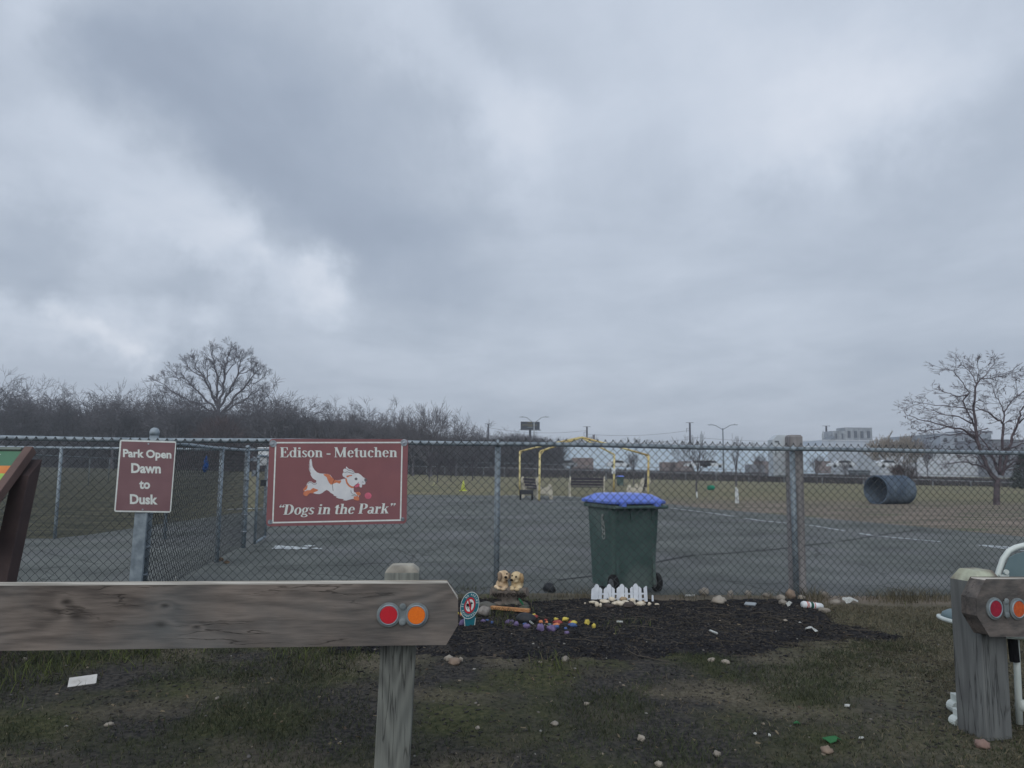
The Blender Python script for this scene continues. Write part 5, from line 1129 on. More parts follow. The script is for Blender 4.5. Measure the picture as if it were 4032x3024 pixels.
# seat shell projecting to the left
s0 = P(3735, 2446, 4.18); zs = s0.z
rim = [(s0.x, 4.18), (s0.x+.10, 4.02), (s0.x+.30, 3.98), (s0.x+.62, 4.02), (s0.x+.66, 4.42), (s0.x+.45, 4.50), (s0.x+.15, 4.46), (s0.x+.02, 4.34)]
rim = smooth2(rim, 2); mb = MB(); mb.tube([(x, y, zs+.0-.04*ss(s0.x, s0.x+.2, x)) for x, y in rim+[rim[0]]], .012, 8); mb.build('seat_rim', wm, ch, smooth=True)
cxs = sum(x for x, y in rim)/len(rim); cys = sum(y for x, y in rim)/len(rim); rings = []
for k, h in ((.97, 0), (.93, .028), (.8, .045), (.4, .05)): rings.append([(cxs+(x-cxs)*k, cys+(y-cys)*k, zs-.04*ss(s0.x, s0.x+.2, x)+h) for x, y in rim])
mb = MB(); mb.loft(rings); mb.build('seat', sm_, ch, smooth=True)
lw = [((4000, 2520), (4010, 2770), 4.05, .017), ((3795, 2500), (3790, 2790), 4.3, .015)]
for a, b, yy, r_ in lw:
    mb = MB(); p, q = P(*a, yy), P(*b, yy); q.z = gz(q.x, yy)+.02; mb.tube([p, q], r_, 10); mb.build('leg', wm, ch, smooth=True)
mb = MB(); p, q = P(3985, 2500, 4.03), P(3996, 2605, 4.03); mb.tube([p, q], .024, 10); mb.build('black_sleeve', flat('black_rubber', (.014, .015, .017)), ch)
mb = MB(); p = P(4010, 2775, 4.05); q = P(4090, 2790, 4.05); mb.tube([p, q], .03, 12); mb.build('base_tube', wm, ch, smooth=True)
for (x, y, dy) in ((3757, 2748, 4.25), (3767, 2808, 4.08)):
    c = P(x, y, dy); c.z = max(c.z, gz(c.x, dy)+.08) if False else c.z
    mb = MB(); mb.box(c+V((.03, 0, .0)), (.075, .05, .045)); mb.tube([c+V((.0, -.03, -.045)), c+V((.0, .03, -.045))], .032, 16); bevel(mb.build('foot_block', wm, ch), .003)
    mb = MB(); mb.tube([c+V((.03, -.031, -.05)), c+V((.03, .028, -.05))], .024, 14); mb.build('castor', flat('castor_grey', (.2, .21, .21)), ch)
# ============================================================ background
bark = nmat('bark_grey', lin((112, 110, 114)), lin((84, 82, 88)), 4, 4, .95, spec=.05)
barkd = nmat('bark_dark', lin((88, 86, 92)), lin((66, 64, 70)), 4, 4, .95, spec=.05)
barkb = nmat('bark_brown', lin((88, 74, 72)), lin((62, 52, 54)), 5, 4, .95, spec=.05)
barkp = nmat('bark_pale', lin((150, 138, 122)), lin((120, 110, 100)), 5, 4, .95, spec=.05)

def grow(mb, p, d, L_, r, lev, R, cfg):
    """recursive bare branch"""
    n = 3 if lev > 1 else 4; pts = [p.copy()]; rad = [r]; dirs = []
    for i in range(n):
        j = cfg['jit']*(1 if lev else .4)
        d = (d+V((R.gauss(0, j), R.gauss(0, j), R.gauss(0, j*.6)+cfg['trop']*.25))).normalized(); p = p+d*(L_/n); pts.append(p.copy()); rad.append(r*(1-.42*(i+1)/n)); dirs.append(d.copy())
    mb.tube(pts, rad, 5 if lev == 0 else 4 if lev == 1 else 3, caps=False)
    if lev >= cfg['lev']: return
    k = cfg['kids'][min(lev, len(cfg['kids'])-1)]
    for c in range(k):
        t = 1 if c == 0 else R.uniform(cfg.get('t0', .35) if lev else .55, 1.0); i = min(n-1, int(t*n)); q = pts[i]+(pts[i+1]-pts[i])*(t*n-i) if i < n else pts[n]
        if t == 1: q = pts[n]
        dd = dirs[i]; ax = dd.cross(V((R.gauss(0, 1), R.gauss(0, 1), R.gauss(0, 1)))).normalized()
        a = radians(R.uniform(*(cfg['ang'] if c else (5, cfg['ang'][0]+4))))
        nd = (Matrix.Rotation(a, 3, ax) @ dd)
        if cfg.get('flat') and lev: nd.z *= cfg['flat']; nd.normalize()
        if nd.z < cfg.get('zmin', -.1): nd.z = cfg.get('zmin', -.1); nd.normalize()
        rr = rad[min(i+1, n)]*R.uniform(.62, .85)
        grow(mb, q, nd, L_*R.uniform(*cfg['dec']), max(rr, cfg['rmin']), lev+1, R, cfg)
def make_tree(name, h, seed, mat, label, loc, cfg, tr=None, tf=.26, group=None, wide=1.0, cat='tree'):
    """tree built at real size round its own base: trunk + crown"""
    R = random.Random(seed); c = dict(lev=6, kids=[5, 4, 3, 3, 3], ang=(18, 42), dec=(.62, .82), jit=.10, trop=.25, rmin=.012); c.update(cfg)
    root = thing(name, loc, label, cat, group); o = V(loc); tr = tr or h*.018
    top = V((R.uniform(-.02, .02)*h, R.uniform(-.02, .02)*h, h*tf)); mb = MB()
    mb.tube([o+V((0, 0, -.3)), o+top*.5+V((R.uniform(-.01, .01)*h, 0, 0)), o+top], [tr*1.25, tr, tr*.85], 8); mb.build('trunk', mat, root)
    mb = MB(); n0 = c['kids'][0]; L0 = (h*(1-tf))*c.get('l0', .36)
    for k in range(n0):
        a = 2*pi*(k+R.random()*.6)/n0; sp = R.uniform(.15, .75)*wide if k else .08
        grow(mb, o+top*(R.uniform(.75, 1) if k else 1), V((cos(a)*sp, sin(a)*sp, 1)).normalized(), L0*R.uniform(.85, 1.15), tr*R.uniform(.5, .7), 1, R, c)
    # fit height exactly
    zt = max(v[2] for v in mb.v)-o.z; s = h/zt
    mb.v = [(o.x+(v[0]-o.x)*(1+(s-1)*.7), o.y+(v[1]-o.y)*(1+(s-1)*.7), o.z+(v[2]-o.z)*s if v[2]-o.z > h*tf*.7 else v[2]) for v in mb.v]
    mb.build('crown', mat, root); return root
VX = lambda v: v*4032/2212
def at(vx, Y):     # world X of a photo column at distance Y
    return P(VX(vx), 1830, Y).x
def zat(vx, vy, Y): return P(VX(vx), VX(vy), Y).z

# ---- tree line on the left: prototypes then copies, each tree its own thing
TC = dict(lev=6, kids=[6, 4, 3, 3, 3, 3], ang=(24, 56), trop=.04, jit=.17, dec=(.62, .82), zmin=-.35, t0=.25)
slots = [(5, 788, 1, 112), (40, 812, 2, 118), (70, 803, 3, 114), (108, 822, 1, 120), (140, 818, 2, 113), (172, 826, 3, 119), (207, 824, 1, 115), (243, 816, 2, 112), (272, 826, 3, 121), (302, 828, 1, 116), (332, 818, 2, 118), (378, 800, 3, 111), (415, 820, 1, 119), (545, 812, 2, 119), (592, 800, 3, 112), (625, 838, 1, 118), (652, 849, 2, 116), (690, 853, 3, 121), (722, 850, 1, 117), (757, 853, 2, 113), (788, 853, 1, 116), (835, 853, 3, 108), (868, 880, 2, 112), (985, 876, 1, 104), (1028, 906, 2, 118), (1052, 902, 3, 124), (1090, 918, 1, 130), (1122, 924, 2, 134), (1160, 930, 3, 136)]
desc = ['at the far left edge, cut off by the frame', 'second from the left edge', 'with a tall thin spike, third from the left', 'over the dark wood, fourth from the left', 'fifth from the left edge of the wood', 'sixth from the left, above the left yard post', 'low round one left of the hours sign column', 'rising above the hours sign, left of centre', 'dense one just above the hours sign', 'right above the hours sign, thin crown', 'thin crown just left of the great tree', 'leaning out beside the left of the great tree', 'half hidden behind the left of the great tree', 'half hidden behind the right of the great tree', 'tall one immediately right of the great tree', 'low one right of the tall neighbour of the great tree', 'above the left part of the dog sign', 'above the word Edison on the dog sign', 'above the centre of the dog sign', 'above the dash on the dog sign', 'above the word Metuchen on the dog sign', 'fan-shaped, above the right end of the dog sign', 'low one between two fan-shaped crowns', 'small one right of the broad pale tree', 'thin one between broad tree and fence post', 'slender one above the fence post', 'low one left of the billboard', 'dark low one beside the billboard pole', 'low one right of the billboard']
protos = {}
for (vx, vy, k, Y), ds in zip(slots, desc):
    X_ = at(vx, Y); z0 = gz(X_, Y); h = zat(vx, vy, Y)-z0; loc = (X_, Y, z0); lb = 'bare grey tree '+ds
    if k not in protos:
        protos[k] = (make_tree('bare_tree', 11.5, 40+k, bark, lb, loc, dict(TC, rmin=.022), wide=(1.0, .8, 1.1)[k-1], group='bare trees along the wood'), 11.5)
        protos[k][0].scale = (h/11.5*.95, h/11.5*.95, h/11.5)
    else:
        c = copy_tree(protos[k][0]); c.location = loc; s = h/protos[k][1]; R = random.Random(int(vx)); c.rotation_euler.z = R.uniform(0, 6.28); c.scale = (s*R.uniform(.85, 1.1), s*R.uniform(.85, 1.1), s); c['label'] = lb
# the great tree and the broad pale tree
def guided(name, stems, fn, mat, label, loc, trunk_z, tw, sub, seed, keep=1.0, group=None):
    root = thing(name, loc, label, 'tree', group); crown = MB(); R = random.Random(seed); allp = []
    for i, (pl, r0, r1, dy) in enumerate(stems):
        n = len(pl); pts = []
        for k, (x, y) in enumerate(pl):
            if k < n-1:
                for s in range(4): t = s/4; pts.append((x+(pl[k+1][0]-x)*t, y+(pl[k+1][1]-y)*t, (k+t)/(n-1)))
            else: pts.append((x, y, 1))
        P3 = [fn(x+R.gauss(0, 4)*(i > 0), y+R.gauss(0, 4)*(i > 0), dy*t) for x, y, t in pts]; rr = [r0+(r1-r0)*t for _, _, t in pts]
        if i == 0: P3[0].z = trunk_z; mb = MB(); mb.tube(P3, rr, 10, caps=False); mb.build('trunk', mat, root); continue
        crown.tube(P3, rr, 5, caps=False)
        for k in range(3, len(P3)):
            for _ in range(3):
                if R.random() > keep: continue
                dd = (P3[k]-P3[k-1]).normalized(); a = R.choice((-1, 1))*R.uniform(.35, .95); ax = V((R.gauss(0, .7), -1, R.gauss(0, .5))).normalized(); nd = Matrix.Rotation(a, 3, ax) @ dd; nd.z += .25; nd.normalize()
                grow(crown, P3[k], nd, R.uniform(*tw), max(sub['rmin'], rr[k]*.5), sub['lev']-3, R, sub)
    crown.build('crown', mat, root); return root
GY = 119; X_ = at(470, GY)
def GTR(zx, zy, dy): return P(zx/1.3825, 900+(zy+14)/1.3825, GY+dy)
gs = [([(1190, 1290), (1188, 1100), (1190, 985)], .55, .42, 0), ([(1190, 985), (1180, 900), (1185, 800), (1162, 700), (1155, 655)], .26, .03, 0), ([(1192, 960), (1215, 860), (1225, 760), (1236, 700), (1248, 655)], .24, .03, -2), ([(1190, 980), (1240, 880), (1290, 790), (1305, 720), (1330, 690)], .22, .03, 1), ([(1200, 990), (1270, 910), (1340, 840), (1380, 785), (1400, 755)], .22, .03, -2),
 ([(1205, 995), (1290, 940), (1370, 890), (1425, 860)], .18, .03, 2), ([(1188, 970), (1150, 880), (1110, 800), (1062, 740), (1058, 690)], .22, .03, 2), ([(1182, 985), (1120, 920), (1060, 850), (1010, 800), (945, 768)], .2, .03, -2), ([(1178, 992), (1090, 950), (990, 900), (905, 850), (855, 812)], .18, .03, 1), ([(1175, 1000), (1060, 965), (960, 930)], .14, .03, -2),
 ([(1150, 880), (1130, 780), (1118, 705)], .12, .03, -2), ([(1110, 800), (1030, 745), (1010, 705)], .1, .03, 1), ([(1225, 780), (1275, 720), (1280, 680)], .1, .03, 2), ([(1340, 842), (1400, 820), (1440, 790)], .09, .03, -1), ([(1185, 820), (1205, 740), (1205, 680)], .1, .03, 3), ([(1010, 800), (960, 800), (880, 800)], .08, .03, 2), ([(1290, 792), (1350, 760), (1370, 740)], .08, .03, 1)]
guided('great_bare_tree', gs, GTR, nmat('bark_great', lin((96, 92, 98)), lin((74, 70, 78)), 4, 4, .95, spec=.05), 'tallest broad bare tree rising out of the wood above both signs', (X_, GY, gz(X_, GY)), gz(X_, GY)-.2, (.55, 1.05), dict(lev=6, kids=[3, 3, 3, 3, 3, 3], ang=(18, 46), dec=(.6, .85), jit=.13, trop=.12, rmin=.017), 7, .55)
X_ = at(930, 92); h = zat(930, 853, 92)-gz(X_, 92)
make_tree('broad_bare_tree', h, 81, bark, 'broad pale bare tree with fanned branches right of the dog sign', (X_, 92, gz(X_, 92)), dict(lev=6, kids=[7, 4, 3, 3, 3], ang=(16, 40), rmin=.02, l0=.38), tf=.16, wide=1.5, tr=.22)
X_ = at(893, 96); make_tree('small_bare_tree', zat(893, 884, 96)-gz(X_, 96), 83, bark, 'small bare tree at the left foot of the broad pale tree', (X_, 96, gz(X_, 96)), dict(lev=5, kids=[6, 4, 3, 3], rmin=.02), tf=.2, wide=1.3)

# ---- the wood itself: a dense mass of saplings and brush (nobody could count it)
def brush(name, n, pos, mats, label, cat, w=.05, seed=3, lean=.22):
    rg = random.Random(seed); mb = MB()
    for i in range(n):
        x, y, hmax = pos(rg)
        z0 = gz(x, y)-.1; h = hmax*(rg.random()**.55); L_ = rg.uniform(.18, .42)*hmax; zb = max(0, h-L_); a = rg.uniform(0, pi); ww = w*rg.uniform(.6, 1.5); lx, ly = rg.gauss(0, lean)*L_, rg.gauss(0, lean)*L_
        ca, sa = cos(a)*ww, sin(a)*ww
        mb.v += [(x-ca, y-sa, z0+zb), (x+ca, y+sa, z0+zb), (x+lx+ca*.25, y+ly+sa*.25, z0+h), (x+lx-ca*.25, y+ly-sa*.25, z0+h)]
        q = len(mb.v)-4; mb.f.append((q, q+1, q+2, q+3)); mb.m.append(rg.randrange(len(mats)))
        if i % 3 == 0:   # side twig
            mx_, my_, mz = x+lx*.5, y+ly*.5, z0+zb+(h-zb)*.5; tx, ty, tz = rg.gauss(0, .35)*L_, rg.gauss(0, .3)*L_, rg.uniform(.1, .5)*L_
            mb.v += [(mx_, my_, mz-ww*.5), (mx_, my_, mz+ww*.5), (mx_+tx, my_+ty, mz+tz)]; q = len(mb.v)-3; mb.f.append((q, q+1, q+2)); mb.m.append(rg.randrange(len(mats)))
    o = mb.build(name, mats); tag(o, label, cat, kind='stuff'); return o
WT = [(-80, 882), (0, 884), (100, 882), (230, 892), (330, 890), (420, 878), (560, 884), (640, 898), (740, 902), (860, 918), (900, 926), (985, 938), (1010, 946), (1050, 942), (1090, 934), (1130, 932), (1180, 940), (1210, 950)]
def wood_pos(rg):
    vx = rg.uniform(-80, 1215); t = rg.random(); Y = 112+14*t+(12 if vx > 1000 else 0); X_ = P(VX(vx), 1830, Y).x
    top = interp(WT, vx)+6*fbm(vx*.03, Y*.2, 1, 3)*2+3; return X_, Y, max(.6, zat(vx, top, Y)-gz(X_, Y))
bm = [flat('brush_a', lin((92, 92, 100))), flat('brush_b', lin((80, 78, 84))), flat('brush_c', lin((102, 98, 102))), flat('brush_d', lin((86, 84, 84)))]
brush('woodland', 80000, wood_pos, bm, 'dense dark leafless woodland across the left background', 'woodland', .035, 5, .45)
def shrub_pos(rg):
    vx = rg.gauss(470, 50); Y = 108+3*rg.random(); X_ = P(VX(vx), 1830, Y).x; return X_, Y, max(.5, (zat(470, 892, Y)-gz(X_, Y))*exp(-((vx-470)/75)**2))
brush('reddish_thicket', 5000, shrub_pos, [flat('thicket_a', lin((104, 88, 88))), flat('thicket_b', lin((88, 74, 76)))], 'reddish-brown thicket at the foot of the great tree', 'thicket', .05, 6, .5)

# ---- far fences with a brush bank between them
FA = []
for sx, sy, Y in ((-100, 1850, 128), (900, 1836, 118), (1610, 1835, 110), (1986, 1842, 100), (2700, 1863, 85), (3400, 1881, 70), (4150, 1905, 60)): p = P(sx, sy, Y); FA.append((p.x, Y, p.z))
def rail_fence(name, pts, h, label, n_post, r, mat, group):
    th = thing(name, (pts[len(pts)//2][0], pts[len(pts)//2][1], gz(*pts[len(pts)//2][:2])), label, 'fence', group)
    pp = []
    for a, b in zip(pts, pts[1:]):
        for i in range(10): t = i/10; pp.append(tuple(a[k]+(b[k]-a[k])*t for k in range(3)))
    pp.append(pts[-1]); mb = MB(); mb.tube(pp, r, 6); mb.build('top_rail', mat, th)
    k = max(1, len(pp)//n_post)
    for p in pp[::k]:
        mb = MB(); mb.tube([(p[0], p[1], gz(p[0], p[1])-.05), p], r*1.15, 6); mb.build('post', mat, th)
    return th
fgal = nmat('far_galvanised', lin((140, 146, 152)), lin((116, 122, 128)), 2, 3, .6)
rail_fence('far_rail_fence', FA, 1.2, 'long low railed fence at the far end of the grass, nearer of two', 30, .035, fgal, 'far fences')
FB = []
for sx, sy, Y in ((1500, 1820, 122), (1986, 1823, 110), (2700, 1845, 95), (3300, 1858, 80), (4150, 1880, 70)): p = P(sx, sy, Y); FB.append((p.x, Y, p.z))
rail_fence('far_rail_fence', FB, 1.2, 'second far fence rail running along the brush bank, farther of two', 22, .03, fgal, 'far fences')
def bank_pos(rg):
    sx = rg.uniform(1450, 4250); t = rg.random(); 
    ya = interp([(1400, 112), (1610, 110), (1986, 100), (2700, 85), (3400, 70), (4250, 60)], sx)+.6; Y = ya+8.5*t; p = P(sx, 1830, Y)
    sy = interp([(1400, 1834), (1986, 1828), (2700, 1848), (3300, 1861), (4250, 1884)], sx)+5*fbm(sx*.02, Y*.3, 1, 3)
    return p.x, Y, max(.4, P(sx, sy, Y).z-gz(p.x, Y))
brush('brush_bank', 26000, bank_pos, [flat('bank_a', lin((88, 84, 88))), flat('bank_b', lin((76, 74, 80))), flat('bank_c', lin((100, 94, 92)))], 'dark brush growing along the far fences', 'brush', .035, 8, .45)

# ---- far buildings, containers and vehicles
def bld(name, sx0, sx1, ytop, Y, depth, mat, label, cat, roofm=None, win=0, over=.15, base=None):
    a, b = P(sx0, 1830, Y), P(sx1, 1830, Y); zt = P((sx0+sx1)/2, ytop, Y).z; z0 = gz(a.x, Y)-.3 if base is None else base
    th = thing(name, ((a.x+b.x)/2, Y, z0), label, cat); mb = MB(); mb.box(((a.x+b.x)/2, Y+depth/2, (z0+zt)/2), (b.x-a.x, depth, zt-z0)); mb.build('wall', mat, th)
    if roofm: mb = MB(); mb.box(((a.x+b.x)/2, Y+depth/2, zt+over/2), (b.x-a.x+.4, depth+.4, over)); mb.build('roof', roofm, th)
    for i in range(win):
        x = a.x+(b.x-a.x)*(i+.5)/win; mb = MB(); mb.box((x, Y-.02, z0+(zt-z0)*.55), ((b.x-a.x)/win*.35, .06, (zt-z0)*.28)); mb.build('window', flat('far_window', (.04, .045, .055)), th)
    return th, a, b, zt
wh = nmat('panel_wall', lin((206, 222, 238)), lin((196, 213, 230)), .25, 3, .7); roofw = nmat('white_coping', lin((214, 220, 226)), None, 3)
gry = nmat('panel_grey', lin((186, 194, 204)), lin((174, 183, 194)), .3, 3, .7); wht = nmat('panel_white', lin((206, 212, 218)), lin((188, 194, 200)), .5, 3, .7); brn = nmat('rust_panel', lin((134, 120, 117)), lin((114, 102, 101)), 1, 4, .8)
seam = flat('wall_seam', lin((182, 198, 216)))
th, a, b, zt = bld('warehouse', 2246, 3262, 1757, 200, 60, wh, 'long pale blue-grey warehouse behind the far fences', 'warehouse', roofw, over=.25)
for i in range(1, 12): x = a.x+(b.x-a.x)*i/12; mb = MB(); mb.box((x, 199.96, zt-4.2), (.12, .1, 8)); mb.build('wall_seam', seam, th)
for i, sx in enumerate((2700, 3000, 3080, 3240)):
    c = P(sx, 1835, 199.9); mb = MB(); mb.box((c.x, 199.9, c.z-.3), (4.2, .12, 3.2)); mb.build('loading_door', brn, th)
th, a, b, zt = bld('factory', 3236, 3712, 1737, 206, 50, gry, 'taller pale grey factory with two roof plant rooms, right background', 'factory', roofw, over=.2)
for (s0, s1, yt, nm) in ((3281, 3328, 1697, 'plant_room'), (3331, 3431, 1684, 'plant_room')):
    p, q = P(s0, 1737, 208), P(s1, yt, 208); mb = MB(); mb.box(((p.x+q.x)/2, 211, (p.z+q.z)/2), (q.x-p.x, 6, q.z-p.z)); rm = mb.build(nm, nmat('plant_grey', lin((158, 164, 170)), lin((128, 134, 142)), .8, 4, .8), th)
    for k in range(2 if s0 < 3300 else 4):
        t = (k+.5)/(2 if s0 < 3300 else 4); x = p.x+(q.x-p.x)*t; mb = MB(); mb.box((x, 207.9, p.z+(q.z-p.z)*.5), ((q.x-p.x)*.10, .25, (q.z-p.z)*.5)); mb.build('louvre', flat('louvre_dark', lin((96, 102, 112))), rm)
    for k in range(3):
        x = p.x+(q.x-p.x)*k/2; mb = MB(); mb.box((x, 207.85, (p.z+q.z)/2), (.12, .2, q.z-p.z)); mb.build('frame', flat('louvre_frame', lin((176, 182, 188))), rm)
mb = MB(); p, q = P(3255, 1737, 207), P(3281, 1716, 207); mb.loft([[(p.x, 206, p.z), (q.x, 206, p.z), (q.x, 206, q.z)], [(p.x, 212, p.z), (q.x, 212, p.z), (q.x, 212, q.z)]]); mb.build('sloping_duct', flat('duct', lin((120, 128, 138))), th)
mb = MB()
for k in range(9): x = a.x+(b.x-a.x)*k/9; mb.box((x, 206-.03, zt-5), (.12, .08, 10))
mb.build('wall_seam', seam, th)
th, a, b, zt = bld('plant_block', 3708, 3910, 1709, 195, 30, nmat('block_grey', lin((146, 154, 164)), lin((132, 140, 150)), .5, 4, .8), 'grey factory block behind the seed-pod tree', 'factory', roofw, win=0, over=.15)
p, q = P(3790, 1709, 196), P(3908, 1697, 196); mb = MB(); mb.box(((p.x+q.x)/2, 200, (p.z+q.z)/2), (q.x-p.x, 8, q.z-p.z)); mb.build('roof_unit', flat('unit_grey', lin((132, 138, 148))), th)
for k in range(5): x = a.x+(b.x-a.x)*(k+.5)/5; mb = MB(); mb.box((x, 194.95, zt-1.6), (.7, .12, 1.1)); mb.build('window', flat('far_window', (.04, .045, .055)), th)
bld('brick_building', 3912, 4400, 1736, 180, 30, nmat('far_brick', lin((122, 126, 134)), lin((104, 108, 118)), .5, 4, .8), 'darker grey-brown building at the far right edge', 'building', flat('dark_roof', lin((96, 100, 108))), win=5)
bld('lower_annex', 3470, 3912, 1778, 186, 12, nmat('annex_wall', lin((196, 202, 210)), lin((182, 189, 198)), .5, 3, .7), 'low white annex in front of the factory, right background', 'annex', roofw, win=0)
# low things seen through the mesh in the middle distance
for nm, s0, s1, yt, Y, dp, mt, lb, ct, wn in [('low_building', 1612, 1642, 1783, 150, 6, wht, 'small white hut right beside the dog sign edge', 'hut', 0), ('low_building', 1644, 1682, 1783, 152, 6, wht, 'white hut with a dark window just right of the first hut', 'hut', 1), ('low_building', 1740, 1808, 1786, 150, 6, wht, 'long white building behind the broad pale tree', 'building', 3),
        ('shipping_container', 1824, 1884, 1790, 146, 3, brn, 'dark brown container left of the fence post, far off', 'container', 0), ('low_building', 1890, 1950, 1794, 152, 6, wht, 'low white building behind the fence post', 'building', 4), ('box_trailer', 1976, 2072, 1800, 144, 3, wht, 'long white trailer left of the yellow frame', 'trailer', 0),
        ('shipping_container', 2256, 2336, 1803, 150, 3, brn, 'brown container in front of the warehouse left end', 'container', 0), ('shipping_container', 2608, 2682, 1820, 146, 3, brn, 'brown container in front of the warehouse middle', 'container', 0), ('shipping_container', 2952, 3012, 1829, 146, 3, flat('dark_container', lin((130, 134, 142))), 'dark container left of the white post box', 'container', 0), ('flatbed_trailer', 3368, 3424, 1852, 140, 3, flat('dark_trailer', lin((70, 78, 84))), 'dark green trailer in front of the factory', 'trailer', 0),
        ('shed', 2080, 2106, 1803, 141, 3, flat('dark_shed', lin((74, 76, 84))), 'dark shed beside the left leg of the yellow frame', 'shed', 0)]:
    bld(nm, s0, s1, yt, Y, dp, mt, lb, ct, None, wn)
# parked vans and cars beyond the bank
def car(sx, Y, w, mat, label, hh=1.45, yaw=0, name='parked_car', lift=1.0, mirror=1):
    p = P(sx, 1825, Y); z0 = p.z-hh*.55; root = thing(name, (p.x, Y, z0), label, 'car' if name == 'parked_car' else 'van', 'vehicles parked beyond the far fence')
    pr = [(-.5, .18), (-.49, .48), (-.44, .54), (-.22, .60), (-.10, .98), (.26, 1.0), (.42, .66), (.5, .60), (.5, .18)] if name == 'parked_car' else [(-.5, .15), (-.49, .5), (-.38, .6), (-.30, .98), (.48, 1.0), (.5, .9), (.5, .15)]
    mb = MB(); mb.loft([[(p.x+mirror*x*w, Y-.85, z0+z*hh) for x, z in pr], [(p.x+mirror*x*w, Y+.85, z0+z*hh) for x, z in pr]]); mb.build('body', mat, root)
    g = flat('car_glass', (.03, .035, .045)); mb = MB(); q = [(-.17, .64), (-.09, .92), (.24, .94), (.36, .66)] if name == 'parked_car' else [(-.34, .62), (-.28, .90), (-.12, .90), (-.12, .62)]
    mb.add([(p.x+mirror*x*w, Y-.87, z0+z*hh) for x, z in q], [(0, 1, 2, 3)]); mb.build('window', g, root)
    for x in (-.3, .3): mb = MB(); mb.tube([(p.x+x*w, Y-.9, z0+.3), (p.x+x*w, Y-.7, z0+.3)], .31, 12); mb.build('wheel', flat('far_tyre', (.02, .02, .022)), root)
    return root
cw = nmat('car_white', lin((210, 216, 222)), lin((196, 202, 208)), 1, 2, .4, spec=.5); cs_ = flat('car_silver', lin((150, 156, 162))); cr = flat('car_red', lin((120, 60, 58)))
base = car(2135, 142, 5, cw, 'white car parked beside the left front leg of the yellow frame')
for i, (sx, Y, mt, lb, mi_) in enumerate([(2178, 143, cw, 'second white car, inside the yellow frame on the left', -1), (2222, 144, cs_, 'silver car left of the brown container', 1), (2440, 146, cw, 'white car before the warehouse right of the inner yellow leg', -1), (2745, 144, cw, 'white car behind the leafless sapling with white stick', 1), (2800, 144, cw, 'white car right of the forked sapling', -1),  (3310, 140, cw, 'white car before the factory roof rooms', 1), (3500, 138, cw, 'white car behind the brown bush', -1)]):
    car(sx, Y, 4.8, mt, lb, mirror=mi_)
# billboard
Y = 190; th = thing('billboard', (at(1145, Y), Y, gz(at(1145, Y), Y)), 'dark billboard with small gold writing on a single pole above the trees', 'billboard')
a, b = P(2050, 1691, Y), P(2125, 1661, Y); mb = MB(); mb.box(((a.x+b.x)/2, Y, (a.z+b.z)/2), (b.x-a.x, .5, b.z-a.z)); mb.build('board', flat('board_dark', lin((48, 54, 66))), th)
mb = MB(); mb.tube([((a.x+b.x)/2, Y+.3, gz(0, Y)-1), ((a.x+b.x)/2, Y+.3, a.z+.4)], .28, 12); mb.build('pole', flat('pole_dark', lin((66, 68, 82))), th)
mb = MB(); mb.box(((a.x+b.x)/2, Y-.6, a.z-.15), (b.x-a.x+.6, 1.0, .12)); mb.build('walkway', flat('pole_dark', (1, 1, 1)), th)
mb = MB(); R = random.Random(4); n = 17; w = b.x-a.x
for i in range(n):
    x = a.x+w*(.09+.80*i/n); hh = (b.z-a.z)*(.15 if i not in (0, 10) else .24); zc = a.z+(b.z-a.z)*(.56+.03*sin(i*.4)); tw = w*.010
    mb.box((x, Y-.27, zc), (tw, .04, hh))
    if i % 3: mb.box((x+w*.014, Y-.27, zc+hh*.4), (w*.026, .04, hh*.16))
    if i % 2: mb.box((x+w*.014, Y-.27, zc-hh*.4), (w*.026, .04, hh*.16))
for i in range(8): mb.box((a.x+w*(.36+.03*i), Y-.27, a.z+(b.z-a.z)*.86), (w*.018, .04, (b.z-a.z)*.07))
for i in range(7): mb.box((a.x+w*(.42+.03*i), Y-.27, a.z+(b.z-a.z)*.40), (w*.018, .04, (b.z-a.z)*.05))
mb.build('gold_writing', flat('gold', lin((176, 160, 104))), th)
mb = MB(); mb.box(((a.x+b.x)/2, Y-.27, a.z+(b.z-a.z)*.26), (w*.3, .04, (b.z-a.z)*.06)); mb.build('pale_bar', flat('pale_bar', lin((130, 144, 150))), th)
# double-arm street lamps
lg = nmat('lamp_grey', lin((152, 158, 162)), lin((136, 142, 148)), 2, 3, .5)
def lamp(sx, yt, yarm, sl, sr, Y, label, mat=None):
    b_ = P(sx, yt, Y); z0 = gz(b_.x, Y); root = thing('street_lamp', (b_.x, Y, z0), label, 'street lamp', 'double-armed street lamps'); m_ = mat or lg
    mb = MB(); mb.tube([(b_.x, Y, z0-.2), (b_.x, Y, b_.z+.25)], [.17, .10], 10); mb.build('pole', m_, root, smooth=True)
    for s in (sl, sr):
        e = P(s, yarm, Y); sg = 1 if s > sx else -1; dx = abs(e.x-b_.x)
        pts = [(b_.x, Y, b_.z), (b_.x+sg*dx*.30, Y, b_.z+(e.z-b_.z)*.55), (b_.x+sg*dx*.48, Y, b_.z+(e.z-b_.z)*.88), (b_.x+sg*dx*.62, Y, e.z), (b_.x+sg*dx*.72, Y, e.z)]
        mb = MB(); mb.tube(pts, .055, 8); arm = mb.build('arm', m_, root, smooth=True)
        mb = MB(); mb.box((b_.x+sg*dx*.85, Y, e.z), (dx*.32, .26, .09)); mb.tube([(b_.x+sg*dx*.80, Y, e.z), (b_.x+sg*dx*.80, Y, e.z+.2)], .05, 6); mb.build('lamp_head', m_, root)
lamp(2103, 1667, 1642, 2046, 2161, 134, 'double-armed street lamp beside the billboard')
lamp(2846, 1692, 1673, 2788, 2904, 134, 'double-armed street lamp above the warehouse, right of centre', nmat('lamp_dim', lin((118, 128, 138)), None, 3))
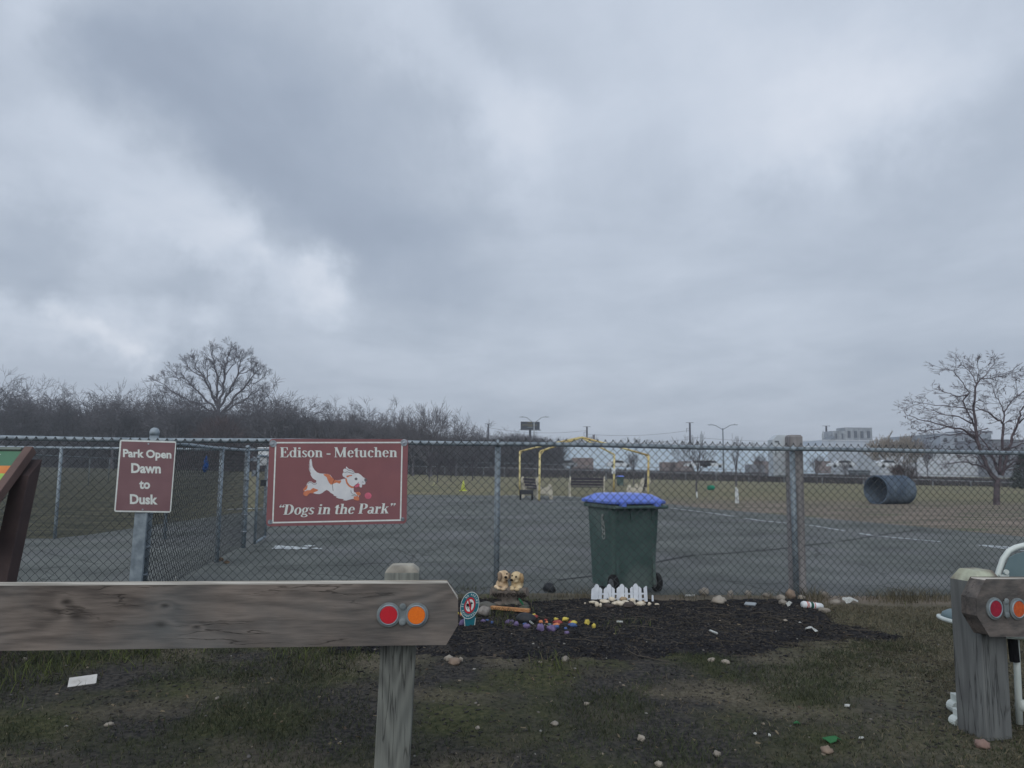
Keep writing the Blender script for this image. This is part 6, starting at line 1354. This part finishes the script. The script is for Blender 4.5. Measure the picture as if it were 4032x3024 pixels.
# tall steel power poles with wires
pw = flat('power_pole', lin((62, 56, 70)))
def power(sx, yt, label, Y=300, arms=3, side=-1):
    t = P(sx, yt, Y); z0 = gz(t.x, Y)-1; root = thing('power_pole', (t.x, Y, z0), label, 'power pole', 'tall steel power poles')
    mb = MB(); mb.tube([(t.x, Y, z0), (t.x, Y, t.z)], [.55, .34], 10); mb.build('mast', pw, root)
    mb = MB(); mb.box((t.x, Y, t.z), (2.9, .2, .16)); mb.build('cross_arm', pw, root)
    for k in range(arms): mb = MB(); z = t.z-2.2-3.3*k; mb.box((t.x+side*.7, Y, z), (1.2, .12, .12)); mb.tube([(t.x+side*1.2, Y, z), (t.x+side*1.2, Y, z-1.6)], .09, 6); mb.build('insulator_arm', pw, root)
    return t
t1 = power(1923, 1669, 'power pole among the trees left of the billboard', 300, 0); t2 = power(2311, 1680, 'power pole directly behind the yellow frame peak', 300, 2); t3 = power(2716, 1664, 'tallest power pole, left of the right-hand street lamp', 290, 3); t4 = power(3253, 1677, 'power pole left of the factory roof rooms', 290, 1, 1)
p = P(2338, 1712, 310); mb = MB(); mb.tube([(p.x, 310, gz(p.x, 310)), (p.x, 310, p.z)], [.6, .5], 8); tag(mb.build('chimney', flat('chimney_brick', lin((112, 100, 104))), org=(p.x, 310, gz(p.x, 310))), 'short chimney just right of the power pole behind the yellow frame', 'chimney')
for sx, yt, lb in ((2762, 1697, 'pale pointed tower left of the street lamp above the warehouse'), (3241, 1695, 'pale pointed tower just left of the last power pole')):
    Y = 320; p = P(sx, yt, Y); mb = MB(); z0 = gz(p.x, Y); mb.tube([(p.x, Y, z0), (p.x, Y, p.z-1.5), (p.x, Y, p.z-1.2), (p.x, Y, p.z)], [.62, .6, .42, .12], 10)
    tag(mb.build('pale_tower', flat('tower_pale', lin((176, 184, 192))), org=(p.x, Y, z0)), lb, 'tower', 'pale towers on the horizon')
def wires(a, b, drops, label, sag=1.2):
    for k, (d0, sg) in enumerate(drops):
        mb = MB(); n = 16; pts = [a.lerp(b, i/n)+V((0, 0, -d0-sg*4*(i/n)*(1-i/n))) for i in range(n+1)]; mb.tube(pts, .045, 4); tag(mb.build('power_line', pw, org=pts[0]), label[k], 'power line', 'power lines between the poles')
E0 = P(4200, 1690, 285)
wires(t1, t2, [(1.5, 1.5), (4.6, 1.2)], ['upper wire left of the pole behind the yellow frame', 'lower wire left of the pole behind the yellow frame'])
wires(t2, t3, [(3.0, 1.2), (6.3, 1.0)], ['upper wire between yellow frame pole and tallest pole', 'lower wire between yellow frame pole and tallest pole'])
wires(t3, t4, [(5.5, 1.0), (8.8, 1.0)], ['upper wire between tallest pole and the last pole', 'lower wire between tallest pole and the last pole'])
wires(t4, E0, [(3.6, .8), (4.8, .8)], ['upper wire running right from the last pole', 'lower wire running right from the last pole'])

# far trees over the warehouse roof
fp = None; ft = [(1232, 941, 'left of the yellow frame peak'), (1262, 938, 'behind the yellow frame peak'), (1300, 952, 'right of the yellow frame peak'), (1335, 950, 'over the warehouse, left of the round one'), (1378, 942, 'round one over the middle of the warehouse'), (1412, 949, 'right of the round one over the warehouse'), (1445, 953, 'left of the tallest power pole'), (1502, 950, 'right of the tallest power pole'), (1545, 955, 'by the second street lamp'), (1600, 952, 'right of the second street lamp'), (1635, 956, 'left of the white post box')]
for i, (vx, vy, ds) in enumerate(ft):
    Y = 270+(i % 3)*8; X_ = at(vx, Y); z0 = gz(X_, Y); h = zat(vx, vy, Y)-z0; lb = 'small hazy bare tree on the horizon, '+ds
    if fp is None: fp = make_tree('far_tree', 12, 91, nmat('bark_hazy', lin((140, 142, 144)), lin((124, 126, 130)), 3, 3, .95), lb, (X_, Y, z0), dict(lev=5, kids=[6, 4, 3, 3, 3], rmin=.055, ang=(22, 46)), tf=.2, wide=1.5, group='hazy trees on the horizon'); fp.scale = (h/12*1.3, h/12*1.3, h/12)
    else: c = copy_tree(fp); c.location = (X_, Y, z0); c.rotation_euler.z = i*1.7; c.scale = (h/12*1.4, h/12*1.4, h/12); c['label'] = lb
def hz_pos(rg):
    vx = rg.uniform(1180, 2260); Y = 262+20*rg.random(); X_ = P(VX(vx), 1830, Y).x; top = 957+4*fbm(vx*.04, 3, 1, 3); return X_, Y, max(1, zat(vx, top, Y)-gz(X_, Y))
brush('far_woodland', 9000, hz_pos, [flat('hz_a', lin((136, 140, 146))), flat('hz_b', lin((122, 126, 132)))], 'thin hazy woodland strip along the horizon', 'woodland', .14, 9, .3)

# young trees in the field
def young(name, sx, sy, yt, seed, label, mat=bark, cfg=None, wide=.7, tr=None, tf=.3, Yf=None):
    g = G(sx, sy) if Yf is None else V((P(sx, 1830, Yf).x, Yf, 0)); z0 = gz(g.x, g.y); h = P(sx, yt, g.y).z-z0; c = dict(lev=5, kids=[6, 4, 3, 2], ang=(14, 34), rmin=.008, trop=.3); c.update(cfg or {})
    return make_tree(name, h, seed, mat, label, (g.x, g.y, z0), c, tr=tr or h*.014, tf=tf, wide=wide, group='young bare trees in the field')
young('young_tree', 2496, 1905, 1768, 21, 'young bare tree between the inner and right yellow legs')
young('young_tree', 2742, 1940, 1702, 22, 'young bare tree with a forked top rising above the rail', wide=1.1)
young('young_tree', 2897, 1915, 1705, 23, 'young tree with upright stems behind the two white poles', cfg=dict(kids=[7, 3, 2, 2], lev=4, ang=(6, 18)), wide=.5)
young('young_tree', 2990, 1900, 1775, 24, 'young bare tree just left of the white post box')
young('young_tree', 3218, 1905, 1778, 25, 'young bare tree midway between wooden post and tunnel')
young('young_tree', 3330, 1905, 1800, 26, 'smallest young bare tree, before the factory')
young('young_tree', 2650, 1900, 1800, 27, 'faint young bare tree right of the right yellow leg')
young('young_tree', 3525, 1900, 1690, 31, 'yellowish bare tree rising behind the tunnel', barkp, dict(lev=6, kids=[8, 4, 3, 3, 3], ang=(18, 36), rmin=.05), 1.5, tf=.12, Yf=150)
young('young_tree', 3608, 1900, 1698, 32, 'slim pointed bare tree left of the seed-pod tree', bark, dict(lev=5, ang=(12, 28), rmin=.04), .5, Yf=150)
young('young_tree', 3650, 1900, 1722, 34, 'low bare tree over the factory roof by the seed-pod tree', bark, dict(lev=5, ang=(16, 32), rmin=.04), 1, Yf=150)
young('bare_bush', 3562, 1925, 1795, 33, 'dense dark bare bush right behind the tunnel', barkb, dict(lev=6, kids=[12, 4, 3, 3, 2], ang=(18, 40), rmin=.007, l0=.42), 1.7, tf=.05, tr=.05)
for i, (sx, sy, yt) in enumerate(((1690, 1893, 1770), (1860, 1893, 1775), (1720, 1900, 1760), (1775, 1897, 1785))):
    young('field_sapling', sx, sy, yt, 60+i, ['sapling by the right edge of the dog sign, beyond the field', 'sapling behind the first fence post', 'crooked sapling between dog sign and yellow cone', 'thin sapling above the pale cone'][i], barkd, dict(lev=5), 1.0)
mb = MB(); p = P(4010, 1780, 58); rgk = random.Random(2); zb = gz(p.x, 58)
eg = thing('evergreen_bush', (p.x, 58, zb), 'dark evergreen bush at the right edge behind the seed-pod tree', 'bush')
for i in range(2600):
    a = rgk.uniform(0, 6.28); hh = rgk.random(); rr = (1-hh**1.6)*1.0*sqrt(rgk.random())+.05; x, y, z = p.x+.3+cos(a)*rr, 58+sin(a)*rr, zb+hh*(p.z-zb)
    d1 = V((rgk.gauss(0, .1), rgk.gauss(0, .1), rgk.gauss(0, .1))); d2 = V((rgk.gauss(0, .06), rgk.gauss(0, .06), rgk.gauss(0, .06))); c = V((x, y, z)); mb.add([c, c+d1, c+d2], [(0, 1, 2)])
mb.build('foliage', flat('evergreen', (.04, .055, .045)), eg); mb = MB(); mb.tube([(p.x+.3, 58, zb-.1), (p.x+.3, 58, zb+1.6)], [.07, .02], 6); mb.build('trunk', barkb, eg)

# ---- the seed-pod tree on the right
g = G(3915, 1988); TY = g.y; z0 = gz(g.x, TY); pod = thing('seed_pod_tree', (g.x, TY, z0), 'spreading bare brown tree with hanging seed pods at the right', 'tree')
def TZ(zx, zy, dy): return P(3232+zx/2.765, 1350+zy/2.765, TY+dy)
podb = nmat('pod_tree_bark', lin((104, 96, 100)), lin((78, 70, 76)), 6, 5, .95, .3, spec=.05)
stems = [([(1912, 1760), (1915, 1600), (1925, 1470)], .11, .09, 0), ([(1920, 1500), (1840, 1400), (1760, 1230), (1700, 1050), (1688, 930), (1668, 750), (1672, 600), (1700, 450), (1742, 395)], .085, .02, -.3),
 ([(1690, 940), (1620, 800), (1545, 620), (1612, 558), (1550, 440), (1440, 310), (1320, 270)], .035, .008, .5), ([(1700, 1045), (1560, 950), (1420, 915), (1250, 880), (1060, 830), (930, 780)], .045, .007, -.8), ([(1655, 880), (1500, 800), (1300, 780), (1130, 700)], .030, .006, .9),
 ([(1668, 730), (1500, 700), (1250, 680), (1010, 640)], .028, .006, -.4), ([(1880, 1440), (1750, 1345), (1600, 1300), (1400, 1312), (1290, 1330)], .045, .008, -.6), ([(1420, 918), (1250, 940), (1070, 960), (1010, 930)], .022, .006, -1.2), ([(1700, 1060), (1560, 980), (1330, 1010), (1150, 1040)], .025, .006, .3),
 ([(1610, 560), (1500, 590), (1350, 540), (1220, 490)], .022, .006, 1.0), ([(1742, 395), (1870, 380), (2000, 345), (2100, 330)], .02, .006, -.5), ([(1742, 395), (1800, 340), (1860, 250), (1900, 215)], .018, .005, .3), ([(1700, 450), (1640, 330), (1560, 250), (1490, 190)], .02, .005, .1), ([(1700, 440), (1720, 300), (1700, 220)], .014, .004, -.3),
 ([(1950, 1440), (1900, 1330), (1850, 1180), (1800, 1110), (1720, 1010)], .06, .018, .5), ([(1955, 1400), (1950, 1300), (1975, 1150), (1985, 880), (1935, 840), (1820, 760), (1690, 700), (1600, 690)], .065, .008, .2), ([(1985, 885), (2000, 750), (2060, 650), (2140, 560), (2128, 390)], .03, .006, .5), ([(2000, 760), (1955, 650), (1900, 560), (1860, 460)], .022, .006, -.2),
 ([(1965, 1450), (2005, 1350), (2030, 1200), (2085, 1030), (2150, 870), (2172, 750), (2215, 680), (2300, 560)], .065, .012, -.2), ([(2150, 865), (2250, 800), (2420, 770), (2560, 700)], .03, .007, -.5), ([(2030, 1160), (2200, 1100), (2370, 1085), (2560, 1120)], .03, .007, .6), ([(1990, 1370), (2100, 1300), (2260, 1280), (2480, 1320)], .035, .007, -.3), ([(2300, 560), (2380, 470), (2480, 420)], .012, .005, 0), ([(2128, 600), (2240, 500), (2300, 420), (2280, 340)], .018, .005, .6),
 ([(1840, 1410), (1700, 1250), (1560, 1170), (1420, 1160)], .025, .006, 1.0), ([(1760, 1235), (1650, 1170), (1560, 1090)], .02, .006, -.6)]
crown = MB(); R = random.Random(9); tips = []
for i, (pl, r0, r1, dy) in enumerate(stems):
    n = len(pl); pts = []
    for k, (x, y) in enumerate(pl):
        if k < n-1:
            for s in range(3): t = s/3; pts.append((x+(pl[k+1][0]-x)*t, y+(pl[k+1][1]-y)*t, (k+t)/(n-1)))
        else: pts.append((x, y, 1))
    P3 = [TZ(x+R.gauss(0, 5)*(i > 0), y+R.gauss(0, 5)*(i > 0), dy*t*(1.6 if i else 0)) for x, y, t in pts]; rr = [r0+(r1-r0)*t for _, _, t in pts]
    if i == 0:
        P3[0].z = z0-.1; mb = MB(); mb.tube(P3, rr, 12, caps=False); mb.build('trunk', podb, pod, smooth=True); continue
    crown.tube(P3, rr, 6, caps=False)
    for k in range(2 if i > 1 else 9, len(P3)):
        for _ in range(1 if R.random() < .8 else 2):
            dd = (P3[k]-P3[k-1]).normalized(); a = R.choice((-1, 1))*R.uniform(.5, 1.1); ax = V((R.gauss(0, .3), -1, R.gauss(0, .3))).normalized(); nd = Matrix.Rotation(a, 3, ax) @ dd; nd.y += R.gauss(0, .5); nd.normalize()
            sub = MB(); grow(sub, P3[k], nd, R.uniform(.16, .36), max(.008, rr[k]*.4), 3, R, dict(lev=6, kids=[3, 3, 3, 3, 3, 3], ang=(20, 50), dec=(.55, .8), jit=.16, trop=.05, rmin=.0042, flat=.75, zmin=-.5))
            crown.add(sub.v, sub.f)
            for _ in range(2):
                if sub.v and R.random() < .32: tips.append(V(sub.v[R.randrange(len(sub.v)//2, len(sub.v))]))
podm = flat('pod_brown', (.045, .03, .035))
for t in tips:
    l = R.uniform(.05, .12); a = R.uniform(-.4, .4); crown.ell(t+V((sin(a)*l*.5, 0, -l*.55)), (.013, .010, l*.5), RY(-a), 6, 4, 1)
crown.build('crown', [podb, podm], pod)

# ============================================================ things on and beyond the tarmac
ye = nmat('yellow_paint', lin((222, 210, 156)), lin((202, 188, 134)), 4, 5, .55, c3=lin((190, 166, 110)), s3=1.2)
yf = thing('yellow_pipe_frame', (0, 0, 0), 'yellow steel pipe frame of a gabled shelter without a cover, over the benches', 'shelter frame')
FL, FR = G(2123, 1973), G(2551, 1976); BL_, BR_ = G(2046, 1951), G(2416, 1957); yf.location = (FL.x, FL.y, gz(FL.x, FL.y))
def yl(sx, sy, Y): return P(sx, sy, Y)
for (gnd, tx, ty) in ((FL, 2126, 1778), (FR, 2554, 1793), (BL_, 2047, 1777), (BR_, 2419, 1790)):
    t = P(tx, ty, gnd.y); mb = MB(); mb.tube([(gnd.x, gnd.y, gnd.z-.02), t], .042, 10); mb.build('leg', ye, yf, smooth=True)
FLt, FRt, BLt, BRt = P(2126, 1778, FL.y), P(2554, 1793, FR.y), P(2047, 1777, BL_.y), P(2419, 1790, BR_.y)
pf = P(2292, 1722, (FL.y+FR.y)/2); pb2 = P(2286, 1722, (BL_.y+BR_.y)/2)
for a, b in ((FLt, pf), (pf, FRt), (BLt, pb2), (pb2, BRt)):
    mb = MB(); mb.tube([a, a.lerp(b, .5)+V((0, 0, .01)), b], .038, 10); mb.build('rafter', ye, yf, smooth=True)
mb = MB(); mb.tube([pf, pb2], .03, 8); mb.build('ridge_pipe', ye, yf, smooth=True)
for a, s in ((FLt, 1), (BLt, 1), (FRt, -1)):
    mb = MB(); mb.tube([a+V((0, 0, -.16)), a+V((s*.14, 0, .03))], .022, 8); mb.build('brace', ye, yf, smooth=True)
mb = MB(); c = P(2416, 1855, BR_.y-.06); mb.box(c, (.16, .03, .22)); tag(mb.build('notice', whitepl, org=c), 'small white notice fixed to the inner leg of the yellow frame', 'notice')
# benches with cream ends and dark slats
endm = nmat('bench_cream', lin((206, 200, 182)), lin((182, 176, 160)), 5, 4, .6); slm = nmat('bench_slat', lin((84, 80, 90)), lin((66, 62, 70)), 4, 4, .7, st=(1, 8, 8))
def bench(loc, yaw, label):
    root = thing('park_bench', loc, label, 'bench', 'benches under the yellow frame'); root_loc = V(loc)
    prof = [(-.36, 0), (-.28, 0), (-.22, .22), (.12, .20), (.22, 0), (.32, 0), (.30, .40), (.26, .56), (.16, .60), (.12, .48), (-.14, .42), (-.24, .66), (-.30, .86), (-.38, .84), (-.40, .70), (-.30, .34)]
    for x in (-.72, .72):
        mb = MB(); pts = [V((x-.03, y, z))+root_loc for y, z in prof]; mb.poly(pts, (1, 0, 0), .06); mb.add(pts, [tuple(t)[::-1] for t in tessellate_polygon([pts])]); mb.build('bench_end', endm, root)
    for i in range(4):
        mb = MB(); mb.box(root_loc+V((0, -.12+.105*i, .415)), (1.38, .09, .035)); mb.build('seat_slat', slm, root)
    for i in range(3):
        mb = MB(); mb.box(root_loc+V((0, -.235-.035*i, .52+.115*i)), (1.38, .03, .095), RX(.28)); mb.build('back_slat', slm, root)
    root.rotation_euler.z = yaw; return root
b1 = G(2312, 1957)
bench((b1.x, b1.y+.3, gz(b1.x, b1.y+.3)), radians(0) , 'middle park bench under the yellow frame, seen square on')
# the side benches: copies turned to face each other
b0 = [o for o in COL.objects if o.name == 'park_bench'][0]
for (sx, sy, yw, lb) in ((2118, 1966, radians(-68), 'left park bench under the yellow frame, seen from its end'), (2520, 1968, radians(70), 'right park bench under the yellow frame, mostly hidden behind the bin')):
    q = G(sx, sy); c = copy_tree(b0); c.location = (q.x, q.y+.5, gz(q.x, q.y+.5)); c.rotation_euler.z = yw; c['label'] = lb
q = G(2072, 1970); cart = thing('small_cart', (q.x, q.y, q.z), 'small dark cart with two black wheels beside the left bench', 'cart')
mb = MB(); mb.box((q.x, q.y+.1, q.z+.30), (.52, .34, .16)); mb.tube([(q.x-.24, q.y+.1, q.z+.36), (q.x-.42, q.y+.1, q.z+.62)], .015, 6); mb.build('tray', flat('cart_dark', (.06, .065, .075)), cart)
for x in (-.22, .22): mb = MB(); mb.tube([(q.x+x-.03, q.y, q.z+.15), (q.x+x+.03, q.y, q.z+.15)], .15, 16); mb.build('wheel', flat('tyre', (1, 1, 1)), cart)
# second bin far out on the grass
qb = G(2442, 1914); wheelie_bin((qb.x, qb.y), radians(8), .72, 'distant small green bin with blue lid on the grass', wheels=True)
# training cones, poles and toys
def cone(sx, sy, yt, mat, label, r0=.14):
    q = G(sx, sy); t = P(sx, yt, q.y); th = thing('training_cone', (q.x, q.y, q.z), label, 'cone', 'training cones on the grass'); mb = MB(); mb.tube([(q.x, q.y, q.z+.02), (q.x, q.y, t.z)], [r0*.8, .02], 14); mb.build('cone', mat, th, smooth=True)
    mb = MB(); mb.box((q.x, q.y, q.z+.02), (r0*2.2, r0*2.2, .04)); mb.build('base', mat, th)
lime = flat('lime_plastic', lin((206, 214, 110))); cone(1824, 1933, 1890, lime, 'lime-yellow training cone on the grass left of the first fence post', .17); cone(1709, 1912, 1897, flat('pale_cone', lin((170, 170, 140))), 'pale smaller training cone right of the dog sign', .12)
for i, (sx, s1, y0, y1, lb) in enumerate(((2897, 2898, 1919, 1981, 'left white weave pole of the pair on the grass'), (2903, 2907, 1921, 1982, 'right white weave pole of the pair, splayed at the foot'), (2743, 2745, 1936, 1962, 'short leaning white pole right of the bin'))):
    b_ = G(s1, y1); t = P(sx, y0, b_.y); mb = MB(); mb.tube([(b_.x, b_.y, b_.z-.02), t], .028, 8); tag(mb.build('white_pole', whitepl, org=b_), lb, 'pole', 'white training poles on the grass')
q = G(2800, 1930); mb = MB(); a = V((q.x-.14, q.y, q.z+.10)); b_ = V((q.x+.14, q.y+.05, q.z+.10)); mb.tube([a, a+(b_-a)*.1, b_-(b_-a)*.1, b_], [.08, .10, .10, .08], 14); mb.tube([a+(b_-a)*.48, a+(b_-a)*.52], .108, 14)
mb.v = [((v[0]-q.x)*1.4+q.x, (v[1]-q.y)*1.4+q.y, (v[2]-q.z)*1.4+q.z) for v in mb.v]
tag(mb.build('green_barrel_toy', flat('toy_green', lin((40, 140, 112))), org=(q.x, q.y, q.z)), 'small green plastic barrel lying on the far grass', 'toy')
# culvert-pipe tunnel
q = G(3455, 1985); tu = thing('tunnel', (q.x, q.y, q.z), 'dark corrugated plastic pipe used as a dog tunnel on the grass', 'tunnel')
ax = V((.90, .42, 0)).normalized(); rr_ = .53; c0 = V((q.x, q.y+.1, q.z+rr_-.02)); mb = MB(); pts = []; rad = []
L_ = 1.55; n = 34
outer = []; 
def ringp(c, r): 
    sd = V((-ax.y, ax.x, 0)); return [c+sd*(cos(2*pi*i/32)*r)+V((0, 0, sin(2*pi*i/32)*r)) for i in range(32)]
rg_ = [ringp(c0+ax*(L_*k/n), rr_+(.018 if (k % 2) else 0)) for k in range(n+1)]; mb.loft(rg_, caps=False)
inn = [ringp(c0+ax*(L_*k/n), rr_-.035) for k in range(n, -1, -1)]; mb.loft(inn, caps=False)
mb.loft([inn[-1], rg_[0]], caps=False); mb.loft([rg_[-1], inn[0]], caps=False)
mb.build('pipe', nmat('tunnel_blue', lin((78, 92, 108)), lin((62, 76, 92)), 5, 4, .6, c3=lin((96, 110, 124)), s3=1.5), tu)

# ============================================================ hazy air over the far field
hz = MB(); x0, x1, y0, y1, zb, zt = -1400, 1400, -6, 2400, -6, 30
hz.box(((x0+x1)/2, (y0+y1)/2, (zb+zt)/2), (x1-x0, y1-y0, zt-zb))
hm = bpy.data.materials.new('haze'); hm.use_nodes = True; nt = hm.node_tree; nt.nodes.remove(nt.nodes['Principled BSDF'])
pv = nt.nodes.new('ShaderNodeVolumePrincipled'); pv.inputs['Color'].default_value = (.88, .94, 1, 1); pv.inputs['Density'].default_value = .00115; pv.inputs['Anisotropy'].default_value = .2
nt.links.new(pv.outputs[0], nt.nodes['Material Output'].inputs['Volume'])
ho = hz.build('haze', hm); ho['kind'] = 'stuff'; ho['label'] = 'thin grey winter haze hanging over the field'
